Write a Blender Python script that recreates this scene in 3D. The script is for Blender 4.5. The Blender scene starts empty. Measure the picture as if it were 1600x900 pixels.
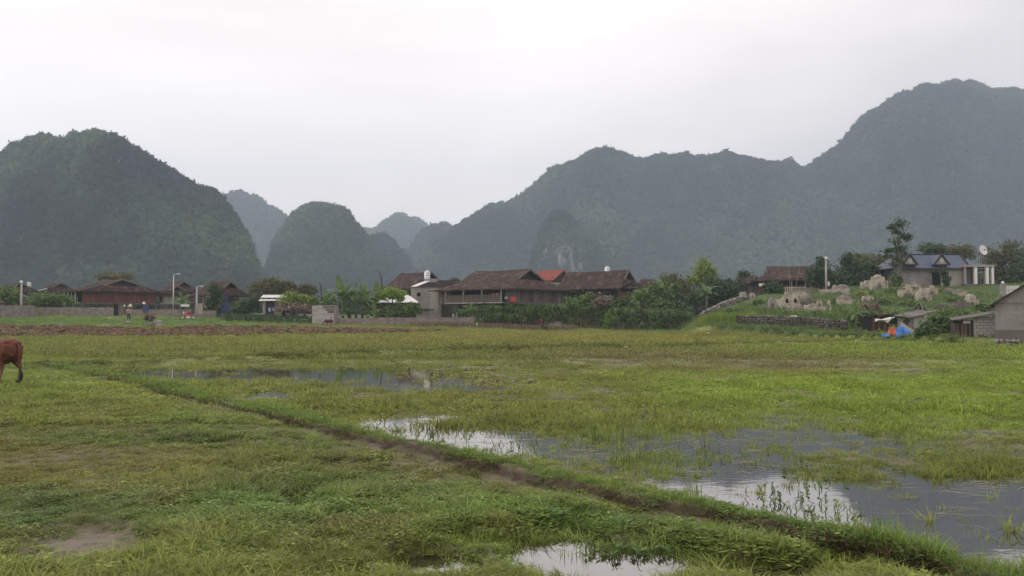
import bpy, math, random
import numpy as np
from mathutils import Vector, Matrix, Euler

SC = bpy.context.scene
COL = SC.collection
R = random.Random(7)
NP = np.random.RandomState(11)
D2R = math.radians

# ------------------------------------------------------------------ camera
F, CX, CY = 1300.0, 800.0, 450.0
CAMZ = 1.75
PITCH = math.atan(45 / F)
cam_d = bpy.data.cameras.new("camera")
cam = bpy.data.objects.new("camera", cam_d)
COL.objects.link(cam)
cam.location = (0, 0, CAMZ)
cam.rotation_euler = (math.pi / 2 + PITCH, 0, 0)
cam_d.sensor_width = 36
cam_d.lens = 36 * F / 1600
cam_d.clip_start = 0.1
cam_d.clip_end = 12000
SC.camera = cam

# ------------------------------------------------------------------ world, sun, exposure
SUN_EL, SUN_AZ = 48, -55          # brighter sky up on the left, in front
W = bpy.data.worlds.new("World")
SC.world = W
W.use_nodes = True
wn, wl = W.node_tree.nodes, W.node_tree.links
wn.clear()


def N(nodes, t, **kw):
    n = nodes.new(t)
    for k, v in kw.items():
        setattr(n, k, v)
    return n


out = N(wn, 'ShaderNodeOutputWorld')
sky = N(wn, 'ShaderNodeTexSky', sky_type='NISHITA')
sky.sun_disc = False
sky.sun_elevation = D2R(SUN_EL)
sky.sun_rotation = D2R(SUN_AZ)
sky.air_density = 2.0
sky.dust_density = 4.0
bg1 = N(wn, 'ShaderNodeBackground')
bg1.inputs[1].default_value = 0.10
wl.new(sky.outputs[0], bg1.inputs[0])
tc = N(wn, 'ShaderNodeTexCoord')
mp = N(wn, 'ShaderNodeMapping')
mp.inputs['Scale'].default_value = (1.0, 1.0, 3.2)
mp.inputs['Location'].default_value = (0.35, 0.2, 0.1)
wl.new(tc.outputs['Generated'], mp.inputs[0])
nz = N(wn, 'ShaderNodeTexNoise')
nz.inputs['Scale'].default_value = 1.7
nz.inputs['Detail'].default_value = 5
nz.inputs['Roughness'].default_value = 0.45
nz.inputs['Distortion'].default_value = 0.35
wl.new(mp.outputs[0], nz.inputs['Vector'])
cr = N(wn, 'ShaderNodeValToRGB')
cr.color_ramp.elements[0].position = 0.30
cr.color_ramp.elements[0].color = (0.70, 0.635, 0.625, 1)
cr.color_ramp.elements[1].position = 0.66
cr.color_ramp.elements[1].color = (1.0, 0.925, 0.905, 1)
e = cr.color_ramp.elements.new(0.48)
e.color = (0.89, 0.81, 0.785, 1)
wl.new(nz.outputs[0], cr.inputs[0])
dp = N(wn, 'ShaderNodeVectorMath', operation='DOT_PRODUCT')
nrmv = N(wn, 'ShaderNodeVectorMath', operation='NORMALIZE')
wl.new(tc.outputs['Generated'], nrmv.inputs[0])
wl.new(nrmv.outputs[0], dp.inputs[0])
dp.inputs[1].default_value = (math.sin(D2R(SUN_AZ)) * math.cos(D2R(SUN_EL)), math.cos(D2R(SUN_AZ)) * math.cos(D2R(SUN_EL)), math.sin(D2R(SUN_EL)))
glow = N(wn, 'ShaderNodeMapRange')          # the cloud is thinner and brighter round the hidden sun
wl.new(dp.outputs['Value'], glow.inputs[0])
glow.inputs[1].default_value = -.2
glow.inputs[2].default_value = 1.0
glow.inputs[3].default_value = 1.03
glow.inputs[4].default_value = 1.30
bg2 = N(wn, 'ShaderNodeBackground')
wl.new(glow.outputs[0], bg2.inputs[1])
wl.new(cr.outputs[0], bg2.inputs[0])
mx = N(wn, 'ShaderNodeMixShader')
mx.inputs[0].default_value = 0.95
wl.new(bg1.outputs[0], mx.inputs[1])
wl.new(bg2.outputs[0], mx.inputs[2])
wl.new(mx.outputs[0], out.inputs[0])

sd = bpy.data.lights.new("sun", 'SUN')
sd.energy = 0.7
sd.angle = D2R(25)
sd.color = (1.0, 0.95, 0.88)
sun = bpy.data.objects.new("sun", sd)
COL.objects.link(sun)
sdir = Vector((math.sin(D2R(SUN_AZ)) * math.cos(D2R(SUN_EL)), math.cos(D2R(SUN_AZ)) * math.cos(D2R(SUN_EL)), math.sin(D2R(SUN_EL))))
sun.rotation_euler = (-sdir).to_track_quat('-Z', 'Y').to_euler()

vs = SC.view_settings
vs.view_transform = 'Standard'
vs.look = 'None'
vs.exposure = 0.32
vs.gamma = 1.0
SC.cycles.use_denoising = True
SC.cycles.max_bounces = 5
SC.cycles.diffuse_bounces = 3
SC.cycles.glossy_bounces = 2
SC.cycles.transmission_bounces = 3
SC.cycles.transparent_max_bounces = 4
SC.cycles.volume_bounces = 1

# ------------------------------------------------------------------ pixel <-> place (the photo's 1600x900 grid)
cp, sp = math.cos(PITCH), math.sin(PITCH)


def P(px, py, Y):
    """the point at depth Y that the photo shows at px, py"""
    xr, yr = (px - CX) / F, (CY - py) / F
    dy = cp - yr * sp
    t = Y / dy
    return Vector((xr * t, Y, CAMZ + (sp + yr * cp) * t))


def proj(X, Y, Z):
    dz = Z - CAMZ
    dep = Y * cp + dz * sp
    dep = np.where(np.abs(dep) < 0.2, 0.2, dep)
    return CX + F * X / dep, CY - F * (dz * cp - Y * sp) / dep


def flat(px, py, z=0.0):
    xr, yr = (px - CX) / F, (CY - py) / F
    t = (z - CAMZ) / (sp + yr * cp)
    return xr * t, (cp - yr * sp) * t


# ------------------------------------------------------------------ numpy noise
def _hash(ix, iy, seed):
    h = (ix.astype(np.int64) * 374761393 + iy.astype(np.int64) * 668265263 + seed * 1442695041) & 0xFFFFFFFF
    h = ((h ^ (h >> 13)) * 1274126177) & 0xFFFFFFFF
    return ((h ^ (h >> 16)) & 0xFFFFFF) / float(0xFFFFFF)


def vnoise(x, y, seed=0):
    x, y = np.asarray(x, float), np.asarray(y, float)
    ix, iy = np.floor(x), np.floor(y)
    fx, fy = x - ix, y - iy
    fx, fy = fx * fx * (3 - 2 * fx), fy * fy * (3 - 2 * fy)
    a, b = _hash(ix, iy, seed), _hash(ix + 1, iy, seed)
    c, d = _hash(ix, iy + 1, seed), _hash(ix + 1, iy + 1, seed)
    return (a + (b - a) * fx) * (1 - fy) + (c + (d - c) * fx) * fy


def fbm(x, y, seed=0, octv=4, gain=0.5):
    s, a, t = 0.0, 1.0, 0.0
    for k in range(octv):
        s = s + a * vnoise(x * 2 ** k + 17.3 * k, y * 2 ** k - 9.1 * k, seed + k)
        t += a
        a *= gain
    return s / t


def sst(a, b, x):
    t = np.clip((x - a) / (b - a), 0, 1)
    return t * t * (3 - 2 * t)


def polydist(X, Y, pts):
    """signed distance to a polyline (positive on the far side)"""
    best = np.full(np.shape(X), 1e9)
    sg = np.zeros(np.shape(X))
    for (x0, y0), (x1, y1) in zip(pts[:-1], pts[1:]):
        dx, dy = x1 - x0, y1 - y0
        L2 = dx * dx + dy * dy
        t = np.clip(((X - x0) * dx + (Y - y0) * dy) / L2, 0, 1)
        ex, ey = X - x0 - t * dx, Y - y0 - t * dy
        d = np.sqrt(ex * ex + ey * ey)
        s = np.sign(dx * ey - dy * ex)
        m = d < best
        best = np.where(m, d, best)
        sg = np.where(m, s, sg)
    return best * sg


FOOT = [flat(*p) for p in [(1560, 930), (1480, 906), (1420, 893), (1360, 880), (1290, 866), (1200, 844), (1100, 822), (960, 794), (860, 769), (730, 737),
                           (640, 713), (520, 685), (430, 660), (330, 637), (250, 617), (180, 599), (100, 581), (40, 575)]][::-1]
FARD = [flat(*p) for p in [(60, 577), (130, 574), (300, 567), (460, 561), (640, 554), (800, 550), (1000, 546), (1200, 541), (1350, 537), (1440, 535)]]

WATER = [(1290, 790, 215, 42, 1), (1450, 800, 250, 62, 1), (1130, 742, 170, 26, .95), (1120, 692, 140, 26, .55), (1570, 850, 120, 40, 1),
         (700, 688, 150, 24, .85), (605, 664, 70, 13, .9), (1010, 658, 100, 12, .5), (310, 584, 180, 10, .75), (560, 586, 130, 12, .7), (680, 604, 120, 12, .75),
         (430, 618, 50, 7, .8), (900, 712, 60, 12, .7), (1500, 720, 90, 14, .45), (1480, 760, 140, 26, .8), (1240, 574, 110, 6, .5), (980, 597, 90, 7, .45),
         (770, 700, 100, 24, .8), (1440, 582, 90, 4, .5), (200, 580, 60, 6, .8)]
LPUD = [(985, 892, 125, 32, 1), (1215, 905, 95, 20, 1), (870, 868, 75, 30, 1), (680, 890, 70, 20, .85), (745, 852, 40, 12, .7), (465, 790, 34, 16, .5), (512, 735, 22, 8, .55),
        (1480, 893, 70, 16, .9), (1540, 885, 60, 14, .9), (720, 738, 60, 10, .0), (160, 858, 78, 20, .42), (60, 885, 60, 12, .4), (285, 698, 60, 7, .3)]


def blobs(px, py, lst):
    s = np.zeros(np.shape(px))
    for (x, y, rx, ry, a) in lst:
        if a <= 0:
            continue
        s = np.maximum(s, a * np.clip(1.5 - 1.0 * np.sqrt(((px - x) / rx) ** 2 + ((py - y) / ry) ** 2), 0, 1))
    return s


def wetfilm(px, py):
    return np.maximum(np.exp(-((px - 1060) / 620) ** 2 - ((py - 672) / 46) ** 2), .9 * np.exp(-((px - 520) / 400) ** 2 - ((py - 594) / 22) ** 2))


QB = ([-400, 1060, 1100, 1200, 1350, 1560, 2200], [400, 83, 75.5, 69, 60, 50.6, 38])


def height(X, Y, detail=True):
    X, Y = np.asarray(X, float), np.asarray(Y, float)
    Ys = np.maximum(Y, 1.0)
    q = CX + F * X / Ys
    px, py = proj(X, Ys, 0 * X)
    ds = polydist(X, Y, FOOT)
    left = 1 - sst(0.0, 0.12, ds)
    n1 = fbm(X * 1.1, Y * 1.1, 3) - 0.5
    n2 = fbm(X * 5.0, Y * 5.0, 9, 3) - 0.5
    nf = fbm(X * 0.12, Y * 0.12, 21) - 0.5
    # paddy on the right
    wR = blobs(px, py, WATER)
    film = wetfilm(px, py)
    zr = 0.020 - 0.054 * film + 0.055 * n1 + 0.08 * n2 - 0.15 * wR * sst(-0.25, 0.25, n1 + 0.7 * wR - 0.30)
    wL = blobs(px, py, LPUD)
    zl = 0.075 + 0.10 * n1 + 0.05 * n2 - 0.30 * wL
    zl = np.where((px < 330) & (py > 820), np.maximum(zl, 0.012), zl)
    # low strip in the middle of the left field beside the path
    z = zr * (1 - left) + zl * left
    # beyond the far dike the field is a little higher and dry
    fd = polydist(X, Y, FARD)
    beyond = sst(0.0, 0.6, fd)
    z = z * (1 - beyond) + beyond * (0.07 + 0.03 * n1 + 0.05 * nf)
    # ditch at the foot, then the dike
    dn = 0.06 * (vnoise(X * 2.1, Y * 2.1, 5) - 0.5) + 0.05 * (vnoise(X * 7, Y * 7, 6) - 0.5)
    nearfield = sst(17, 12, Y)
    ditch = np.exp(-((ds + 0.16 + dn) / 0.13) ** 2)
    z = z - 0.13 * ditch * sst(24, 19, Y) * (0.35 + 0.65 * sst(0.42, 0.6, vnoise(X * 0.55 + 3, Y * 0.55, 31)))
    wd = 0.50 + 0.12 * (vnoise(X * .9, Y * .9, 15) - .5)
    gate = 1 - sst(1425, 1490, px) * sst(870, 890, py)
    u = (ds + dn) / wd
    prof = sst(0.0, 0.22, u) * (1 - sst(0.62, 1.15, u))
    hd = (0.115 + 0.05 * (vnoise(X * 1.4, Y * 1.4, 8) - .5)) * gate
    z = np.where(prof > 0, z * (1 - prof) + (hd + 0.05 * n2) * prof, z)
    # far dike
    pf = np.exp(-((fd) / 0.45) ** 2)
    z = z + 0.20 * pf * (0.5 + vnoise(X * 0.5, Y * 0.5, 77))
    # rise of the ground on the left towards the village
    lf = np.interp(q, [-600, 250, 500, 740, 850], [1.0, 1.0, 0.62, 0.25, 0.0])
    z = z + lf * np.interp(Y, [68, 84, 103, 140, 240], [0, 0.75, 1.7, 2.0, 2.4])
    # bank and graveyard hill on the right
    yb = np.interp(q, *QB)
    bank = sst(0, 0.7, Y - yb + 0.8 * (vnoise(X * .4, Y * .4, 4) - .5))
    z = z + bank * (0.42 + 0.12 * (vnoise(X * .7, Y * .7, 14) - .5)) * sst(1065, 1110, q)
    hl = np.interp(Y, [60, 66, 72, 80, 90, 100, 110, 130, 200], [0, 0.0, 0.7, 1.7, 3.3, 4.8, 5.5, 5.9, 7.0])
    z = z + hl * np.interp(q, [1060, 1130, 1200, 1290, 1400], [0, .52, .76, .92, 1.0]) + (.9 * (fbm(X * .16, Y * .16, 29, 4) - .5)) * sst(1080, 1180, q) * sst(70, 80, Y)
    # village ground and beyond
    z = z + 0.35 * sst(101, 104, Y) * sst(600, 700, q) * (1 - sst(1000, 1080, q)) + np.interp(Y, [130, 400, 900, 4000], [0, 6, 10, 12])
    # clods in the ploughed field
    pxx, pyy = proj(X, Ys, z)
    pl = plough(pxx, pyy) * (Y > 60)
    z = z + pl * 0.22 * (fbm(X * 1.3, Y * 2.2, 41, 3) - 0.38)
    return z


def plough(px, py):
    lo = np.interp(px, [-200, 0, 300, 500, 620, 700], [527, 527, 525.5, 522.5, 520.5, 517.8])
    hi = np.interp(px, [-200, 0, 160, 260, 300, 500, 700], [508, 508, 511, 514, 509, 512, 517])
    return sst(hi - 1, hi + 1.0, py) * (1 - sst(lo - 1, lo + 0.6, py)) * (px < 705)


def gz(x, y):
    return float(height(np.array([x]), np.array([y]))[0])


def G(px, py):
    """where the ray through px, py first meets the ground"""
    ys = np.geomspace(4, 400, 900)
    xr, yr = (px - CX) / F, (CY - py) / F
    t = ys / (cp - yr * sp)
    xs, zs = xr * t, CAMZ + (sp + yr * cp) * t
    h = height(xs, ys)
    k = np.where(zs <= h)[0]
    i = int(k[0]) if len(k) else len(ys) - 1
    return Vector((xs[i], ys[i], h[i]))


# ------------------------------------------------------------------ scene graph helpers
def tag(o, label=None, cat=None, group=None, kind=None):
    if label: o['label'] = label
    if cat: o['category'] = cat
    if group: o['group'] = group
    if kind: o['kind'] = kind
    return o


def thing(name, label, cat, loc=(0, 0, 0), rz=0.0, group=None, s=1.0):
    o = bpy.data.objects.new(name, None)
    COL.objects.link(o)
    o.empty_display_size = 0.2
    o.location = loc
    o.rotation_euler = (0, 0, rz)
    o.scale = (s, s, s)
    return tag(o, label, cat, group)


def copy_tree(o, parent=None):
    c = o.copy()
    COL.objects.link(c)
    if parent: c.parent = parent
    for ch in list(o.children):
        copy_tree(ch, c)
    return c


class MB:
    def __init__(s):
        s.v, s.f = [], []

    def add(s, vs, fs):
        b = len(s.v)
        s.v += [tuple(p) for p in vs]
        s.f += [tuple(b + i for i in f) for f in fs]
        return s

    def box(s, c, d, rz=0.0, M=None, jit=0.0):
        x, y, z = d[0] / 2, d[1] / 2, d[2] / 2
        vs = [Vector((sx * x, sy * y, sz * z)) for sz in (-1, 1) for sy in (-1, 1) for sx in (-1, 1)]
        if jit: vs = [v + Vector((R.uniform(-jit, jit), R.uniform(-jit, jit), R.uniform(-jit, jit))) for v in vs]
        m = M if M is not None else Matrix.Rotation(rz, 3, 'Z')
        vs = [m @ v + Vector(c) for v in vs]
        return s.add(vs, [(0, 2, 3, 1), (4, 5, 7, 6), (0, 1, 5, 4), (2, 6, 7, 3), (0, 4, 6, 2), (1, 3, 7, 5)])

    def bar(s, a, b, w, h=None):
        a, b = Vector(a), Vector(b)
        d = b - a
        M = d.to_track_quat('X', 'Z').to_matrix()
        return s.box((a + b) / 2, (d.length, w, h or w), M=M)

    def tube(s, pts, rad, n=8, cap=True, flat_=1.0):
        pts = [Vector(p) for p in pts]
        b = len(s.v)
        up = Vector((0, 0, 1))
        for i, p in enumerate(pts):
            d = (pts[min(i + 1, len(pts) - 1)] - pts[max(i - 1, 0)]).normalized()
            ref = Vector((0, 1, 0)) if abs(d.z) > 0.8 else up
            u = d.cross(ref).normalized()
            w = u.cross(d).normalized()
            r = rad[i] if hasattr(rad, '__len__') else rad
            ru, rw = r if hasattr(r, '__len__') else (r, r * flat_)
            for k in range(n):
                a = 2 * math.pi * k / n
                s.v.append(tuple(p + u * (ru * math.cos(a)) + w * (rw * math.sin(a))))
        for i in range(len(pts) - 1):
            for k in range(n):
                k2 = (k + 1) % n
                s.f.append((b + i * n + k, b + i * n + k2, b + (i + 1) * n + k2, b + (i + 1) * n + k))
        if cap:
            s.f.append(tuple(b + k for k in range(n))[::-1])
            s.f.append(tuple(b + (len(pts) - 1) * n + k for k in range(n)))
        return s

    def lathe(s, prof, c=(0, 0, 0), n=16):
        b = len(s.v)
        for (r, z) in prof:
            for k in range(n):
                a = 2 * math.pi * k / n
                s.v.append((c[0] + r * math.cos(a), c[1] + r * math.sin(a), c[2] + z))
        for i in range(len(prof) - 1):
            for k in range(n):
                k2 = (k + 1) % n
                s.f.append((b + i * n + k, b + i * n + k2, b + (i + 1) * n + k2, b + (i + 1) * n + k))
        s.f.append(tuple(b + k for k in range(n))[::-1])
        s.f.append(tuple(b + (len(prof) - 1) * n + k for k in range(n)))
        return s

    def blob(s, c, r, amp=0.15, seed=0, nu=12, nv=8, cut=None):
        """lumpy boulder"""
        b = len(s.v)
        for i in range(nv + 1):
            t = math.pi * i / nv
            for k in range(nu):
                a = 2 * math.pi * k / nu
                d = Vector((math.sin(t) * math.cos(a), math.sin(t) * math.sin(a), math.cos(t)))
                from mathutils import noise as mn
                w = 1 + amp * 2 * mn.noise(d * 1.7 + Vector((seed * 3.1, seed, -seed)))
                p = Vector((d.x * r[0] * w, d.y * r[1] * w, d.z * r[2] * w))
                if cut is not None: p.z = max(p.z, cut)
                s.v.append(tuple(p + Vector(c)))
        for i in range(nv):
            for k in range(nu):
                k2 = (k + 1) % nu
                s.f.append((b + i * nu + k, b + (i + 1) * nu + k, b + (i + 1) * nu + k2, b + i * nu + k2))
        return s

    def prism(s, poly, y0, y1):
        """outline in x, z pushed from y0 to y1"""
        n = len(poly)
        vs = [(x, y0, z) for x, z in poly] + [(x, y1, z) for x, z in poly]
        return s.add(vs, [tuple(range(n)), tuple(range(2 * n - 1, n - 1, -1))] + [(i, i + n, (i + 1) % n + n, (i + 1) % n) for i in range(n)])

    def leaves(s, lobes, n, size, rng, upb=0.3, aspect=1.9, spread=.30):
        """leaf faces through the volume of ellipsoid lobes"""
        tot = sum(l[3] * l[4] * l[5] for l in lobes) or 1
        for (x, y, z, rx, ry, rz) in lobes:
            m = max(8, int(n * (rx * ry * rz) / tot))
            for _ in range(m):
                while True:
                    d = Vector((rng.gauss(0, 1), rng.gauss(0, 1), rng.gauss(0, 1)))
                    if d.length > 0.1: break
                d.normalize()
                rr = rng.random() ** 0.5 * (1.0 + spread * rng.gauss(0, 1))
                p = Vector((x + d.x * rx * rr, y + d.y * ry * rr, z + d.z * rz * rr))
                nrm = (d * 0.9 + Vector((rng.gauss(0, .6), rng.gauss(0, .6), rng.gauss(0, .6) + upb))).normalized()
                t = nrm.cross(Vector((rng.gauss(0, 1), rng.gauss(0, 1), rng.gauss(0, 1)))).normalized()
                u = nrm.cross(t)
                q = size * rng.uniform(0.55, 1.35)
                a, b = t * q * 0.5, u * q * 0.5 / aspect
                s.add([p - a, p + b - nrm * q * .06, p + a, p - b - nrm * q * .06], [(0, 1, 2, 3)])
        return s

    def build(s, name, mat, parent=None, smooth=False, loc=None, kind=None):
        me = bpy.data.meshes.new(name)
        me.from_pydata(s.v, [], s.f)
        me.materials.append(mat)
        if smooth: me.polygons.foreach_set('use_smooth', [True] * len(me.polygons))
        me.update()
        o = bpy.data.objects.new(name, me)
        COL.objects.link(o)
        if parent: o.parent = parent
        if loc is not None: o.location = loc
        if kind: o['kind'] = kind
        return o


def inst(name, mesh, parent, loc=(0, 0, 0), rot=(0, 0, 0), sc=(1, 1, 1)):
    o = bpy.data.objects.new(name, mesh)
    COL.objects.link(o)
    if parent: o.parent = parent
    o.location, o.rotation_euler, o.scale = loc, rot, sc
    return o


# ------------------------------------------------------------------ materials
def newmat(name):
    m = bpy.data.materials.new(name)
    m.use_nodes = True
    n, l = m.node_tree.nodes, m.node_tree.links
    n.clear()
    o = N(n, 'ShaderNodeOutputMaterial')
    return m, n, l, o


def ramp(n, cols, pos=None):
    r = N(n, 'ShaderNodeValToRGB')
    el = r.color_ramp.elements
    k = len(cols)
    pos = pos or [i / max(1, k - 1) for i in range(k)]
    el[0].position, el[0].color = pos[0], (*cols[0], 1)
    el[1].position, el[1].color = pos[-1], (*cols[-1], 1)
    for c, p in list(zip(cols, pos))[1:-1]:
        x = el.new(p)
        x.color = (*c, 1)
    return r


def mat(name, cols, scale=3.0, stretch=(1, 1, 1), rough=0.9, bump=0.4, island=0.25, fine=0.3, spec=0.3, bscale=None, metal=0.0, lo=.3, hi=.7):
    m, n, l, o = newmat(name)
    b = N(n, 'ShaderNodeBsdfPrincipled')
    b.inputs['Roughness'].default_value = rough
    b.inputs['Metallic'].default_value = metal
    b.inputs['Specular IOR Level'].default_value = spec
    l.new(b.outputs[0], o.inputs[0])
    t = N(n, 'ShaderNodeTexCoord')
    mpn = N(n, 'ShaderNodeMapping')
    mpn.inputs['Scale'].default_value = stretch
    l.new(t.outputs['Object'], mpn.inputs[0])
    z = N(n, 'ShaderNodeTexNoise')
    z.inputs['Scale'].default_value = scale
    z.inputs['Detail'].default_value = 7
    z.inputs['Roughness'].default_value = 0.62
    l.new(mpn.outputs[0], z.inputs['Vector'])
    k = len(cols)
    r = ramp(n, cols, [lo + (hi - lo) * i / max(1, k - 1) for i in range(k)])
    l.new(z.outputs[0], r.inputs[0])
    gi = N(n, 'ShaderNodeNewGeometry')
    z2 = N(n, 'ShaderNodeTexNoise')
    z2.inputs['Scale'].default_value = scale * 7
    z2.inputs['Detail'].default_value = 4
    l.new(mpn.outputs[0], z2.inputs['Vector'])
    ma = N(n, 'ShaderNodeMath', operation='MULTIPLY_ADD')     # island variation
    l.new(gi.outputs['Random Per Island'], ma.inputs[0])
    ma.inputs[1].default_value = island
    ma.inputs[2].default_value = 1 - island / 2
    mb_ = N(n, 'ShaderNodeMath', operation='MULTIPLY_ADD')
    l.new(z2.outputs[0], mb_.inputs[0])
    mb_.inputs[1].default_value = fine * 2
    mb_.inputs[2].default_value = 1 - fine
    mc = N(n, 'ShaderNodeMath', operation='MULTIPLY')
    l.new(ma.outputs[0], mc.inputs[0])
    l.new(mb_.outputs[0], mc.inputs[1])
    vm = N(n, 'ShaderNodeVectorMath', operation='SCALE')
    l.new(r.outputs[0], vm.inputs[0])
    l.new(mc.outputs[0], vm.inputs['Scale'])
    l.new(vm.outputs[0], b.inputs['Base Color'])
    if bump:
        bp = N(n, 'ShaderNodeBump')
        bp.inputs['Strength'].default_value = bump
        bp.inputs['Distance'].default_value = 0.03
        z3 = z2
        if bscale:
            z3 = N(n, 'ShaderNodeTexNoise')
            z3.inputs['Scale'].default_value = bscale
            l.new(mpn.outputs[0], z3.inputs['Vector'])
        l.new(z3.outputs[0], bp.inputs['Height'])
        l.new(bp.outputs[0], b.inputs['Normal'])
    return m


def leafmat(name, cols, trans=0.35, rough=0.6, attr=None, noise_scale=0.6):
    """leaf colours differ leaf by leaf; light passes through the blades"""
    m, n, l, o = newmat(name)
    gi = N(n, 'ShaderNodeNewGeometry')
    if attr:
        a = N(n, 'ShaderNodeAttribute', attribute_type='INSTANCER', attribute_name=attr)
        ma = N(n, 'ShaderNodeMath', operation='MULTIPLY_ADD')
        l.new(gi.outputs['Random Per Island'], ma.inputs[0])
        ma.inputs[1].default_value = 0.7
        ma.inputs[2].default_value = 0.65
        vm = N(n, 'ShaderNodeVectorMath', operation='SCALE')
        l.new(a.outputs['Vector'], vm.inputs[0])
        l.new(ma.outputs[0], vm.inputs['Scale'])
        col = vm.outputs[0]
    else:
        t = N(n, 'ShaderNodeTexCoord')
        z = N(n, 'ShaderNodeTexNoise')
        z.inputs['Scale'].default_value = noise_scale
        z.inputs['Detail'].default_value = 3
        l.new(t.outputs['Object'], z.inputs['Vector'])
        av = N(n, 'ShaderNodeMath', operation='MULTIPLY_ADD')
        l.new(gi.outputs['Random Per Island'], av.inputs[0])
        av.inputs[1].default_value = 0.6
        l.new(z.outputs[0], av.inputs[2])
        r = ramp(n, cols, [0.3 + 0.9 * i / (len(cols) - 1) - .05 for i in range(len(cols))])
        l.new(av.outputs[0], r.inputs[0])
        col = r.outputs[0]
    b = N(n, 'ShaderNodeBsdfPrincipled')
    b.inputs['Roughness'].default_value = rough
    b.inputs['Specular IOR Level'].default_value = 0.25
    l.new(col, b.inputs['Base Color'])
    tr = N(n, 'ShaderNodeBsdfTranslucent')
    l.new(col, tr.inputs[0])
    mxs = N(n, 'ShaderNodeMixShader')
    mxs.inputs[0].default_value = trans
    l.new(b.outputs[0], mxs.inputs[1])
    l.new(tr.outputs[0], mxs.inputs[2])
    l.new(mxs.outputs[0], o.inputs[0])
    return m


M = {}
M['tile'] = mat('roof_tile', [(.020, .014, .013), (.044, .028, .025), (.062, .040, .034), (.15, .088, .062)], 1.3, rough=.95, bump=.8, fine=.75, bscale=9, island=.15, lo=.3, hi=.66)
M['tile2'] = mat('roof_tile_red', [(.032, .018, .016), (.062, .033, .028), (.095, .048, .038)], 1.5, rough=.95, bump=.8, fine=.5, bscale=9, island=.15)
M['redtile'] = mat('roof_tile_new_red', [(.23, .06, .04), (.30, .08, .052)], 3, rough=.8, bump=.4, fine=.3)
M['wood'] = mat('weathered_wood', [(.075, .058, .047), (.13, .105, .09), (.19, .16, .14)], 1.2, (6, 6, .6), rough=.9, island=.6)
M['darkwood'] = mat('dark_wood', [(.022, .017, .014), (.045, .034, .028), (.06, .046, .04)], 1.5, (4, 4, .7), island=.5)
M['redwood'] = mat('red_painted_wood', [(.11, .042, .034), (.17, .065, .05), (.20, .08, .062)], 1.6, (4, 4, .6), island=.35)
M['bluecloth'] = mat('blue_cloth', [(.03, .042, .10), (.07, .095, .20)], 3, rough=.9, bump=.3)
M['paleboard'] = mat('pale_board', [(.30, .27, .24), (.42, .39, .36)], 2, (3, 3, .7), island=.3)
M['white'] = mat('white_paint', [(.62, .60, .57), (.78, .76, .73)], 2, rough=.7, bump=.15, fine=.12)
M['steel'] = mat('steel', [(.50, .50, .51), (.68, .68, .69)], 3, rough=.38, bump=.05, metal=.7, fine=.1)
M['tin'] = mat('white_tin', [(.52, .50, .48), (.74, .73, .72)], 1.2, rough=.55, bump=.15, fine=.12)
M['plaster'] = mat('grey_plaster', [(.17, .155, .145), (.25, .235, .22), (.31, .295, .28)], .8, rough=.95, bump=.25, fine=.2)
M['plaster_dk'] = mat('damp_plaster', [(.12, .105, .095), (.17, .15, .135)], 1.0, rough=.9, bump=.25, fine=.2)
M['plaster_cr'] = mat('cream_plaster', [(.27, .24, .215), (.37, .335, .30)], .9, rough=.95, bump=.25, fine=.2)
M['block'] = mat('cement_block', [(.20, .165, .145), (.29, .25, .225)], 2.5, rough=.95, bump=.5, island=.35)
M['block_lt'] = mat('pale_cement_block', [(.34, .31, .29), (.47, .44, .42)], 2.5, rough=.95, bump=.5, island=.3)
M['block_gr'] = mat('grey_block', [(.15, .135, .135), (.23, .21, .21)], 2.5, rough=.95, bump=.5, island=.35)
M['mortar'] = mat('mortar', [(.13, .115, .10), (.18, .16, .145)], 3, rough=.95)
M['tomb'] = mat('limewashed_tomb', [(.12, .10, .08), (.40, .35, .28), (.55, .49, .40)], 1.9, rough=.95, bump=.5, fine=.4)
M['tombdk'] = mat('mossy_tomb', [(.075, .07, .055), (.15, .135, .105), (.23, .205, .165)], 1.7, rough=.95, bump=.5, fine=.35)
M['stone'] = mat('field_stone', [(.10, .085, .075), (.22, .20, .18), (.34, .31, .29)], 1.6, rough=.95, bump=.5, island=.7)
M['drystone'] = mat('dark_stone', [(.08, .07, .063), (.17, .15, .135)], 1.6, rough=.95, bump=.5, island=.8)
M['concrete'] = mat('pole_concrete', [(.30, .28, .26), (.40, .38, .36)], 2, rough=.9, bump=.15)
M['blueroof'] = mat('blue_roof_sheet', [(.048, .062, .098), (.066, .082, .125)], 1.5, rough=.55, bump=.1, fine=.15)
M['tarpblue'] = mat('blue_tarpaulin', [(.03, .15, .50), (.055, .23, .62)], 2, rough=.5, bump=.3, fine=.15)
M['tarporange'] = mat('orange_tarpaulin', [(.42, .10, .03), (.55, .15, .05)], 2, rough=.55, bump=.3, fine=.15)
M['black'] = mat('black_rubber', [(.012, .012, .012), (.03, .03, .03)], 4, rough=.6)
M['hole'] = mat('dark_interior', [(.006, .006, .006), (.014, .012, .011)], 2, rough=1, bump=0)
M['redpaint'] = mat('red_paint', [(.38, .03, .03), (.5, .05, .045)], 3, rough=.35, bump=.05, fine=.1, spec=.5)
M['redcloth'] = mat('red_cloth', [(.36, .04, .05), (.52, .10, .10)], 4, rough=.9)
M['pinkcloth'] = mat('pink_cloth', [(.36, .21, .20), (.52, .38, .36)], 9, rough=.9, lo=.42, hi=.58)
M['maroon'] = mat('maroon_cloth', [(.075, .018, .022), (.14, .035, .04)], 6, rough=.95)
M['trouser'] = mat('brown_trousers', [(.12, .06, .04), (.19, .10, .065)], 6, rough=.95)
M['navy'] = mat('navy_trousers', [(.03, .035, .06), (.06, .065, .10)], 6, rough=.95)
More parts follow.
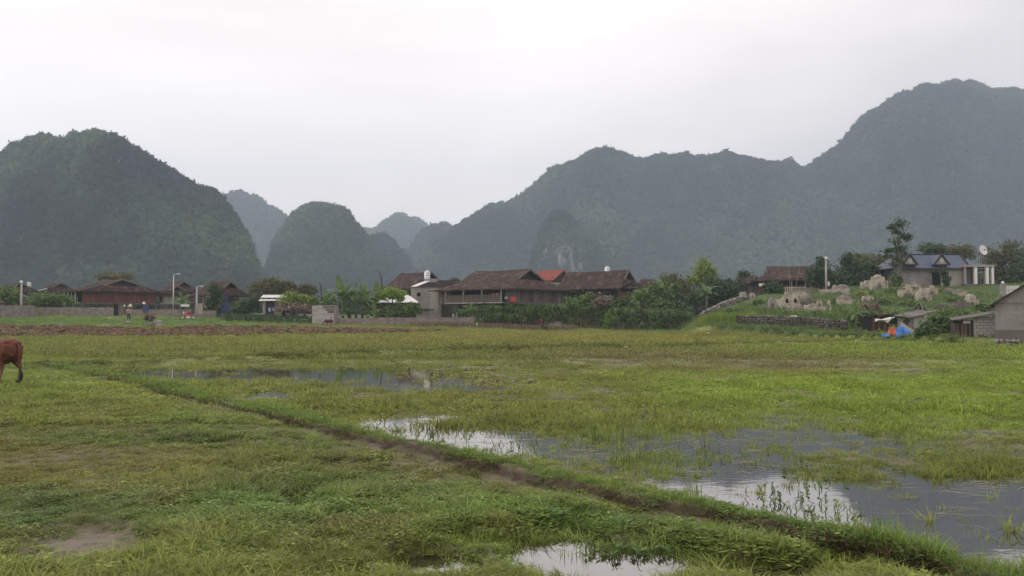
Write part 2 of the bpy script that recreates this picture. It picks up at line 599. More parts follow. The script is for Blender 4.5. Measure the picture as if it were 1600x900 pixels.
M['skin'] = mat('skin', [(.30, .17, .11), (.36, .21, .14)], 8, rough=.6, bump=.05, fine=.06)
M['hair'] = mat('black_hair', [(.008, .007, .006), (.02, .016, .014)], 9, (1, 1, 4), rough=.6)
M['straw'] = mat('straw', [(.22, .19, .145), (.36, .32, .26)], 5, rough=.9, island=.4)
M['bark'] = mat('bark', [(.055, .042, .032), (.11, .09, .07)], 2.5, (3, 3, .5), rough=.95, bump=.7)
M['palebark'] = mat('pale_bark', [(.14, .12, .095), (.24, .21, .17)], 2.5, (3, 3, .5), rough=.95, bump=.5)
M['plastic'] = mat('pale_plastic', [(.48, .47, .42), (.66, .65, .6)], 4, rough=.5, bump=.3)
M['bananastem'] = mat('banana_stem', [(.09, .10, .04), (.17, .15, .07)], 2.5, (2, 2, .5), rough=.7)
M['green'] = leafmat('leaf_mid', [(0.037, 0.071, 0.024), (0.076, 0.126, 0.037), (0.126, 0.193, 0.054), (0.202, 0.269, 0.084)])
M['dkgreen'] = leafmat('leaf_dark', [(0.020, 0.039, 0.017), (0.039, 0.069, 0.028), (0.068, 0.106, 0.039), (0.113, 0.161, 0.064)])
M['hedge'] = leafmat('leaf_hedge', [(0.027, 0.060, 0.022), (0.060, 0.110, 0.035), (0.105, 0.175, 0.049), (0.193, 0.263, 0.088)], noise_scale=.35)
M['bright'] = leafmat('leaf_bright', [(0.086, 0.138, 0.023), (0.149, 0.218, 0.034), (0.218, 0.299, 0.052), (0.299, 0.368, 0.081)])
M['lime'] = leafmat('leaf_lime', [(0.110, 0.187, 0.022), (0.187, 0.297, 0.033), (0.253, 0.374, 0.044)])
M['olive'] = leafmat('leaf_olive', [(0.070, 0.077, 0.031), (0.119, 0.119, 0.048), (0.168, 0.161, 0.070)])
M['dry'] = leafmat('dry_stalk', [(0.098, 0.069, 0.046), (0.172, 0.127, 0.086), (0.253, 0.196, 0.138)], trans=.15)
M['banana'] = leafmat('banana_leaf', [(0.054, 0.101, 0.030), (0.095, 0.162, 0.046), (0.162, 0.243, 0.074)], trans=.4, rough=.45)
M['grass'] = leafmat('grass_blade', None, attr='tint', trans=.4, rough=.6)
M['forest'] = leafmat('forest_leaf', None, attr='tint', trans=.2, rough=.8)


def cowmat():
    m, n, l, o = newmat('cow_hide')
    b = N(n, 'ShaderNodeBsdfPrincipled')
    b.inputs['Roughness'].default_value = .75
    b.inputs['Specular IOR Level'].default_value = .2
    t = N(n, 'ShaderNodeTexCoord')
    s = N(n, 'ShaderNodeSeparateXYZ')
    l.new(t.outputs['Object'], s.inputs[0])
    z = N(n, 'ShaderNodeTexNoise')
    z.inputs['Scale'].default_value = 3.5
    z.inputs['Detail'].default_value = 5
    l.new(t.outputs['Object'], z.inputs['Vector'])
    ad = N(n, 'ShaderNodeMath', operation='MULTIPLY_ADD')
    l.new(z.outputs[0], ad.inputs[0])
    ad.inputs[1].default_value = .35
    l.new(s.outputs['Z'], ad.inputs[2])
    r = ramp(n, [(.05, .03, .022), (.26, .16, .11), (.17, .085, .055), (.10, .034, .021), (.135, .05, .029)], [.18, .26, .5, .72, 1.25])
    l.new(ad.outputs[0], r.inputs[0])
    l.new(r.outputs[0], b.inputs['Base Color'])
    zz = N(n, 'ShaderNodeTexNoise')
    zz.inputs['Scale'].default_value = 60
    l.new(t.outputs['Object'], zz.inputs['Vector'])
    bp = N(n, 'ShaderNodeBump')
    bp.inputs['Strength'].default_value = .25
    bp.inputs['Distance'].default_value = .01
    l.new(zz.outputs[0], bp.inputs['Height'])
    l.new(bp.outputs[0], b.inputs['Normal'])
    l.new(b.outputs[0], o.inputs[0])
    return m


M['cow'] = cowmat()


def groundmat():
    m, n, l, o = newmat('field_ground')
    b = N(n, 'ShaderNodeBsdfPrincipled')
    l.new(b.outputs[0], o.inputs[0])
    a = N(n, 'ShaderNodeVertexColor', layer_name='soil')
    t = N(n, 'ShaderNodeTexCoord')
    z = N(n, 'ShaderNodeTexNoise')
    z.inputs['Scale'].default_value = 9
    z.inputs['Detail'].default_value = 9
    z.inputs['Roughness'].default_value = .7
    l.new(t.outputs['Object'], z.inputs['Vector'])
    z2 = N(n, 'ShaderNodeTexNoise')
    z2.inputs['Scale'].default_value = .7
    z2.inputs['Detail'].default_value = 8
    z2.inputs['Roughness'].default_value = .7
    l.new(t.outputs['Object'], z2.inputs['Vector'])
    mu = N(n, 'ShaderNodeMath', operation='MULTIPLY')
    l.new(z.outputs[0], mu.inputs[0])
    l.new(z2.outputs[0], mu.inputs[1])
    ma = N(n, 'ShaderNodeMath', operation='MULTIPLY_ADD')
    l.new(mu.outputs[0], ma.inputs[0])
    ma.inputs[1].default_value = 2.6
    ma.inputs[2].default_value = .35
    vm = N(n, 'ShaderNodeVectorMath', operation='SCALE')
    l.new(a.outputs['Color'], vm.inputs[0])
    l.new(ma.outputs[0], vm.inputs['Scale'])
    l.new(vm.outputs[0], b.inputs['Base Color'])
    rg = N(n, 'ShaderNodeMapRange')
    l.new(a.outputs['Alpha'], rg.inputs[0])
    rg.inputs[3].default_value = .95
    rg.inputs[4].default_value = .55
    l.new(rg.outputs[0], b.inputs['Roughness'])
    bp = N(n, 'ShaderNodeBump')
    bp.inputs['Strength'].default_value = .7
    bp.inputs['Distance'].default_value = .03
    l.new(z.outputs[0], bp.inputs['Height'])
    l.new(bp.outputs[0], b.inputs['Normal'])
    return m


def watermat():
    m, n, l, o = newmat('paddy_water')
    d = N(n, 'ShaderNodeBsdfDiffuse')
    t = N(n, 'ShaderNodeTexCoord')
    z = N(n, 'ShaderNodeTexNoise')
    z.inputs['Scale'].default_value = .9
    z.inputs['Detail'].default_value = 6
    l.new(t.outputs['Object'], z.inputs['Vector'])
    r = ramp(n, [(.020, .018, .014), (.036, .031, .024)], [.35, .7])
    l.new(z.outputs[0], r.inputs[0])
    l.new(r.outputs[0], d.inputs[0])
    g = N(n, 'ShaderNodeBsdfGlossy')
    g.inputs['Roughness'].default_value = .025
    g.inputs['Color'].default_value = (.95, .92, .88, 1)
    mpn = N(n, 'ShaderNodeMapping')
    mpn.inputs['Scale'].default_value = (1.6, 3.4, 1)
    l.new(t.outputs['Object'], mpn.inputs[0])
    z2 = N(n, 'ShaderNodeTexNoise')
    z2.inputs['Scale'].default_value = 3.0
    z2.inputs['Detail'].default_value = 4
    l.new(mpn.outputs[0], z2.inputs['Vector'])
    bp = N(n, 'ShaderNodeBump')
    bp.inputs['Strength'].default_value = .05
    bp.inputs['Distance'].default_value = .010
    l.new(z2.outputs[0], bp.inputs['Height'])
    l.new(bp.outputs[0], g.inputs['Normal'])
    lw = N(n, 'ShaderNodeLayerWeight')
    lw.inputs[0].default_value = .5
    pw = N(n, 'ShaderNodeMath', operation='POWER')
    l.new(lw.outputs['Facing'], pw.inputs[0])
    pw.inputs[1].default_value = 2.2
    mxs = N(n, 'ShaderNodeMixShader')
    l.new(pw.outputs[0], mxs.inputs[0])
    l.new(d.outputs[0], mxs.inputs[1])
    l.new(g.outputs[0], mxs.inputs[2])
    l.new(mxs.outputs[0], o.inputs[0])
    return m


# ------------------------------------------------------------------ what grows where (photo layout of the fields)
VEG = [  # px, py, rx, ry, colour, weight
    (1350, 605, 420, 48, (.155, .235, .028), .8), (1480, 650, 200, 30, (.135, .20, .03), .8), (750, 630, 240, 36, (.155, .175, .038), .8), (1550, 590, 150, 40, (.15, .225, .03), .6),
    (620, 610, 260, 20, (.135, .165, .045), .7), (1000, 560, 240, 12, (.13, .12, .055), .8), (1250, 570, 240, 14, (.135, .125, .058), .9), (950, 690, 140, 26, (.115, .145, .035), .6),
    (850, 532, 500, 12, (.17, .165, .045), .75), (300, 550, 330, 12, (.14, .15, .045), .7), (1400, 548, 240, 14, (.14, .20, .035), .8), (200, 620, 260, 40, (.145, .185, .036), .8),
    (60, 730, 200, 45, (.155, .125, .04), .55), (330, 735, 150, 30, (.14, .125, .038), .5), (470, 690, 120, 30, (.105, .155, .032), .7), (440, 800, 230, 50, (.088, .15, .042), .8),
    (90, 820, 150, 34, (.08, .14, .042), .85), (180, 690, 190, 18, (.075, .13, .03), .7), (700, 790, 180, 34, (.095, .15, .03), .7), (930, 822, 260, 18, (.075, .145, .028), .8),
    (560, 730, 160, 22, (.115, .14, .036), .7), (300, 660, 300, 14, (.12, .165, .034), .6), (560, 860, 220, 30, (.12, .145, .035), .6), (1150, 850, 200, 20, (.075, .13, .026), .7),
    (30, 600, 120, 30, (.13, .19, .034), .7), (800, 870, 120, 30, (.105, .165, .03), .7), (640, 650, 200, 14, (.125, .15, .036), .6), (1200, 700, 200, 30, (.105, .145, .034), .5)]


def vegcol(px, py, X, Y):
    c = np.zeros(np.shape(px) + (3,))
    c[...] = (.125, .16, .036)
    for (x, y, rx, ry, col, w) in VEG:
        g = (w * np.exp(-(((px - x) / rx) ** 2 + ((py - y) / ry) ** 2)))[..., None]
        c = c * (1 - g) + np.array(col) * g
    n = fbm(X * .8, Y * .8, 51, 4)[..., None]
    n3 = fbm(X * .25, Y * .25, 61, 3)[..., None]
    c = c * (.72 + .56 * n)
    br = sst(.52, .74, n3 * .5 + .5 * fbm(X * 2.2, Y * 2.2, 71, 3)[..., None])
    c = c * (1 - .38 * br) + np.array((.15, .12, .045)) * .38 * br
    return c


def dikeside(X, Y):
    ds = polydist(X, Y, FOOT)
    return ds


# ------------------------------------------------------------------ ground sheet
def build_ground():
    NR, NC = 760, 620
    py = np.linspace(1010, 499.5, NR)
    ys = CAMZ * F / (py - 495)
    ys = ys[ys < 130]
    ys = np.concatenate([np.linspace(-30, ys[0] - 0.3, 12), ys, np.geomspace(ys[-1] * 1.01, 5000, 150)])
    rx = np.linspace(-1, 1, NC)
    rx = np.sign(rx) * (0.62 * np.abs(rx) + 0.65 * np.abs(rx) ** 4)
    Yg = np.repeat(ys[:, None], NC, 1)
    Xg = rx[None, :] * (np.abs(Yg) * 1.08 + 2.0)
    Z = height(Xg, Yg)
    px, py = proj(Xg, np.maximum(Yg, 1), Z)
    px0, py0 = proj(Xg, np.maximum(Yg, 1), 0 * Z)
    veg = vegcol(px0, py0, Xg, Yg)
    mud = np.array((.115, .09, .06)) * (0.7 + .6 * fbm(Xg * 2, Yg * 2, 81, 3))[..., None]
    cover = sst(10, 40, Yg) * .75 + .2
    cover = cover * sst(-0.005, 0.03, Z)
    c = mud * (1 - cover[..., None]) + veg * 1.25 * cover[..., None]
    ds = dikeside(Xg, Yg)
    face = sst(-.03, .03, ds) * (1 - sst(.06, .15, ds)) * (Yg < 40)
    c = c * (1 - face[..., None]) + np.array((.060, .040, .027)) * face[..., None]
    path = sst(-.40, -.28, ds) * (1 - sst(-.12, -.02, ds)) * (Yg < 26)
    c = c * (1 - .4 * path[..., None]) + np.array((.13, .10, .068)) * .4 * path[..., None]
    # bare wet patch front left
    bare = blobs(px0, py0, [(150, 860, 95, 26, 1), (60, 888, 70, 14, .9)]) * sst(.34, .52, fbm(Xg * 1.9, Yg * 1.9, 181, 3) + .06)
    c = c * (1 - bare[..., None]) + np.array((.125, .088, .06)) * bare[..., None]
    pl = plough(px, py) * (Yg > 60) * (Yg < 130)
    pc = np.array((.15, .096, .058)) * (.45 + 1.1 * fbm(Xg * .9, Yg * 2.4, 91, 4))[..., None]
    pgrey = sst(.5, .62, fbm(Xg * .3, Yg * .5, 95, 3))[..., None] * sst(260, 120, px)[..., None]
    pc = pc * (1 - .6 * pgrey) + np.array((.085, .075, .075)) * .6 * pgrey
    c = c * (1 - pl[..., None]) + pc * pl[..., None]
    gs = sst(497, 499, py) * (1 - sst(507, 509, py)) * sst(560, 480, px) * (Yg > 60)
    c = c * (1 - .7 * gs[..., None]) + np.array((.075, .14, .035)) * .7 * gs[..., None]
    hill = sst(1090, 1140, px) * sst(64, 68, Yg)
    c = c * (1 - hill[..., None]) + np.array((.065, .10, .030)) * (.5 + fbm(Xg * .5, Yg * .5, 33))[..., None] * hill[..., None]
    far = sst(120, 150, Yg)[..., None]
    c = c * (1 - far) + np.array((.06, .075, .03)) * far
    wet = np.clip(sst(.03, -.01, Z) + .6 * bare, 0, 1) * (Yg < 60)
    nr = len(ys)
    co = np.stack([Xg, Yg, Z], -1).reshape(-1, 3)
    ii = np.arange(nr * NC).reshape(nr, NC)
    q = np.stack([ii[:-1, :-1], ii[:-1, 1:], ii[1:, 1:], ii[1:, :-1]], -1).reshape(-1, 4)
    me = bpy.data.meshes.new('ground')
    me.vertices.add(len(co))
    me.vertices.foreach_set('co', co.ravel())
    me.loops.add(q.size)
    me.loops.foreach_set('vertex_index', q.ravel())
    me.polygons.add(len(q))
    me.polygons.foreach_set('loop_start', np.arange(0, q.size, 4))
    me.polygons.foreach_set('loop_total', np.full(len(q), 4))
    me.polygons.foreach_set('use_smooth', np.ones(len(q), bool))
    me.update(calc_edges=True)
    at = me.color_attributes.new('soil', 'FLOAT_COLOR', 'POINT')
    rgba = np.concatenate([c, wet[..., None]], -1).reshape(-1, 4).astype(np.float32)
    at.data.foreach_set('color', rgba.ravel())
    me.materials.append(groundmat())
    o = bpy.data.objects.new('ground', me)
    COL.objects.link(o)
    tag(o, 'muddy grass fields rising gently to the village', None, kind='structure')


build_ground()


def build_water():
    mb = MB()
    nx, ny = 60, 50
    for j in range(ny + 1):
        for i in range(nx + 1):
            y = 1 + (66 - 1) * (j / ny) ** 1.5
            mb.v.append(((i / nx - .5) * 2 * (y * .95 + 4), y, 0.0))
    for j in range(ny):
        for i in range(nx):
            a = j * (nx + 1) + i
            mb.f.append((a, a + 1, a + nx + 2, a + nx + 1))
    o = mb.build('paddy_water', watermat(), None, True)
    tag(o, 'shallow flood water standing in the paddy fields', None, kind='structure')


build_water()


# ------------------------------------------------------------------ scattering (grass, weeds, forest: stuff)
def scatter(name, label, pts, rot, scl, idx, tint, protos, mat_=None):
    coll = bpy.data.collections.new(name + '_kinds')
    for p in protos:
        coll.objects.link(p)
    n = len(pts)
    me = bpy.data.meshes.new(name)
    me.vertices.add(n)
    me.vertices.foreach_set('co', np.asarray(pts, np.float32).ravel())
    a = me.attributes.new('turn', 'FLOAT_VECTOR', 'POINT')
    a.data.foreach_set('vector', np.asarray(rot, np.float32).ravel())
    a = me.attributes.new('size', 'FLOAT_VECTOR', 'POINT')
    a.data.foreach_set('vector', np.asarray(scl, np.float32).ravel())
    a = me.attributes.new('which', 'INT', 'POINT')
    a.data.foreach_set('value', np.asarray(idx, np.int32))
    a = me.attributes.new('tint', 'FLOAT_VECTOR', 'POINT')
    a.data.foreach_set('vector', np.asarray(tint, np.float32).ravel())
    o = bpy.data.objects.new(name, me)
    COL.objects.link(o)
    tag(o, label, None, kind='stuff')
    ng = bpy.data.node_groups.new(name + '_nodes', 'GeometryNodeTree')
    ng.interface.new_socket('Geometry', in_out='INPUT', socket_type='NodeSocketGeometry')
    ng.interface.new_socket('Geometry', in_out='OUTPUT', socket_type='NodeSocketGeometry')
    gn, gl = ng.nodes, ng.links
    gi, go = gn.new('NodeGroupInput'), gn.new('NodeGroupOutput')
    ip = gn.new('GeometryNodeInstanceOnPoints')
    ci = gn.new('GeometryNodeCollectionInfo')
    ci.inputs['Collection'].default_value = coll
    ci.inputs['Separate Children'].default_value = True
    ci.inputs['Reset Children'].default_value = True
    ip.inputs['Pick Instance'].default_value = True

    def na(nm, t):
        x = gn.new('GeometryNodeInputNamedAttribute')
        x.data_type = t
        x.inputs['Name'].default_value = nm
        return x.outputs['Attribute']
    e2r = gn.new('FunctionNodeEulerToRotation')
    gl.new(na('turn', 'FLOAT_VECTOR'), e2r.inputs[0])
    gl.new(gi.outputs[0], ip.inputs['Points'])
    gl.new(ci.outputs[0], ip.inputs['Instance'])
    gl.new(na('which', 'INT'), ip.inputs['Instance Index'])
    gl.new(e2r.outputs[0], ip.inputs['Rotation'])
    gl.new(na('size', 'FLOAT_VECTOR'), ip.inputs['Scale'])
    gl.new(ip.outputs[0], go.inputs[0])
    md = o.modifiers.new('scatter', 'NODES')
    md.node_group = ng
    return o


def proto(name, mb, m):
    me = bpy.data.meshes.new(name)
    me.from_pydata(mb.v, [], mb.f)
    me.materials.append(m)
    me.update()
    return bpy.data.objects.new(name, me)


def tuft(nb, spread, hmin, hmax, wid, seg, rng, lean=.5):
    mb = MB()
    for _ in range(nb):
        a, rr = rng.uniform(0, 6.283), spread * math.sqrt(rng.random())
        x, y = rr * math.cos(a), rr * math.sin(a)
        h = rng.uniform(hmin, hmax)
        b = rng.uniform(0, 6.283)
        ln = h * rng.uniform(.1, lean)
        dx, dy = math.cos(b), math.sin(b)
        wx, wy = -dy * wid / 2, dx * wid / 2
        tw = rng.uniform(-.6, .6)
        wx, wy = wx * math.cos(tw) - wy * math.sin(tw), wx * math.sin(tw) + wy * math.cos(tw)
        vs, fs = [], []
        for k in range(seg + 1):
            t = k / seg
            w = (1 - t) ** .7
            cx, cy, cz = x + dx * ln * t * t, y + dy * ln * t * t, h * (t - .18 * t * t * (ln / h) * 2)
            if k < seg:
                vs += [(cx - wx * w, cy - wy * w, cz), (cx + wx * w, cy + wy * w, cz)]
            else:
                vs.append((cx, cy, cz))
        for k in range(seg - 1):
            fs.append((2 * k, 2 * k + 1, 2 * k + 3, 2 * k + 2))
        fs.append((2 * seg - 2, 2 * seg - 1, 2 * seg))
        mb.add(vs, fs)
    return mb


def weed(n, spread, h, size, rng):
    mb = MB()
    for _ in range(n):
        a, rr = rng.uniform(0, 6.283), spread * math.sqrt(rng.random())
        z = h * rng.uniform(.25, 1) * (1 - .5 * (rr / spread) ** 2)
        p = Vector((rr * math.cos(a), rr * math.sin(a), z))
        nr = Vector((rng.gauss(0, .45), rng.gauss(0, .45), 1)).normalized()
        t = nr.cross(Vector((rng.gauss(0, 1), rng.gauss(0, 1), .1))).normalized()
        u = nr.cross(t)
        q = size * rng.uniform(.6, 1.3)
        pts = [p - t * q * .5, p - t * q * .1 + u * q * .3, p + t * q * .35 + u * q * .22, p + t * q * .55, p + t * q * .35 - u * q * .22, p - t * q * .1 - u * q * .3]
        mb.add(pts, [(0, 1, 2, 3), (0, 3, 4, 5)])
        if rng.random() < .35:
            mb.add([p, p + Vector((.004, 0, 0)), (p.x * .8 + .002, p.y * .8, 0)], [(0, 1, 2)])
    return mb


rg = random.Random(3)
TUFTS_NEAR = [proto('grass_tuft_%s' % c, tuft(34, .09, .04, .14, .0065, 3, rg, .9), M['grass']) for c in 'abcd'] + \
             [proto('grass_tuft_%s' % c, tuft(16, .05, .12, .30, .010, 4, rg, .7), M['grass']) for c in 'ef'] + \
             [proto('weed_%s' % c, weed(60, .12, .10, .027, rg), M['grass']) for c in 'gh']
TUFTS_MID = [proto('grass_patch_%s' % c, tuft(34, .24, .07, .18, .019, 2, rg, .8), M['grass']) for c in 'abcd'] + \
            [proto('grass_patch_%s' % c, tuft(14, .12, .18, .42, .018, 3, rg, .5), M['grass']) for c in 'ef'] + \
            [proto('weed_patch_%s' % c, weed(50, .26, .13, .055, rg), M['grass']) for c in 'gh']
TUFTS_FAR = [proto('far_grass_%s' % c, tuft(44, .75, .08, .20, .06, 2, rg, .9), M['grass']) for c in 'abcd'] + \
            [proto('far_grass_%s' % c, tuft(16, .35, .2, .5, .05, 2, rg, .5), M['grass']) for c in 'ef']


def grass_band(name, label, y0, y1, n, protos, kinds, rough_h=1.0, gain=1.0):
    # density falls with distance
    u = NP.rand(n)
    Y = y0 * (y1 / y0) ** u
    X = (NP.rand(n) * 2 - 1) * (.68 * Y + 2.4)
    Z = height(X, Y)
    px, py = proj(X, Y, 0 * Z)
    pxx, pyy = proj(X, Y, Z)
    ds = polydist(X, Y, FOOT)
    fd = polydist(X, Y, FARD)
    tint = vegcol(px, py, X, Y)
    dens = np.ones(n)
    # in the water only thin stands
    wet = sst(.015, -.06, Z)
    cl = sst(.40, .66, fbm(X * 1.3, Y * 1.3, 123, 3))
    thin = np.where(py < 625, .85, .30) * np.where((py > 640) & (px > 540) & (px < 830), 1.5, 1.0) * (.10 + .9 * cl)
    thin = np.where(py > 748, thin * np.where(ds < 0, .95, .16), .18 + .70 * sst(.36, .58, fbm(X * 2.1, Y * 2.1, 163, 3)) + np.where(Z > -.05, .15, 0))
    thin = np.where((py > 640) & (py < 748) & (np.abs(px - 700) < 130), thin * .55, thin)
    thin = np.where((ds < 0) & (py > 748), .12 + .75 * sst(.42, .60, fbm(X * 2.6, Y * 2.6, 191, 3)), thin)
    thin = np.where(py < 632, thin * .13, np.where(py < 748, thin * np.where(px > 820, .52, .62), thin))
    if y0 < 6: thin = np.where(py < 752, np.minimum(1, thin * 1.15), thin)
    dens = dens * (1 - wet) + wet * thin
    face = (ds > -.02) & (ds < .13) & (Y < 34)
    dens[face] *= .95
    foot = (ds > -.36) & (ds <= -.02) & (Y < 26)
    dens[foot] *= .75
    bare = blobs(px, py, [(150, 860, 90, 24, 1), (60, 888, 60, 13, .9)])
    bare = bare * sst(.36, .52, fbm(X * 1.9, Y * 1.9, 181, 3) + .06)
    dens *= 1 - .93 * bare
    pl = plough(pxx, pyy) * (Y > 60)
    dens *= 1 - pl * np.where(fbm(X * .25, Y * .9, 171, 3) > .56, .2, .93)
    dens *= 1 - .5 * wetfilm(px, py) * (ds > .6)
    mudp = blobs(px, py, [(1250, 572, 200, 10, .6), (960, 562, 150, 9, .6), (1430, 580, 90, 6, .5)])
    dens *= 1 - .7 * mudp
    patch = fbm(X * .9, Y * .9, 133, 3)
    lo = np.where((ds > .6) & (fd < -.3), .22, .5)
    dens *= np.maximum(lo + .9 * sst(.34, .6, patch), wet)
    yb = np.interp(CX + F * X / Y, *QB)
    hill = (Y > yb) & (Y > 60)
    tint[hill] = np.array((.085, .125, .033)) * (.65 + .8 * fbm(X[hill] * .4, Y[hill] * .4, 5))[:, None]
    gs = (pyy > 496) & (pyy < 509) & (px < 540) & (Y > 70)
    tint[gs] = tint[gs] * .35 + np.array((.075, .15, .034)) * .65
    top = (ds >= .12) & (ds < .66) & (Y < 34)
    tint[top] = tint[top] * .3 + np.array((.085, .145, .028)) * .7
    tint[face] = np.where(NP.rand(int(face.sum()))[:, None] < .5, np.array((.085, .062, .032)), np.array((.06, .085, .025)))
    fdk = (np.abs(fd) < .5)
    tint[fdk] *= .62  # far dike grass tinted darker to stand for its shaded overhang
    keep = NP.rand(n) < dens
    keep &= Z > -.12
    X, Y, Z, px, py, tint, ds, wet = X[keep], Y[keep], Z[keep], px[keep], py[keep], tint[keep], ds[keep], wet[keep]
    m = len(X)
    which = NP.randint(0, 4, m)
    tall = fbm(X * .7, Y * .7, 143, 3)
    r = NP.rand(m)
    which = np.where((tall > .60) & (r < .3), NP.randint(4, 6, m), which)
    which = np.where(r < .025, NP.randint(4, 6, m), which)
    if kinds > 6: which = np.where((NP.rand(m) < .14) & (wet < .3), NP.randint(6, 8, m), which)
    which = np.where((wet > .5) & (r < .22), NP.randint(4, 6, m), which)
    if kinds > 6:
        cz = blobs(px, py, [(440, 800, 260, 60, 1), (90, 825, 170, 40, 1), (190, 690, 220, 22, .9), (930, 825, 280, 26, .8), (1180, 855, 200, 24, .7), (650, 790, 160, 40, .6)])
        which = np.where((NP.rand(m) < cz * .5 * sst(.35, .6, fbm(X * 1.8, Y * 1.8, 153, 3) + .1)) & (wet < .3), NP.randint(6, 8, m), which)
    tint = tint * np.array((1.29, 1.20, 1.22)) * gain * (.95 + .65 * NP.rand(m))[:, None]
    s = (.65 + .6 * NP.rand(m)) * (.75 + .6 * sst(.3, .7, tall))
    hscale = rough_h * np.where(top[keep], 1.25, 1.0) * np.where(wet > .35, np.where(py < 632, .8, 1.25), 1.0) * np.where((ds > -1.3) & (ds < 0), .65, 1.0)
    s = np.where(bare[keep] > .2, s * .6, s)
    sc_ = np.stack([s, s, s * hscale * (.8 + .45 * NP.rand(m))], 1)
    rot = np.stack([NP.randn(m) * .12, NP.randn(m) * .12, NP.rand(m) * 6.283], 1)
    zz = np.where(wet > .35, np.maximum(Z, -.018), Z) - .004
    scatter(name, label, np.stack([X, Y, zz], 1), rot, sc_, which, tint, protos)


grass_band('grass', 'short green grass and weeds of the near field', 4.6, 14, 68000, TUFTS_NEAR, 8, .32, 1.17)
grass_band('meadow_grass', 'green and olive grass growing through the flooded paddy', 13, 36, 58000, TUFTS_MID, 8, .35, 1.10)
grass_band('far_grass', 'grass of the far fields in front of the village', 34, 112, 46000, TUFTS_FAR, 6, .45)


# clods of the ploughed strip
def clods():
    n = 26000
    Y = NP.uniform(66, 104, n)
    X = NP.uniform(-66, 0, n)
    Z = height(X, Y)
    px, py = proj(X, Y, Z)
    keep = plough(px, py) > .6
    X, Y, Z = X[keep], Y[keep], Z[keep]
    n = len(X)
    ps = []
    for c in 'abc':
        mb = MB()
        mb.blob((0, 0, .2), (.5, .38, .34), .35, ord(c), 7, 5)
        ps.append(proto('clod_%s' % c, mb, M['forest']))
    s = .16 + .34 * NP.rand(n) ** 2
    t = np.array((.15, .094, .056)) * (.5 + 1.0 * NP.rand(n))[:, None]
    scatter('soil_clods', 'brown clods turned up in the ploughed strip', np.stack([X, Y, Z - .02], 1), np.stack([0 * X, 0 * X, NP.rand(n) * 6.28], 1), np.stack([s, s, s], 1), NP.randint(0, 3, n), t, ps)


clods()


# straw afloat in the paddy
def floating_straw():
    mb = MB()
    k = 0
    for _ in range(5000):
        px, py = R.uniform(150, 1640), R.triangular(572, 880, 700)
        x, y = flat(px, py)
        if y < 6 or gz_fast(x, y) > -.012: continue
        if py > 745 and px < 1340 and R.random() < .85: continue
        if py > 770 and R.random() < .6: continue
        if R.random() < .35: continue
        L = R.uniform(.08, .5) * (.5 + y / 26)
        a = R.gauss(0, .55)
        w = .001 + .0003 * y
        b = R.uniform(-.05, .05)
        p0, p1, p2 = Vector((x - L / 2 * math.cos(a), y - L / 2 * math.sin(a), .004)), Vector((x + b, y + b, .007)), Vector((x + L / 2 * math.cos(a), y + L / 2 * math.sin(a), .004))
        n = Vector((-math.sin(a), math.cos(a), 0)) * w
        up = Vector((0, 0, .25 * w + .001))
        mb.add([p0 - n, p1 - n, p2 - n, p2 + up, p1 + up, p0 + up, p0 + n, p1 + n, p2 + n], [(0, 1, 4, 5), (1, 2, 3, 4), (5, 4, 7, 6), (4, 3, 8, 7)])
        k += 1
        if k > 420: break
    o = mb.build('floating_straw', M['straw'])
    tag(o, 'pale straw stalks floating on the flooded paddy', None, kind='stuff')


_gx = np.linspace(-30, 30, 900)
_gy = np.linspace(4, 42, 900)
_GH = height(*np.meshgrid(_gx, _gy))


def gz_fast(x, y):
    i = int((x + 30) / 60 * 899)
    j = int((y - 4) / 38 * 899)
    if 0 <= i < 900 and 0 <= j < 900: return _GH[j, i]
    return 1.0


floating_straw()


# ------------------------------------------------------------------ karst hills and their forest
def hillmat(name, rock):
    m, n, l, o = newmat(name)
    b = N(n, 'ShaderNodeBsdfPrincipled')
    b.inputs['Roughness'].default_value = .95
    b.inputs['Specular IOR Level'].default_value = .1
    l.new(b.outputs[0], o.inputs[0])
    t = N(n, 'ShaderNodeTexCoord')
    z = N(n, 'ShaderNodeTexNoise')
    z.inputs['Scale'].default_value = .02
    z.inputs['Detail'].default_value = 10
    z.inputs['Roughness'].default_value = .7
    l.new(t.outputs['Object'], z.inputs['Vector'])
    r = ramp(n, [(.012, .022, .012), (.026, .042, .02), (.045, .062, .028)], [.35, .5, .68])
    l.new(z.outputs[0], r.inputs[0])
    mpn = N(n, 'ShaderNodeMapping')
    mpn.inputs['Scale'].default_value = (.16, .16, .018)
    l.new(t.outputs['Object'], mpn.inputs[0])
    z2 = N(n, 'ShaderNodeTexNoise')
    z2.inputs['Scale'].default_value = 1
    z2.inputs['Detail'].default_value = 7
    l.new(mpn.outputs[0], z2.inputs['Vector'])
    r2 = ramp(n, [(.05, .047, .043), (.15, .14, .13), (.42, .40, .38)], [.38, .52, .68])
    l.new(z2.outputs[0], r2.inputs[0])
    a = N(n, 'ShaderNodeVertexColor', layer_name='rock')
    mxc = N(n, 'ShaderNodeMix', data_type='RGBA')
    l.new(a.outputs['Color'], mxc.inputs['Factor'])
    l.new(r.outputs[0], mxc.inputs['A'])
    l.new(r2.outputs[0], mxc.inputs['B'])
    l.new(mxc.outputs['Result'], b.inputs['Base Color'])
    return m


HM = hillmat('hill_ground', True)
FP, FS, FT, FI, FR = [], [], [], [], []


def canopy(rng, n, size, seed):
    mb = MB()
    mb.leaves([(0, 0, .45, .5, .5, .45), (.25, .1, .6, .28, .28, .25), (-.2, -.15, .55, .3, .3, .28)], n, size, rng, .4, 1.3)
    mb.blob((0, 0, .38), (.40, .40, .42), .22, seed, 8, 5)
    return mb


FOREST = [proto('forest_crown_%s' % c, canopy(rg, 80, .24, i), M['forest']) for i, c in enumerate('abcd')]


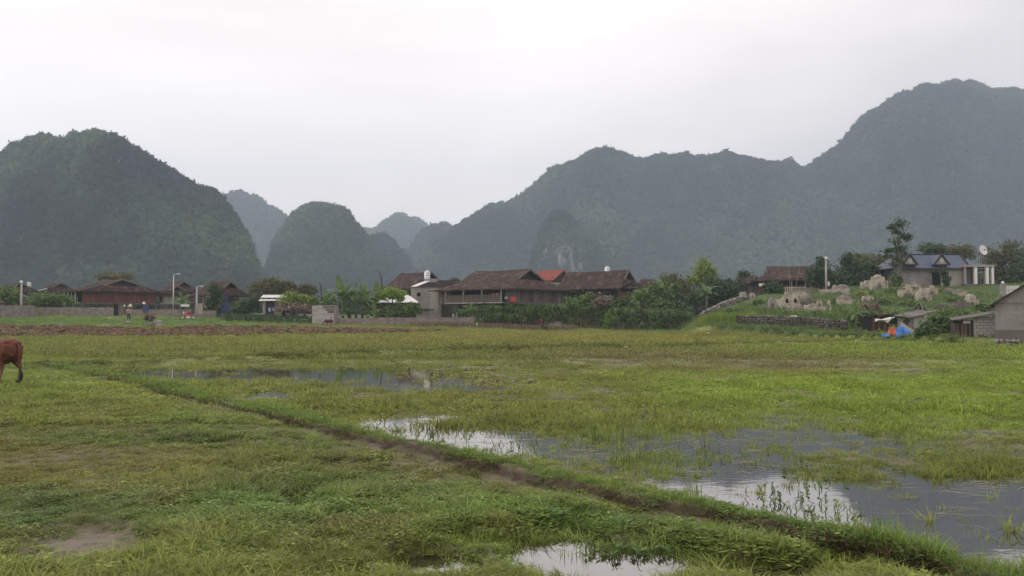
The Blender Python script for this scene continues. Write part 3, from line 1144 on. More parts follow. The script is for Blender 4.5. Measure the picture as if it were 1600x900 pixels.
def hill(name, label, prof, D, fw, seed, dens, size, tint, rocks=(), rock_below=None, amp=1.0, tall=1.0):
    xs = np.array([p[0] for p in prof], float)
    zs = np.array([P(p[0], p[1], D).z for p in prof])
    xw = np.array([P(p[0], 400, D).x for p in prof])
    step = 6.0 * D / 1000
    nu = int(min(420, max(60, (xw[-1] - xw[0]) / step)))
    u = np.linspace(xw[0], xw[-1], nu)
    zt = np.interp(u, xw, zs)
    # little round-off of the straight segments
    k = np.array([1, 2, 1]) / 4
    for _ in range(2): zt[1:-1] = np.convolve(zt, k, 'valid')
    zt = zt + (fbm(u * .045 * 1000 / D, u * 0 + seed, seed, 4, .62) - .46) * 12 * D / 1000
    base = 3.0
    hgt = np.maximum(zt - base, .5)
    hm = hgt.max()
    wv = fw * hm * np.sqrt(hgt / hm) + 6
    nv = 46
    v = np.concatenate([np.linspace(0, 1, nv), np.linspace(1, 0, 20)[1:]])
    side = np.concatenate([-np.ones(nv), np.ones(19)])
    X = np.repeat(u[None, :], len(v), 0)
    s = np.sin(v * math.pi / 2) ** .85
    off = (1 - v)[:, None] * side[:, None] * wv[None, :]
    Y = D + off + 0 * X
    Z = base + s[:, None] * hgt[None, :]
    # gullies and shoulders
    env = np.sin(v * math.pi)[:, None] ** 1.1
    sc = 1000 / D
    g = fbm(X * .012 * sc + seed, Z * .008 * sc + seed * 2.3, seed + 5, 4) - .5
    g2 = np.abs(fbm(X * .028 * sc + seed, Z * .012 * sc, seed + 9, 3) - .5)
    dep = (g * 120 - g2 * 110) * D / 1000 * amp
    Y = Y + dep * env
    Z = Z + env * (fbm(X * .045 * sc, Y * .045 * sc, seed + 19, 4) - .5) * 34 * D / 1000 * amp
    X = X * (1 + .9 * (Y - D) / D)
    want = (np.interp(u, xw, zs) - .75 * size - CAMZ) / D
    have = ((Z - CAMZ) / Y).max(0)
    ker = np.ones(9) / 9
    cor = np.clip(want, .002, None) / np.clip(have, .002, None)
    cor = np.convolve(np.pad(cor, 4, 'edge'), ker, 'valid')
    Z = base + (Z - base) * np.clip(cor, .6, 1.15)[None, :]
    Z = np.maximum(Z, base - 1)
    nr, ncx = Z.shape
    co = np.stack([X, Y, Z], -1)
    ii = np.arange(nr * ncx).reshape(nr, ncx)
    q = np.stack([ii[:-1, :-1], ii[:-1, 1:], ii[1:, 1:], ii[1:, :-1]], -1).reshape(-1, 4)
    me = bpy.data.meshes.new(name)
    me.from_pydata([tuple(p) for p in co.reshape(-1, 3)], [], [tuple(int(i) for i in f) for f in q])
    px, py = proj(X, Y, Z)
    rk = np.zeros(X.shape)
    for (cx, cy, rx, ry, a) in rocks:
        rk = np.maximum(rk, a * np.exp(-(((px - cx) / rx) ** 2 + ((py - cy) / ry) ** 2) ** 2))
    rk = rk * (np.arange(nr)[:, None] < nv)
    at = me.color_attributes.new('rock', 'FLOAT_COLOR', 'POINT')
    at.data.foreach_set('color', np.repeat(rk.reshape(-1, 1), 4, 1).astype(np.float32).ravel())
    me.polygons.foreach_set('use_smooth', np.ones(len(q), bool))
    me.materials.append(HM)
    o = bpy.data.objects.new(name, me)
    COL.objects.link(o)
    tag(o, label, None, kind='structure')
    # forest on the visible side, the crest and a little behind
    nn = int(dens)
    iu = NP.rand(nn) * (ncx - 1.001)
    wgt = np.linalg.norm(np.diff(co[:nv + 6], axis=0), axis=-1).mean(1)
    cdf = np.concatenate([[0], np.cumsum(wgt)]) / wgt.sum()
    iv = np.interp(NP.rand(nn), cdf, np.arange(len(cdf)))
    iv = np.clip(iv, 0, nr - 1.001)
    a, b_ = iv.astype(int), iu.astype(int)
    fa, fb = (iv - a)[:, None], (iu - b_)[:, None]
    p = (co[a, b_] * (1 - fa) + co[a + 1, b_] * fa) * (1 - fb) + (co[a, b_ + 1] * (1 - fa) + co[a + 1, b_ + 1] * fa) * fb
    rkp = rk[a, b_]
    keep = NP.rand(nn) > rkp * .93
    p = p[keep]
    n_ = len(p)
    sz = size * (.55 + .85 * NP.rand(n_) ** 2.2)
    FP.append(p - np.array([0, 0, .12]) * sz[:, None])
    FS.append(np.stack([sz, sz, sz * (.75 + .4 * NP.rand(n_)) * tall], 1))
    t = np.array(tint)[None, :] * (.75 + .5 * NP.rand(n_))[:, None]
    pt = fbm(p[:, 0] * .02 * sc, p[:, 2] * .03 * sc, seed + 40, 4)[:, None]
    big = fbm(p[:, 0] * .009 * sc + 7, p[:, 2] * .012 * sc, seed + 60, 4)[:, None]
    low = 1.12 - .35 * ((p[:, 2:3] - base) / hm)
    t = t * (.15 + 1.7 * pt) * (.25 + 1.5 * sst(.25, .75, big)) * low
    yel = (NP.rand(n_) < .10 + .18 * sst(.5, .7, pt[:, 0]))[:, None]
    t = np.where(yel, t * np.array([1.3, 1.22, .95]), t)
    brn = (NP.rand(n_) < .05)[:, None]
    t = np.where(brn, t * np.array([1.45, 1.1, .95]), t)
    FT.append(t)
    FI.append(NP.randint(0, 4, n_))
    FR.append(np.stack([NP.randn(n_) * .15, NP.randn(n_) * .15, NP.rand(n_) * 6.28], 1))
    return o


FG = (.046, .070, .031)
hill('hill', 'broad forested karst hill rising at the left', [(-420, 480), (-330, 400), (-220, 320), (-120, 262), (-60, 246), (0, 243), (14, 230), (40, 213), (62, 209), (84, 217), (110, 208), (140, 201), (165, 204),
     (186, 213), (212, 227), (240, 247), (270, 264), (298, 286), (325, 290), (345, 305), (370, 336), (388, 366), (400, 392), (410, 418), (418, 445), (428, 480)],
     620, .85, 3, 17000, 5.0, (.056, .084, .036), rocks=[(182, 247, 12, 10, .95), (152, 236, 6, 6, .8), (20, 380, 14, 12, .5)])
hill('hill', 'pale far hill seen between the left hill and the round hill', [(290, 480), (318, 350), (345, 303), (360, 297), (395, 302), (420, 319), (450, 336), (480, 362), (520, 405), (560, 480)], 1650, .7, 7, 5000, 9, FG)
hill('hill', 'steep round karst hill standing alone left of the middle', [(392, 480), (412, 425), (425, 392), (440, 361), (455, 336), (480, 318), (500, 315), (530, 322), (548, 335), (560, 353), (578, 372), (600, 400), (625, 440), (650, 480)], 900, .8, 11, 8500, 6, FG)
hill('hill', 'small low hill against the foot of the round hill', [(545, 480), (568, 385), (584, 366), (598, 362), (612, 372), (632, 396), (652, 424), (672, 480)], 1050, .6, 13, 3000, 6.5, FG)
hill('hill', 'faint far hill closing the valley in the middle', [(520, 480), (552, 370), (566, 352), (580, 358), (592, 351), (610, 335), (626, 331), (646, 337), (662, 346), (692, 373), (722, 412), (765, 480)], 1900, .6, 17, 4500, 10, FG)
hill('hill', 'little rounded hill beside the start of the long ridge', [(590, 480), (632, 396), (664, 353), (690, 345), (710, 352), (742, 382), (782, 432), (825, 480)], 1350, .5, 19, 3500, 8, FG)
hill('hill', 'long forested ridge filling the right half of the skyline', [(585, 480), (650, 405), (692, 366), (716, 352), (740, 333), (766, 319), (808, 308), (830, 290), (850, 270), (880, 255), (920, 236), (945, 230), (975, 237),
     (1002, 247), (1030, 240), (1062, 239), (1100, 242), (1117, 241), (1121, 235), (1150, 236), (1160, 246), (1200, 248), (1240, 253), (1258, 258), (1290, 241), (1315, 221), (1338, 196), (1360, 172), (1390, 152),
     (1440, 133), (1480, 124), (1520, 126), (1560, 136), (1600, 141), (1700, 118), (1850, 165), (2000, 260), (2130, 380), (2200, 480)], 1180, .75, 23, 42000, 6.8, (.044, .070, .034), amp=1.1)
hill('hill', 'pointed limestone outcrop with pale cliffs at its foot', [(798, 480), (818, 450), (832, 410), (842, 366), (855, 341), (870, 326), (886, 331), (902, 347), (930, 377), (958, 406), (985, 442), (1010, 480)], 840, .34, 29, 5500, 5.0, (.040, .062, .029),
     rocks=[(880, 408, 34, 30, 1), (852, 385, 12, 22, .75), (912, 400, 10, 26, .7), (848, 412, 12, 20, .8), (855, 355, 7, 14, .5)], amp=.5)

scatter('forest', 'dense forest covering the karst hills', np.concatenate(FP), np.concatenate(FR), np.concatenate(FS), np.concatenate(FI), np.concatenate(FT), FOREST)


# ------------------------------------------------------------------ haze
def haze():
    mb = MB()
    mb.box((0, 1150, 226), (4600, 2700, 466))
    m, n, l, o = newmat('haze')
    v = N(n, 'ShaderNodeVolumePrincipled')
    v.inputs['Color'].default_value = (.70, .84, 1.0, 1)
    v.inputs['Density'].default_value = .00040
    v.inputs['Anisotropy'].default_value = 0.0
    l.new(v.outputs[0], o.inputs['Volume'])

    ob = mb.build('haze', m)
    tag(ob, 'thin humid haze over the valley', None, kind='stuff')


haze()


# ------------------------------------------------------------------ houses
def hip_roof(mb, Le, We, Lr, zr, ze, tg=.42, p=1.28, nt=16, nx=26, step=.05, gab=.35, rng=R):
    """long slopes from ridge to eave, skirts under a small gable at each end"""
    def xz(t):
        z = zr - (zr - ze) * (1 - (1 - t) ** p) / 1.0
        y = We * t
        if t <= tg: x = Lr + gab * (.4 + .6 * t / tg)
        else: x = Lr + gab + (Le - Lr - gab) * (t - tg) / (1 - tg)
        return x, y, z
    sagk = .10
    for sgn in (-1, 1):
        rows = []
        for i in range(nt + 1):
            t = i / nt
            for dz in ((0,) if i == 0 else (step, 0) if i < nt else (step,)):
                x, y, z = xz(t)
                rows.append([(x * (2 * k / nx - 1), sgn * y, z + dz + rng.gauss(0, .014) - sagk * (1 - (2 * k / nx - 1) ** 2) * (1 - t) * .8) for k in range(nx + 1)])
        b = len(mb.v)
        for r_ in rows: mb.v += r_
        for i in range(len(rows) - 1):
            for k in range(nx):
                a = b + i * (nx + 1) + k
                mb.f.append((a, a + 1, a + nx + 2, a + nx + 1) if sgn < 0 else (a + nx + 1, a + nx + 2, a + 1, a))
    ny = 16
    for sgn in (-1, 1):
        rows = []
        n2 = max(4, int(nt * (1 - tg)))
        for i in range(n2 + 1):
            t = tg + (1 - tg) * i / n2
            for dz in ((step,) if i in (0, n2) else (step, 0)):
                x, y, z = xz(t)
                if i == 0: x = Lr - .1
                rows.append([(sgn * x, y * (2 * k / ny - 1), z + dz + rng.gauss(0, .014)) for k in range(ny + 1)])
        b = len(mb.v)
        for r_ in rows: mb.v += r_
        for i in range(len(rows) - 1):
            for k in range(ny):
                a = b + i * (ny + 1) + k
                mb.f.append((a, a + 1, a + ny + 2, a + ny + 1) if sgn > 0 else (a + ny + 1, a + ny + 2, a + 1, a))
    return xz(tg)


def planks(mb, p0, p1, z0, z1, w=.24, th=.05, rng=R):
    p0, p1 = Vector((*p0, 0)), Vector((*p1, 0))
    d = p1 - p0
    n = max(2, int(d.length / w))
    for i in range(n):
        c = p0 + d * ((i + .5) / n)
        off = rng.uniform(-.012, .012)
        nr = Vector((-d.y, d.x, 0)).normalized() * off
        zz = rng.uniform(-.05, .03)
        mb.box((c.x + nr.x, c.y + nr.y, (z0 + z1) / 2 + zz / 2), (d.length / n * .96, th, z1 - z0 + zz), math.atan2(d.y, d.x))


def stilt_house(label, pl, pc, pr, rl, rr, pyr, pye, pyf, Y, yaw=-40, wall='wood', roof='tile', wall_end=None, balcony=None, posts=True, group=None, base=None, tg=.42, detail=1):
    """pl, pc, pr: left eave corner, near corner and right eave corner in the photo; rl, rr the ridge ends"""
    mpp = Y / F
    c, s = math.cos(D2R(yaw)), -math.sin(D2R(yaw))
    Le = (pc - pl) * mpp / (2 * c)
    We = (pr - pc) * mpp / (2 * s) if s > .05 else 5.0
    Lr = min(Le - .8, (rr - rl) * mpp / (2 * c))
    ctr = P((pl + pr) / 2, pye, Y)
    zg = gz(ctr.x, Y) if base is None else base
    zr, ze, zf = P(800, pyr, Y).z - zg, P(800, pye, Y - .5).z - zg, P(800, pyf, Y - 3).z - zg
    t = thing('stilt_house', label, 'house', (ctr.x, Y, zg - .1), D2R(yaw), group)
    mb = MB()
    xg, yg, zgab = hip_roof(mb, Le, We, Lr, zr, ze, tg)
    r = mb.build('roof', M[roof], t)
    sol = r.modifiers.new('thick', 'SOLIDIFY')
    sol.thickness = .14
    # ridge and verge caps
    cap = MB()
    cap.tube([(-Lr - .35, 0, zr + .06), (-Lr * .3, 0, zr - .03), (Lr * .3, 0, zr - .03), (Lr + .35, 0, zr + .06)], .13, 6)
    cap.build('ridge_cap', M[roof], r)
    for sg in (-1, 1):
        g = MB()
        g.prism([(-yg * .9, zgab + .02), (yg * .9, zgab + .02), (0, zr - .18)], -.04, .04)
        o = g.build('gable', M['darkwood'], t)
        o.location = (sg * (Lr - .45), 0, 0)
        o.rotation_euler = (0, 0, math.pi / 2)
        v = MB()
        for q in (-1, 1):
            pts = [(sg * (Lr + .30 + .12 * k), q * yg * k, zr + .08 - (zr - ze) * (1 - (1 - tg * k) ** 1.28)) for k in (0, .35, .7, 1.0)]
            for a, b in zip(pts[:-1], pts[1:]): v.bar(a, b, .12, .22)
        v.build('verge_board', M['wood'], t)
    wl, ww = Le - 1.25, We - 1.25
    # body
    fl = MB()
    fl.box((0, 0, zf - .1), (2 * wl + .5, 2 * ww + .5, .18))
    fl.build('floor', M['wood'], t)
    zt = ze + (zr - ze) * .12
    inner = MB()
    inner.box((0, 0, (zf + zt) / 2), (2 * wl - .5, 2 * ww - .5, zt - zf))
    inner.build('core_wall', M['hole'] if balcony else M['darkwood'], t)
    for nm, a, b in (('front_wall', (-wl, -ww), (wl, -ww)), ('end_wall', (wl, -ww), (wl, ww)), ('far_end_wall', (-wl, ww), (-wl, -ww)), ('back_wall', (wl, ww), (-wl, ww))):
        w = MB()
        if nm == 'front_wall' and balcony:
            f0, f1 = balcony
            for sa, sb, ins in ((0, f0, 0), (f1, 1, 0), (f0, f1, 1.7)):
                if sb - sa < .04: continue
                w = MB()
                planks(w, (-wl + 2 * wl * sa, -ww + ins), (-wl + 2 * wl * sb, -ww + ins), zf, zt)
                w.build(nm, M[wall], t)
            continue
        else:
            planks(w, a, b, zf, zt)
        w.build(nm, M[(wall_end or wall) if nm == 'end_wall' else wall], t)
    # windows and a door on the two walls in view
    for k in range(3):
        x = wl * (-.6 + .6 * k)
        if balcony: continue
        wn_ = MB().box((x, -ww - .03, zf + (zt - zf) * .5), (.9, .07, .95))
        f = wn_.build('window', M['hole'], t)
        fr = MB()
        for dx in (-.5, .5): fr.box((x + dx, -ww - .06, zf + (zt - zf) * .5), (.1, .1, 1.1))
        for dz in (-.5, .5): fr.box((x, -ww - .065, zf + (zt - zf) * .5 + dz), (1.1, .1, .1))
        fr.build('frame', M['wood'], f)
    if balcony:
        f0, f1 = balcony
        x0, x1 = -wl + 2 * wl * f0, -wl + 2 * wl * f1
        b = thing_part('balcony', t)
        rail = MB()
        rail.bar((x0, -ww - .9, zf + .95), (x1, -ww - .9, zf + .95), .08)
        rail.bar((x0, -ww - .9, zf + .5), (x1, -ww - .9, zf + .5), .05)
        inst_o(rail.build('rail', M['wood'], b))
        dk = MB().box(((x0 + x1) / 2, -ww - .45, zf - .05), (x1 - x0, 1.1, .14))
        dk.build('deck', M['paleboard'], b)
        nb = int((x1 - x0) / .22)
        bal = MB().box(((x0 + x1) / 2 - (x1 - x0) / (2 * nb) * 0, -ww - .93, zf + .5), (.12, .03, .86))
        me = None
        for k in range(nb):
            xx = x0 + (x1 - x0) * (k + .5) / nb
            if me is None:
                o = MB().box((0, 0, 0), (.15, .035, .84)).build('baluster', M['redwood' if wall_end == 'redwood' else 'wood'], b)
                me = o.data
            else:
                o = inst('baluster', me, b)
            o.location = (xx, -ww - .94 + R.uniform(-.01, .01), zf + .47)
        npst = max(3, int((x1 - x0) / 2.6))
        for k in range(npst + 1):
            xx = x0 + (x1 - x0) * k / npst
            MB().box((xx, -ww - .86, (zf + ze) / 2), (.13, .13, ze - zf + .3)).build('balcony_post', M['paleboard'], t)
        for fx in (.18, .55, .82):
            xx = x0 + (x1 - x0) * fx
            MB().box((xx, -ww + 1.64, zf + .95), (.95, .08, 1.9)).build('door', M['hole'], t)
    if posts:
        me = None
        nxp = max(3, int(2 * wl / 2.7))
        for i in range(nxp + 1):
            for j in range(4):
                x, y = -wl + 2 * wl * i / nxp, -ww + 2 * ww * j / 3
                if me is None:
                    o = MB().tube([(0, 0, -.6), (0, 0, zf)], [.17, .15], 7).build('stilt', M['wood'], t)
                    me = o.data
                    o.location = (x, y, 0)
                else:
                    inst('stilt', me, t, (x, y, 0))
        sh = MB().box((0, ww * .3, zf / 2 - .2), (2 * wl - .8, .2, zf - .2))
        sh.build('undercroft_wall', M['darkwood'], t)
    return t, dict(Le=Le, We=We, Lr=Lr, zr=zr, ze=ze, zf=zf, wl=wl, ww=ww)


def thing_part(name, parent):
    o = bpy.data.objects.new(name, None)
    COL.objects.link(o)
    o.parent = parent
    return o


def inst_o(o):
    return o


# ---- left village
stilt_house('dark roofed house behind the palm at the far left end of the village', -14, 26, 62, 2, 42, 442, 456, 470, 136)
stilt_house('low dark house with one pale verge, second from the left end', 52, 84, 126, 66, 108, 442, 457, 470, 146, roof='tile')
hC, dC = stilt_house('wide brown house with red boarded end wall and long front balcony', 106, 160, 250, 152, 194, 437, 457, 472, 124, wall='darkwood', wall_end='redwood', balcony=(.08, .95))
stilt_house('small house with reddish brown roof behind the tall thin lamp post', 240, 262, 304, 252, 292, 447, 461, 474, 134, roof='tile2', wall='paleboard')
stilt_house('dark roof peeping out behind the reddish brown roof', 244, 274, 316, 262, 292, 440, 457, 470, 150)
hE, dE = stilt_house('brown tiled timber house with blue cloth hung on its open front', 296, 350, 392, 314, 362, 440, 463, 478, 120, roof='tile2', balcony=(.5, .95))
stilt_house('little dark roof to the right of the round dark tree', 424, 446, 478, 440, 456, 441, 458, 472, 142)
# ---- middle
hH, dH = stilt_house('brown roofed house behind the grey plastered annex and striped water tank', 592, 655, 708, 624, 672, 426, 453, 470, 124, wall='paleboard')
hI, dI = stilt_house('big timber stilt house with red washing on its balcony, in the middle', 670, 800, 900, 757, 838, 422.5, 455, 472, 112, balcony=(.13, .93), wall='wood')
hK, dK = stilt_house('dark roofed stilt house with water tank behind its ridge, right of the red roof', 862, 962, 1006, 885, 968, 424, 453, 472, 124, wall='darkwood')
stilt_house('low dark roof between the tank house and the bushes', 984, 1008, 1042, 996, 1024, 436, 448, 466, 152, roof='tile2')
hM, dM = stilt_house('stilt house with white balusters at the top of the graveyard', 1160, 1290, 1322, 1208, 1282, 416, 441, 457, 118, yaw=-14, wall='redwood', balcony=(.05, .6), roof='tile')
stilt_house('dark brown roof behind the bushes left of the graveyard house', 1136, 1165, 1200, 1148, 1180, 431, 444, 462, 140)


def part_box(name, parent, c, d, m, rz=0.0, jit=0):
    return MB().box(c, d, rz, jit=jit).build(name, M[m], parent)


# red tiled gable house behind the two big roofs
def red_house():
    Y = 142
    c = P(862, 440, Y)
    g = gz(c.x, Y)
    t = thing('brick_house', 'house with bright red tiled gable roof between the two big brown roofs', 'house', (c.x, Y, g), D2R(-40))
    zr, ze = P(0, 424, Y).z - g, P(0, 441, Y).z - g
    mb = MB()
    L, Wd = 2.7, 3.2
    nt = 12
    for sg in (-1, 1):
        for i in range(nt):
            a, b = i / nt, (i + 1) / nt
            mb.add([(-L, sg * Wd * a, zr + (ze - zr) * a), (L, sg * Wd * a, zr + (ze - zr) * a), (L, sg * Wd * b, zr + (ze - zr) * b + .05), (-L, sg * Wd * b, zr + (ze - zr) * b + .05)], [(0, 1, 2, 3)])
    r = mb.build('roof', M['redtile'], t)
    r.modifiers.new('thick', 'SOLIDIFY').thickness = .12
    MB().tube([(-L - .1, 0, zr + .08), (L + .1, 0, zr + .08)], .14, 6).build('ridge_cap', M['redtile'], r)
    part_box('wall', t, (0, 0, ze / 2), (2 * L - .8, 2 * Wd - .9, ze), 'plaster_cr')
    w = MB().prism([(-Wd + .5, ze - .1), (Wd - .5, ze - .1), (0, zr - .3)], -.1, .1)
    o = w.build('gable', M['darkwood'], t)
    o.location = (L - .35, 0, 0)
    o.rotation_euler = (0, 0, math.pi / 2)


red_house()


# porch roof in front of the tank house
def porch():
    Y = 116
    c = P(986, 455, Y)
    g = gz(c.x, Y)
    t = thing('porch', 'low open porch with red cloth under its dark gable, right of the tank house', 'porch', (c.x, Y, g), D2R(-8))
    zr, ze = P(0, 444, Y).z - g, P(0, 454, Y).z - g
    mb = MB()
    for i in range(8):
        a, b = i / 8, (i + 1) / 8
        for sg in (-1, 1):
            mb.add([(sg * 2.0 * a, -1.6, zr + (ze - zr) * a), (sg * 2.0 * b, -1.6, zr + (ze - zr) * b + .04), (sg * 2.0 * b, 2, zr + (ze - zr) * b + .04), (sg * 2.0 * a, 2, zr + (ze - zr) * a)], [(0, 1, 2, 3)])
    mb.build('roof', M['tile2'], t).modifiers.new('thick', 'SOLIDIFY').thickness = .1
    part_box('end_wall', t, (0, .2, (ze) / 2 + .6), (3.1, .1, ze - 1.5), 'redwood')
    for sx in (-1.6, 1.6): part_box('post', t, (sx, -1.3, ze / 2), (.14, .14, ze), 'wood')
    return t


porch()


# grey annex with flat slab, tank on top
def annex():
    Y = 114
    c = P(668, 470, Y)
    g = gz(c.x, Y)
    m_ = Y / F
    t = thing('annex', 'grey plastered annex with small window and brown lean-to roof beside the big stilt house', 'house', (c.x, Y, g), D2R(-18))
    zt = P(0, 449, Y).z - g
    x0, x1 = (640 - 668) * m_, (700 - 668) * m_
    part_box('wall', t, ((x0 + x1) / 2 - .2, 1.5, zt / 2), (x1 - x0 - .6, 3.6, zt), 'plaster_cr')
    part_box('wall_panel', t, ((664 - 668) * m_, -.34, zt * .58), (2.0, .08, zt * .72), 'plaster')
    part_box('wall_panel', t, ((676 - 668) * m_ + .5, -.37, zt * .62), (1.3, .12, zt * .68), 'paleboard')
    w = part_box('window', t, ((655 - 668) * m_, -.40, zt * .80), (.55, .06, .5), 'hole')
    MB().box(((655 - 668) * m_, -.42, zt * .80 - .3), (.75, .14, .08)).build('sill', M['plaster'], w)
    part_box('floor_band', t, ((660 - 668) * m_, -.42, zt * .36), (3.8, .2, .14), 'darkwood')
    mb = MB()
    zr = P(0, 438, Y).z - g
    a, b = (664 - 668) * m_, (722 - 668) * m_
    nt = 14
    for i in range(nt):
        u, v = i / nt, (i + 1) / nt
        mb.add([(a - .6 * u, 3 - 3.6 * u, zr + (zt - zr) * u), (b - 1.8 + 1.8 * u, 3 - 3.6 * u, zr + (zt - zr) * u), (b - 1.8 + 1.8 * v, 3 - 3.6 * v, zr + (zt - zr) * v + .05), (a - .6 * v, 3 - 3.6 * v, zr + (zt - zr) * v + .05)], [(0, 1, 2, 3)])
    mb.build('roof', M['tile'], t).modifiers.new('thick', 'SOLIDIFY').thickness = .12
    s = MB().bar(((648 - 668) * m_, -.7, zt + .10), ((663 - 668) * m_, 2.6, zr + .25), 1.0, .12)
    s.build('flashing', M['tin'], t)
    part_box('tank_stand', t, (-.25, 2.3, zr + .05), (1.5, 1.5, .5), 'plaster')
    return t


annex()


def water_tank(label, px, py0, py1, Y, w_px, stand=.6, horizontal=False):
    c = P(px, py1, Y)
    h = (py1 - py0) * Y / F
    r = w_px * Y / F / 2
    t = thing('water_tank', label, 'water tank', (c.x, Y, c.z))
    mb = MB()
    prof = [(r * .96, 0), (r, .03)]
    n = 4
    for k in range(n):
        a = .05 + (h * .78 - .05) * k / n
        b = .05 + (h * .78 - .05) * (k + 1) / n
        prof += [(r, a), (r, b - .07 * h), (r * .90, b - .05 * h), (r * .90, b - .02 * h), (r, b)]
    prof += [(r * .8, h * .86), (r * .35, h * .93), (r * .3, h * .94)]
    mb.lathe(prof, n=18)
    mb.build('drum', M['steel'], t, True)
    MB().lathe([(r * .34, h * .93), (r * .34, h * .99), (r * .1, h)], n=12).build('lid', M['steel'], t)
    for k in range(3):
        z = .05 + (h * .78 - .05) * (k + 1) / 4 - .035 * h
        MB().lathe([(r * .93, z - .018 * h), (r * .955, z), (r * .93, z + .018 * h)], n=18).build('band', M['black'], t)
    for k in range(4):
        a = math.pi / 4 + k * math.pi / 2
        MB().tube([(r * .8 * math.cos(a), r * .8 * math.sin(a), -stand), (r * .8 * math.cos(a), r * .8 * math.sin(a), .03)], .05, 6).build('leg', M['steel'], t)
    return t


water_tank('steel water tank with dark bands standing on the grey annex', 667.5, 422, 436, 117, 9.5, .7)
water_tank('white topped water tank just behind the ridge of the dark stilt house', 949, 415.5, 430, 129, 8.5, 1.2)
water_tank('tiny white tank above the second roof from the left', 45.5, 440.5, 447, 139, 6, 1.5)

# verge of the second house: a pale metal strip
c_ = P(65, 452, 140)
t_ = thing('roof_flashing', 'pale metal strip along the edge of the second low dark roof', 'flashing', tuple(c_))
MB().bar((-.95, -.1, -.35), (.85, 0, .1), .5, .12).build('strip', M['tin'], t_)


# cloths on the balconies
def cloth(name, label, px, py0, py1, Y, wpx, m, group=None):
    a = P(px, py0, Y)
    h, w = (py1 - py0) * Y / F, wpx * Y / F
    mb = MB()
    nx, nz_ = 6, 5
    for j in range(nz_ + 1):
        for i in range(nx + 1):
            x = (i / nx - .5) * w
            mb.v.append((x * (1 - .08 * j / nz_), .06 * math.sin(i * 1.9 + j * .3) * (.3 + j / nz_), -h * j / nz_ + (.03 * math.sin(i * 2.2) if j == nz_ else 0)))
    for j in range(nz_):
        for i in range(nx):
            k = j * (nx + 1) + i
            mb.f.append((k, k + 1, k + nx + 2, k + nx + 1))
    o = mb.build(name, M[m], None, True, tuple(a))
    o.modifiers.new('thick', 'SOLIDIFY').thickness = .03
    tag(o, label, 'cloth', group)
    return o


Yb = 104.5
cloth('washing', 'red garment hung high at the left on the balcony of the big stilt house', 771, 457.5, 464, 105.2, 5, 'redcloth')
cloth('washing', 'red garment with pale hem next to the leftmost red one on the balcony line', 777.5, 457.5, 463.5, 105.2, 5, 'pinkcloth')
cloth('washing', 'pale cloth drooping over the middle of the balcony rail', 791, 463.5, 467.5, 103.8, 5, 'paleboard')
cloth('washing', 'bright red cloth over the right end of the balcony rail', 802, 464, 471.5, 103.2, 9.5, 'redcloth')
cloth('washing', 'blue cloth hung under the eave of the brown timber house on the left', 352, 463.5, 470, 113.5, 11, 'bluecloth')
cloth('washing', 'dark blue sheet covering the lower front of the brown timber house on the left', 353, 474, 489, 113, 17, 'bluecloth')
cloth('washing', 'white shirt hanging inside the porch of the graveyard house', 1189, 443, 447.5, 112, 7, 'white')


# white corrugated shack
def tin_shack():
    Y = 104
    c = P(424, 490, Y)
    m_ = Y / F
    g = gz(c.x, Y)
    t = thing('tin_shack', 'white corrugated roofed shack with blue curtain in its opening', 'shack', (c.x, Y, g), D2R(6))
    zt, zm, zl = P(0, 460, Y).z - g, P(0, 466.5, Y).z - g, P(0, 470, Y).z - g
    x0, x1 = (410 - 424) * m_, (441 - 424) * m_
    for nm, ya, yb, za, zb in (('roof', 2.2, .3, zt, zm + .15), ('awning', .5, -1.1, zm - .05, zl)):
        mb = MB()
        n = 44
        for i in range(n + 1):
            x = x0 - .3 + (x1 - x0 + .8) * i / n
            dz = .045 * math.sin(i * 1.8)
            mb.v += [(x, ya, za + dz), (x, yb, zb + dz)]
        for i in range(n): mb.f.append((2 * i, 2 * i + 1, 2 * i + 3, 2 * i + 2))
        mb.build(nm, M['tin'], t).modifiers.new('thick', 'SOLIDIFY').thickness = .03
    part_box('wall', t, (x0 + .25, 0, zl / 2), (.35, .3, zl), 'plaster_cr')
    part_box('wall', t, (x1 - .5, 0, zl / 2), (.9, .3, zl), 'plaster_cr')
    part_box('sill_wall', t, ((x0 + x1) / 2 - .1, 0, zl * .13), (x1 - x0 - 1.2, .28, zl * .26), 'plaster_cr')
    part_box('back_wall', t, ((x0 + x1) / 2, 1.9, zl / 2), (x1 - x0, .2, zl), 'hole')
    cv = MB()
    for k in range(9): cv.box((x0 + .6 + k * .17, .05, zl * .6), (.15, .05 + .03 * (k % 2), zl * .62))
    cv.build('curtain', M['bluecloth'], t)
    part_box('poster', t, ((x0 + x1) / 2 - .35, -.02, zl * .55), (.22, .03, .5), 'white')
    part_box('poster', t, ((x0 + x1) / 2 + .12, -.02, zl * .58), (.18, .03, .36), 'white')


tin_shack()


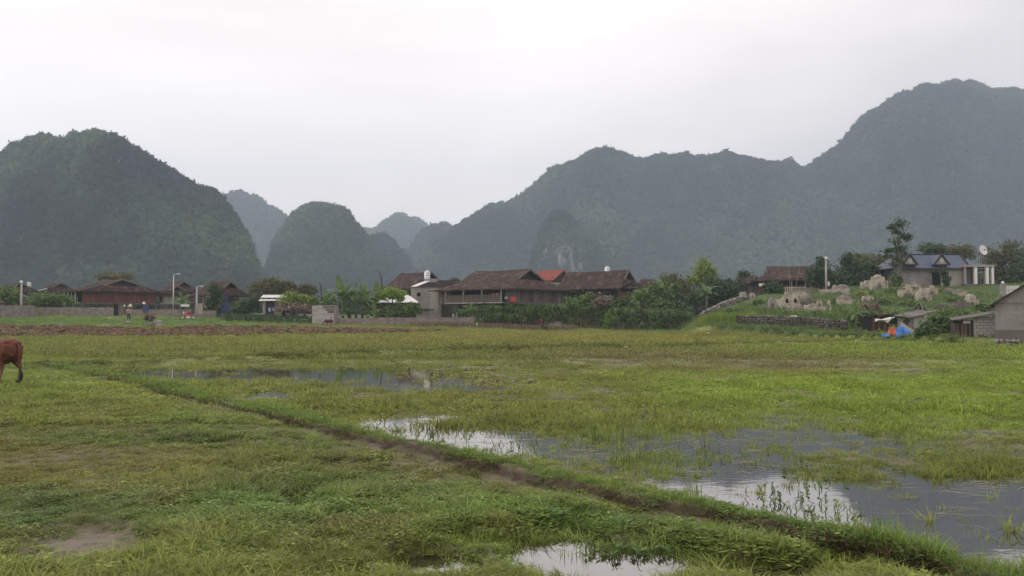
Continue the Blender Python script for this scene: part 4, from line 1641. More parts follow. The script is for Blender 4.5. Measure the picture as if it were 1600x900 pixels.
def tin_roof_shed():
    Y = 108
    c = P(620, 473, Y)
    m_ = Y / F
    g = gz(c.x, Y)
    t = thing('tin_shed', 'shed with pale sloping tin roof behind the banana plants', 'shed', (c.x, Y, g), D2R(4))
    zt, zl = P(0, 460, Y).z - g, P(0, 472.5, Y).z - g
    a, b, e, f = (583 - 620) * m_, (654 - 620) * m_, (612 - 620) * m_, (636 - 620) * m_
    mb = MB()
    n = 50
    for i in range(n + 1):
        u = i / n
        dz = .04 * math.sin(i * 1.8)
        mb.v += [(e + (f - e) * u, 2.6, zt + dz), (a + (b - a) * u, -.6, zl + dz)]
    for i in range(n): mb.f.append((2 * i, 2 * i + 1, 2 * i + 3, 2 * i + 2))
    mb.build('roof', M['tin'], t).modifiers.new('thick', 'SOLIDIFY').thickness = .04
    part_box('wall', t, ((a + b) / 2, .6, zl / 2 - .05), (b - a - .8, 1.6, zl - .1), 'darkwood')


tin_roof_shed()


# ------------------------------------------------------------------ walls of blocks
def block_wall(name, label, p0, p1, z0, h, mat_, bl=.42, bh=.2, th=.2, top=None, pieces=False, cat='wall', parent=None):
    p0, p1 = Vector((p0[0], p0[1], 0)), Vector((p1[0], p1[1], 0))
    d = p1 - p0
    L = d.length
    ang = math.atan2(d.y, d.x)
    if parent is None:
        t = thing(name, label, cat, (p0.x, p0.y, z0), ang)
        tp = t
    else:
        t = tp = parent
    core = MB()
    nseg = max(1, int(L / .8))
    for i in range(nseg):
        x = L * (i + .5) / nseg
        hh = (top(x / L) if top else 1) * h
        core.box((x, 0, hh / 2 - .15), (L / nseg + .002 * (i % 2), th - .035 + .002 * (i % 2), hh + .26))
    if parent is None: core.build('core', M['mortar'], t)
    rows = int(h / bh)
    mb = MB()
    shared = None
    for r in range(rows):
        n = int(L / bl) + 1
        for i in range(n + 1):
            x = (i + (.5 if r % 2 else 0)) * bl - bl / 2
            xa, xb = max(0, x - bl / 2), min(L, x + bl / 2)
            if xb - xa < .08: continue
            xm = (xa + xb) / 2
            if top and (r + .7) * bh > top(xm / L) * h: continue
            off = R.uniform(-.006, .006)
            if pieces:
                mm = MB().box((0, 0, 0), (xb - xa - .022, th, bh - .02), jit=.004) if shared is None or xb - xa < bl * .95 else None
                if mm is None:
                    o = inst('block', shared, tp, (xm, off, (r + .5) * bh))
                else:
                    o = mm.build('block', M[mat_], tp)
                    o.location = (xm, off, (r + .5) * bh)
                    if xb - xa >= bl * .95: shared = o.data
            else:
                mb.box((xm, off, (r + .5) * bh), (xb - xa - .022, th, bh - .02), jit=.004)
    if not pieces: mb.build('blocks', M[mat_], tp, kind='stuff')
    return t


def wall_px(name, label, pxa, pxb, Ya, Yb, hpx, mat_, **kw):
    a, b = P(pxa, 480, Ya), P(pxb, 480, Yb)
    z = min(gz(a.x, Ya), gz(b.x, Yb)) - .05
    return block_wall(name, label, (a.x, Ya), (b.x, Yb), z, hpx * (Ya + Yb) / 2 / F, mat_, **kw)


wall_px('block_wall', 'grey block wall nearest the left edge of the village', -40, 55, 101, 102, 20, 'block_gr')
wall_px('block_wall', 'long tan block wall from the grey wall to the dark gateway', 56, 180, 108, 108, 15, 'block')
wall_px('block_wall', 'tan block wall to the right of the dark gateway, behind the lamp posts', 200, 300, 108, 107, 14, 'block')
wall_px('block_wall', 'short block wall left of the blue cloth house', 310, 338, 106, 106, 13, 'block')
wall_px('block_wall', 'low brown block wall beside the red bushes', 386, 402, 108, 108, 9, 'block')
wall_px('block_wall', 'long pinkish block wall in front of the banana plants', 523, 741, 97, 101, 17, 'block', bl=.44, bh=.2,
        top=lambda u: 1.0 if u > .3 else .9)

# gateway and doors
c_ = P(187, 488, 108)
t_ = thing('gateway', 'dark wooden gateway in the long left wall', 'gate', (c_.x, 108, gz(c_.x, 108)))
MB().box((-.45, 0, .75), (.5, .3, 1.7)).build('opening', M['hole'], t_)
for k in range(5): MB().box((-.1 + k * .2, -.05, .75), (.18, .06, 1.55)).build('board', M['wood'], t_)
c_ = P(289, 478, 106)
t_ = thing('signboard', 'pale board on the wall between the two lamp posts', 'board', (c_.x, 106, c_.z - .2))
MB().box((0, 0, .25), (1.1, .08, .3)).build('panel', M['tin'], t_)
for k in (-.45, .45): MB().box((k, .03, -.45), (.07, .07, 1.1)).build('leg', M['wood'], t_)
c_ = P(313, 489, 104)
t_ = thing('gate_pillar', 'pale gate pillar right of the thick lamp post', 'pillar', (c_.x, 104, c_.z - .1))
MB().box((0, 0, .6), (.5, .4, 1.2)).build('shaft', M['plaster_cr'], t_)
MB().box((0, 0, 1.24), (.6, .5, .1)).build('cap', M['plaster_cr'], t_)

# blue drum on the wall, white jar
c_ = P(228, 483, 106.5)
t_ = thing('drum', 'blue plastic drum standing by the left wall', 'drum', (c_.x, 106.5, c_.z - .45))
MB().lathe([(.3, 0), (.33, .05), (.33, .45), (.35, .5), (.33, .55), (.33, .9), (.28, .95)], n=14).build('body', M['bluecloth'], t_)
MB().lathe([(.29, .93), (.29, 1.0), (.1, 1.02)], n=14).build('lid', M['black'], t_)
c_ = P(225, 474, 108)
t_ = thing('satellite_dish', 'small white dish on the wall above the blue drum', 'satellite dish', (c_.x, 108, c_.z))
MB().lathe([(.01, .05), (.1, .07), (.17, .13), (.18, .14), (.16, .13), (.09, .085)], n=14).build('dish', M['white'], t_).rotation_euler = (1.1, 0, .3)
MB().tube([(0, .05, -.5), (0, 0, .1)], .03, 6).build('mast', M['steel'], t_)


# stepped block shed at the left end of the pinkish wall
def stepped_shed():
    Y = 96
    a, b = P(488, 500, Y), P(522, 500, Y)
    g = gz((a.x + b.x) / 2, Y) - .05
    t = thing('block_shed', 'roofless block shed with a broken stepped top behind the small brown cow', 'shed', (a.x, Y, g), D2R(4))
    L = (b - a).length
    h = 30 * Y / F

    def top(u): return 1.0 if u < .42 else max(.62, 1.0 - (u - .42) * 1.1)
    block_wall('', '', (0, 0), (L, 0), 0, h, 'block_lt', bl=.44, bh=.22, top=top, parent=t)
    core = MB()
    for i in range(12):
        u = (i + .5) / 12
        core.box((u * L, .005, top(u) * h / 2 - .1), (L / 12 + .003 * (i % 2), .15 + .003 * (i % 2), top(u) * h))
    core.build('core', M['mortar'], t)
    part_box('side_wall', t, (L + .02, 1.4, h * .42), (.2, 2.8, h * .9), 'block')
    part_box('side_wall', t, (.02, 1.4, h * .45), (.2, 2.6, h * .95), 'block')
    part_box('back_wall', t, (L / 2, 2.8, h * .5), (L, .2, h * 1.05), 'block')
    part_box('lintel', t, (L * .72, .9, h * .92), (L * .5, .12, .12), 'wood')
    rb = MB()
    rb.bar((.3, .1, h + .04), (L * .75, 2.0, h + .22), .5, .05)
    rb.build('roof_sheet', M['darkwood'], t)


stepped_shed()


# ------------------------------------------------------------------ lamp posts
def lamp(label, px, pyt, pyb, Y, w, arm=True, m='concrete', group=None, box=False):
    a, b = P(px, pyt, Y), P(px, pyb, Y)
    z0 = min(b.z, gz(b.x, Y)) - .1
    t = thing('street_lamp', label, 'street lamp', (b.x, Y, z0))
    H = a.z - z0
    MB().tube([(0, 0, 0), (0, 0, H)], [w, w * .62], 10).build('pole', M[m], t, True)
    if arm:
        ar = MB().tube([(0, 0, H - .06), (.2, -.03, H + .05), (.55, -.1, H + .08)], .03, 6)
        ar.build('arm', M['steel'], t)
        MB().box((.6, -.11, H + .07), (.36, .16, .09)).build('lamp_head', M['white'], t)
    else:
        hd = MB().lathe([(.05, 0), (.16, .05), (.19, .18), (.13, .30), (.03, .34)], (0, -.06, H - .04), 10)
        hd.build('lamp_head', M['white'], t, True)
    MB().lathe([(w * 1.35, 0), (w * 1.3, .22), (w, .26)], n=10).build('base', M['concrete'], t)
    if box:
        MB().box((w + .12, -.02, H * .28), (.22, .2, .5)).build('meter_box', M['plastic'], t)
    return t


lamp('tall thin lamp post with a short arm, left of the thick one', 270.5, 429, 490, 100, .065, True, 'steel')
lamp('thick concrete lamp post beside the red motorbike', 307, 448, 492, 99, .155, True)
lamp('thick concrete lamp post at the far left by the palm', 33, 442, 478, 103, .16, False)
lamp('concrete lamp post standing among the white tombs', 1291, 405, 452, 97, .15, False, box=True)


# ------------------------------------------------------------------ trees, bushes, bananas
def tree(label, pxc, pyb, Y, crown, leaf='green', n=2600, size=.42, bark='bark', group=None, trunk_r=.18, name='tree', cat='tree', seed=0, base=None, limbs=True, aspect=1.6, spread=.34):
    """crown: lobes (px, py, rx_px, ry_px[, depth]) as the photo shows them"""
    rng = random.Random(seed * 13 + int(pxc))
    k = Y / F
    b = P(pxc, pyb, Y)
    zb = gz(b.x, Y) if base is None else base
    t = thing(name, label, cat, (b.x, Y, zb), 0, group)
    lobes = []
    for l in crown:
        p = P(l[0], l[1], Y)
        dy = l[4] if len(l) > 4 else rng.uniform(-.4, .4) * l[2] * k
        lobes.append((p.x - b.x, dy, p.z - zb, l[2] * k, l[2] * k * .85, l[3] * k))
        for _ in range(5):
            a, u = rng.uniform(0, 6.28), rng.uniform(.55, 1.2)
            q = rng.uniform(.2, .48)
            lobes.append((p.x - b.x + math.cos(a) * l[2] * k * u, dy + rng.uniform(-.5, .5) * l[2] * k, p.z - zb + math.sin(a) * l[3] * k * u, l[2] * k * q, l[2] * k * q, l[3] * k * q))
    top = max(l[2] for l in lobes)
    cx = sum(l[0] for l in lobes) / len(lobes)
    tr = MB()
    h1 = max(.5, top * .62)
    tr.tube([(0, 0, -.2), (cx * .2, .02, h1 * .4), (cx * .6, 0, h1), (cx, 0, top * .9)], [trunk_r, trunk_r * .75, trunk_r * .5, trunk_r * .12], 8)
    if limbs:
        for l in lobes[::2]:
            s0 = rng.uniform(.3, .6) * min(h1, max(.4, l[2]))
            tr.tube([(cx * .4, 0, s0), ((cx * .4 + l[0]) / 2 + rng.uniform(-.2, .2), l[1] * .5, (s0 + l[2]) / 2 + .1), (l[0], l[1], l[2])], [trunk_r * .42, trunk_r * .26, trunk_r * .08], 5)
    tr.build('trunk', M[bark], t, True)
    cm = MB().leaves(lobes, n, size, rng, .35, aspect, spread)
    cm.build('crown', M[leaf], t)
    return t


tree('dark round tree behind the white roofed shack', 422, 470, 118, [(415, 449, 20, 12), (437, 447, 16, 10), (400, 452, 8, 7), (425, 440, 12, 7)], 'olive', 3200, .42)
tree('dark tree top rising behind the wide brown house', 180, 470, 145, [(182, 434, 20, 8), (165, 440, 12, 5), (196, 432, 12, 6)], 'olive', 1800, .45)
tree('small dark bush right of the little dark roof', 475, 475, 120, [(474, 452, 13, 8), (487, 455, 8, 6)], 'olive', 1200, .4)
tree('slim dark tree in front of the brown tiled timber house', 336, 488, 112, [(337, 452, 9, 9), (340, 466, 7, 9), (330, 474, 8, 8)], 'dkgreen', 1500, .4)
tree('low bushy tree left of the white roofed shack', 392, 490, 107, [(380, 480, 16, 11), (400, 474, 9, 12), (372, 487, 10, 6)], 'dkgreen', 1800, .38, limbs=False)
tree('leafy bush under the wide brown house, by the left wall', 75, 486, 112, [(75, 466, 26, 9), (98, 470, 16, 9), (55, 473, 16, 7)], 'green', 2200, .4)
tree('pale green vine bush draped beside the white roofed shack', 455, 489, 103, [(450, 468, 17, 8), (468, 466, 15, 8), (484, 470, 12, 8), (455, 479, 16, 7)], 'bright', 2600, .32, trunk_r=.08)
tree('bush of dry stems under the vine by the white roofed shack', 465, 490, 101.5, [(462, 482, 24, 7), (485, 485, 14, 6)], 'dry', 1600, .34, trunk_r=.05)
tree('yellow green round tree above the pale tin shed', 611, 490, 104, [(612, 458, 17, 8), (598, 461, 10, 7), (624, 463, 9, 8)], 'lime', 2600, .32, trunk_r=.09)
tree('bush at the foot of the grey annex', 625, 497, 103, [(625, 485, 22, 10), (645, 479, 10, 8), (608, 488, 16, 9)], 'green', 2600, .36, limbs=False)
tree('dark bush between the annex and the big stilt house', 748, 496, 107, [(742, 484, 16, 8), (728, 489, 14, 6), (760, 479, 14, 7)], 'green', 1800, .36, limbs=False)
tree('small bare tree beyond the roof of the big stilt house', 711, 460, 150, [(711, 440, 8, 5)], 'dkgreen', 500, .4)
tree('round bush at the left of the green mass right of the stilt houses', 1022, 488, 108, [(1008, 462, 20, 14), (1035, 456, 22, 16), (1000, 472, 16, 10), (1030, 475, 26, 9)], 'green', 4200, .40, trunk_r=.14)
tree('olive topped tree in the middle of the green mass', 1058, 484, 113, [(1042, 438, 16, 10), (1062, 448, 22, 14), (1050, 462, 22, 10)], 'olive', 3000, .42)
tree('tall bright yellow green tree standing above the bushes', 1101, 482, 117, [(1100, 420, 16, 15), (1110, 430, 13, 13), (1090, 436, 12, 10), (1078, 440, 9, 8)], 'bright', 3000, .36, trunk_r=.14)
tree('dark bushy tree right of the bright yellow green tree', 1130, 480, 110, [(1120, 445, 20, 13), (1140, 455, 18, 14), (1115, 463, 24, 12), (1140, 470, 16, 9), (1088, 466, 20, 12)], 'dkgreen', 5200, .40)
tree('green bush behind the dry stalks, under the dark stilt house', 905, 490, 105, [(895, 473, 14, 8), (915, 470, 12, 10)], 'green', 1500, .36, limbs=False)
tree('thin leafless shrub with pale stalks beside the dark stilt house', 940, 492, 104, [(935, 472, 16, 13), (955, 476, 14, 12)], 'dry', 900, .34, trunk_r=.05, bark='palebark')
tree('shrub with dry top right of the pale stalks', 972, 494, 103.5, [(965, 478, 12, 11), (985, 476, 14, 12)], 'hedge', 1800, .36, limbs=False)
tree('dark leafy tree just left of the lamp post among the tombs', 1284, 460, 108, [(1284, 412, 11, 9), (1280, 428, 14, 13), (1292, 440, 13, 10), (1270, 438, 9, 8)], 'dkgreen', 3000, .40, trunk_r=.14)
tree('dark tree right of the lamp post among the tombs', 1330, 458, 110, [(1323, 405, 11, 10), (1332, 420, 20, 14), (1318, 437, 20, 14), (1345, 438, 18, 13)], 'dkgreen', 4600, .42, trunk_r=.18)
tree('dark bushy tree left of the blue roofed house', 1366, 458, 112, [(1358, 418, 12, 10), (1372, 430, 14, 12), (1362, 442, 16, 11)], 'dkgreen', 2600, .42)
tree('lone tall tree with tufted layers rising beside the blue roofed house', 1403, 452, 104, [(1405, 351, 11, 6), (1393, 355, 7, 5), (1400, 362, 8, 4), (1411, 370, 8, 5), (1419, 372, 6, 4), (1399, 378, 7, 5), (1392, 391, 9, 5), (1407, 388, 8, 5), (1415, 397, 6, 4), (1388, 401, 8, 4), (1402, 404, 8, 5), (1395, 414, 7, 4), (1410, 411, 6, 3)], 'dkgreen', 2300, .30, trunk_r=.15, bark='palebark', spread=.62)
tree('small round tree just behind the blue roof', 1455, 440, 124, [(1455, 388, 18, 8), (1468, 390, 10, 6)], 'dkgreen', 1700, .42)
tree('scrubby tree behind the right end of the blue roof', 1500, 440, 128, [(1490, 392, 16, 9), (1510, 395, 14, 10), (1478, 396, 10, 7)], 'olive', 1800, .42)
tree('brownish thicket under the white satellite dish', 1560, 450, 122, [(1558, 402, 18, 18), (1578, 395, 16, 18), (1545, 420, 14, 18), (1590, 420, 14, 22), (1570, 432, 20, 16)], 'olive', 4200, .44)
tree('dark tree at the right edge behind the white fence', 1612, 450, 116, [(1600, 425, 22, 20), (1620, 400, 24, 24), (1588, 440, 14, 12)], 'dkgreen', 3600, .44)
tree('scrub rising behind the trees left of the blue roofed house', 1345, 440, 135, [(1345, 408, 30, 12), (1380, 412, 22, 12)], 'olive', 2200, .46)
tree('small round tree on the skyline of the brown roof left of the graveyard', 1163, 450, 132, [(1162, 428, 9, 5)], 'dkgreen', 700, .4)
tree('bush hiding the balcony of the graveyard house', 1208, 470, 109, [(1206, 448, 10, 9), (1216, 453, 9, 8), (1200, 456, 9, 6)], 'dkgreen', 1700, .38)
tree('dark bush in front of the grey block shed on the right', 1448, 532, 57, [(1446, 516, 12, 11), (1440, 522, 10, 9), (1455, 521, 10, 10)], 'hedge', 2400, .24, limbs=False, trunk_r=.05)
tree('round dark bush between the two block sheds', 1475, 528, 59, [(1476, 508, 20, 12), (1464, 500, 13, 9), (1482, 516, 14, 10)], 'hedge', 3400, .26, limbs=False, trunk_r=.06)
tree('bush behind the two block sheds', 1500, 505, 66, [(1480, 492, 24, 8), (1510, 490, 18, 5), (1455, 496, 12, 7)], 'green', 2400, .28, limbs=False, trunk_r=.05)
tree('low bush on the bank in front of the wooden shed door', 1495, 540, 54.5, [(1492, 531, 12, 6), (1480, 534, 10, 4)], 'green', 1300, .2, limbs=False, trunk_r=.04)
tree('thicket of bushes behind the low dark stone wall', 1290, 505, 76, [(1262, 496, 14, 7), (1283, 498, 16, 9), (1302, 502, 14, 8)], 'hedge', 2600, .28, limbs=False, trunk_r=.05)
tree('dark thicket beside the orange tarpaulin shelter', 1345, 515, 70, [(1332, 502, 14, 11), (1350, 498, 16, 12), (1322, 510, 10, 7)], 'hedge', 2800, .28, limbs=False, trunk_r=.06)
tree('bush behind the orange and blue tarpaulins', 1408, 512, 66, [(1405, 499, 14, 8), (1420, 505, 10, 8), (1393, 496, 10, 5)], 'dkgreen', 1900, .26, limbs=False, trunk_r=.05)
tree('brown withered shrub below the twin arched tomb', 1362, 500, 80, [(1360, 481, 12, 8), (1370, 490, 10, 6)], 'dry', 900, .3, trunk_r=.05)
tree('palm like green bush at the far left edge', 8, 480, 104, [(6, 458, 16, 9), (22, 466, 16, 8)], 'green', 1500, .4)
tree('shrubby growth in the middle of the graveyard slope', 1345, 470, 92, [(1345, 462, 9, 7), (1358, 468, 8, 6)], 'bright', 1100, .3, limbs=False, trunk_r=.04)
tree('dark climbing shrub against the wall of the blue roofed house', 1478, 448, 105, [(1478, 436, 6, 10), (1474, 425, 5, 5)], 'dkgreen', 900, .34, trunk_r=.05)
tree('green shrub against the left half of the blue roofed house', 1404, 450, 104, [(1402, 437, 8, 9)], 'green', 900, .34, trunk_r=.05)


for lb_, px_, py_, r_, lf_ in (('dark shrub on the slope below the wide tomb with two openings', 1228, 499, 9, 'hedge'), ('green shrub on the slope right of the sloping stone wall', 1150, 492, 11, 'green'),
                               ('low dark shrub at the left foot of the graveyard slope', 1118, 503, 12, 'hedge'), ('shrub right of the tall headpiece tomb', 1312, 492, 9, 'hedge'),
                               ('dark shrub right of the twin arched tomb', 1382, 476, 8, 'hedge'), ('green shrub under the cream bouldery tomb', 1418, 478, 10, 'green'), ('shrub between the faceted tomb and the rounded tomb', 1490, 472, 9, 'hedge'),
                               ('dark shrub below the rounded tomb near the fence', 1535, 487, 12, 'hedge'), ('small shrub left of the lone square tomb', 1303, 474, 7, 'green'), ('shrub in front of the sloping wall near its top', 1185, 477, 8, 'green'),
                               ('shrub below the largest domed tomb', 1392, 458, 8, 'hedge'), ('dark shrub right of the pointed tomb', 1475, 458, 7, 'hedge')):
    g_ = G(px_, py_)
    tree(lb_, px_, py_, g_.y, [(px_, py_ - r_ * .45, r_, r_ * .5)], lf_, 800, .3, limbs=False, trunk_r=.04, cat='shrub', name='shrub')


def hedge(label, x0, x1, pyt0, pyt1, pyb, Y, leaf, n, seed, stems=True):
    rng = random.Random(seed)
    k = Y / F
    b = P((x0 + x1) / 2, pyb, Y)
    zb = gz(b.x, Y) - .05
    t = thing('hedge', label, 'hedge', (b.x, Y, zb))
    lobes = []
    w = (x1 - x0) * k
    nl_ = int(w / .55)
    for i in range(nl_):
        u = (i + rng.random()) / nl_
        pt = pyt0 + (pyt1 - pyt0) * u
        H = P(0, pt, Y).z - zb + rng.gauss(0, .14)
        x = -w / 2 + w * u
        for j in range(3):
            r = rng.uniform(.5, .8)
            z = H - r * .7 - (H - (.9 if stems else .4)) * j / 3 * rng.uniform(.7, 1.25)
            lobes.append((x, rng.uniform(-.7, .9), max(z, .45), r, r, r * .75))
    MB().leaves(lobes, n, .34, rng, .3, 2.2).build('foliage', M[leaf], t)
    st = MB()
    for i in range(int(w * 9)):
        x = rng.uniform(-w / 2, w / 2)
        y = rng.uniform(-1.0, -.2)
        h = rng.uniform(.9, 1.7)
        st.tube([(x, y, 0), (x + rng.gauss(0, .06), y + rng.gauss(0, .06), h)], [.022, .012], 4, False)
    st.build('stems', M['dry'], t, kind='stuff')
    return t


hedge('long tall hedge with dry brown stems in front of the big stilt house', 738, 946, 478, 474, 517, 104, 'green', 23000, 5)
hedge('thick dark hedge right of the lime green cypress', 957, 1096, 480, 490, 519, 101, 'hedge', 14000, 6, False)
t_ = tree('lime green pointed bush in the gap between the two hedges', 951, 516, 102, [(951, 500, 6.2, 11), (951, 493, 4.5, 6)], 'lime', 1500, .26, limbs=False, trunk_r=.05)


def weeds_strip(name, label, x0, x1, y_of, n, h0, h1, mats, seed, w=.02):
    rng = random.Random(seed)
    mb = MB()
    for _ in range(n):
        px = rng.uniform(x0, x1)
        Y = y_of(px) + rng.gauss(0, .45)
        x = P(px, 500, Y).x
        z = gz_v(x, Y)
        h = rng.uniform(h0, h1)
        dx, dy = rng.gauss(0, .12), rng.gauss(0, .12)
        mb.add([(x - w, Y, z), (x + w, Y, z), (x + dx + w * .6, Y + dy, z + h * .6), (x + dx - w * .4, Y + dy, z + h * .6), (x + 2 * dx, Y + 2 * dy, z + h)], [(0, 1, 2, 3), (3, 2, 4)])
    o = mb.build(name, M[mats])
    tag(o, label, None, kind='stuff')


_vx, _vy = np.linspace(-75, 75, 1200), np.linspace(40, 125, 700)
_VH = height(*np.meshgrid(_vx, _vy))


def gz_v(x, y):
    i, j = int((x + 75) / 150 * 1199), int((y - 40) / 85 * 699)
    return _VH[min(max(j, 0), 699), min(max(i, 0), 1199)]


weeds_strip('dry_weeds', 'dry brown weeds along the foot of the pinkish wall and the hedge', 640, 900, lambda p: np.interp(p, [640, 740, 900], [96.3, 98.6, 102]), 3600, .25, .85, 'dry', 3, .025)
weeds_strip('reeds', 'pale green reeds on the terrace in front of the stone wall', 1094, 1180, lambda p: np.interp(p, [1094, 1180], [80, 76]), 2600, .5, 1.15, 'bright', 4, .025)
weeds_strip('bank_weeds', 'dark weeds hanging over the edge of the bank', 1110, 1500, lambda p: float(np.interp(p, *QB)) + .3, 5000, .06, .22, 'hedge', 8, .035)
weeds_strip('garden_weeds', 'dark weedy garden along the front of the left houses', 345, 490, lambda p: 99 + 2 * math.sin(p * .4), 4200, .3, .95, 'dkgreen', 9, .05)
weeds_strip('slope_weeds', 'tall weeds over the lower graveyard slope', 1090, 1330, lambda p: float(np.interp(p, [1090, 1200, 1330], [84, 78, 72])) + 3 * math.sin(p * 1.7), 4200, .3, .8, 'green', 12, .05)
weeds_strip('hill_weeds', 'tufts of green weeds between the tombs on the slope', 1110, 1560, lambda p: 84 + 10 * math.sin(p * 2.3), 4500, .15, .4, 'green', 13, .06)


# ---- banana plants
def banana_leaf(L, w, droop, rng):
    mb = MB()
    n = 9
    for i in range(n + 1):
        t = i / n
        a = .9 - droop * t * 1.5
        x = L * (t - .12 * droop * t * t)
        z = L * (math.sin(.95) * t - droop * .85 * t * t)
        x = L * (.62 * t + .25 * droop * t * t * .6)
        ww = w * (math.sin(math.pi * min(1, t * .93 + .07)) ** .6) * (1 if t > .12 else .12)
        fold = .28 * ww
        j = .02 * L
        mb.v += [(x + rng.uniform(-j, j), -ww, z - fold * .3 + rng.uniform(-j, j)), (x, 0, z), (x + rng.uniform(-j, j), ww, z - fold * .3 + rng.uniform(-j, j))]
    for i in range(n):
        a = 3 * i
        mb.f += [(a, a + 1, a + 4, a + 3), (a + 1, a + 2, a + 5, a + 4)]
    return mb


def simple_mesh(mb, name, m):
    me = bpy.data.meshes.new(name)
    me.from_pydata(mb.v, [], mb.f)
    me.materials.append(m)
    return me


BL = [simple_mesh(banana_leaf(2.4, .29, d, rg), 'banana_leaf', M['banana']) for d in (.25, .55, .8, 1.05)]


def banana(label, px, pyb, Y, H, nl=9, s=1.0, seed=0, group=None):
    rng = random.Random(seed)
    b = P(px, pyb, Y)
    t = thing('banana_plant', label, 'banana plant', (b.x, Y, gz(b.x, Y) - .05), rng.uniform(0, 6), group)
    MB().tube([(0, 0, 0), (.05, 0, H * .5), (.02, .03, H)], [.17 * s, .13 * s, .07 * s], 8).build('stem', M['bananastem'], t, True)
    for k in range(nl):
        up = k / nl
        o = inst('leaf', BL[min(3, int((1 - up) * 3.2 + rng.uniform(0, .9)))], t, (.02, 0, H - .25 + .25 * up), (rng.gauss(0, .12), rng.gauss(-.05, .14) - (.45 if up > .8 else 0), k * 2.4 + rng.gauss(0, .2)))
        q = s * rng.uniform(.8, 1.12)
        o.scale = (q, q * rng.uniform(.85, 1.2), q)
    return t


BN = [('tallest banana plant, with an upright young leaf, left of the yellow green tree', 535, 97.5 + 4, 2.9, 11, 1.2), ('banana plant at the left end of the banana clump', 508, 103, 1.9, 9, 1.0),
      ('banana plant right of the tallest one in the clump', 556, 102, 2.2, 10, 1.05), ('banana plant in the middle of the clump, in front of the pale tin shed', 574, 103, 2.0, 9, 1.0),
      ('banana plant at the right end of the clump beside the yellow green tree', 588, 105, 2.5, 9, 1.05), ('low banana plant behind the stepped block shed', 524, 104, 1.3, 9, .95),
      ('short banana plant at the front of the clump above the pinkish wall', 548, 100.5, 1.0, 9, .9), ('short banana plant near the right end of the clump above the pinkish wall', 585, 100.5, .9, 8, .85),
      ('banana plant far behind the clump, touching the brown roof', 604, 112, 3.4, 8, 1.0),
      ('small banana plant in front of the reddish brown roof on the left', 283, 112, 1.7, 8, .85), ('banana plant with one pale upright leaf in the green mass', 1104, 105, 2.2, 8, .9),
      ('blue green banana plant under the dark stilt house eave', 911, 107, 2.6, 9, .8), ('small banana plant on the graveyard slope', 1362, 88, .7, 8, .6),
      ('tall banana stalk in front of the low stone wall', 1293, 68.5, 1.1, 6, .6), ('banana plant beside the dark thicket near the orange tarpaulin', 1338, 65.5, 1.4, 8, .75),
      ('small banana plant behind the blue tarpaulin', 1414, 63.5, .9, 6, .55), ('banana plant between the two tallest ones of the clump', 545, 104, 2.6, 10, 1.1), ('banana plant in the back row of the clump, left of the pale tin shed', 566, 107, 2.9, 10, 1.1),
      ('banana plant leaning out at the left behind the stepped block shed', 516, 107, 2.2, 9, 1.05), ('palm like banana plant at the far left by the lamp post', 14, 106, 2.0, 10, 1.0)]
for i, (lb, px, Y, H, nl, s) in enumerate(BN):
    banana(lb, px, 500, Y, H * 1.1, nl + 2, s * (1.15 if px < 1280 else .75), 100 + i)


def dead_stalk(label, px, py0, py1, Y, lean):
    a = P(px, py1, Y)
    h = (py1 - py0) * Y / F
    t = thing('bare_stalk', label, 'stalk', (a.x, Y, a.z))
    MB().tube([(0, 0, -1.5), (lean * .4, 0, h * .5), (lean, 0, h)], [.09, .08, .05], 6).build('stem', M['bark'], t)
    MB().tube([(lean * .7, 0, h * .75), (lean + .15, .1, h * .9)], [.04, .015], 5).build('twig', M['bark'], t)


dead_stalk('dark withered stalk leaning left above the banana clump', 598, 423, 440, 106, -.55)
dead_stalk('dark withered stalk at the left of the banana clump', 503, 441, 452, 104, -.35)


# ------------------------------------------------------------------ tombs on the slope
def arch_outline(w, h, flat_=.45, n=10):
    pts = [(-w / 2, 0), (w / 2, 0)]
    for k in range(n + 1):
        a = math.pi * k / n
        pts.append((w / 2 * math.cos(a), h * flat_ + h * (1 - flat_) * math.sin(a)))
    return pts


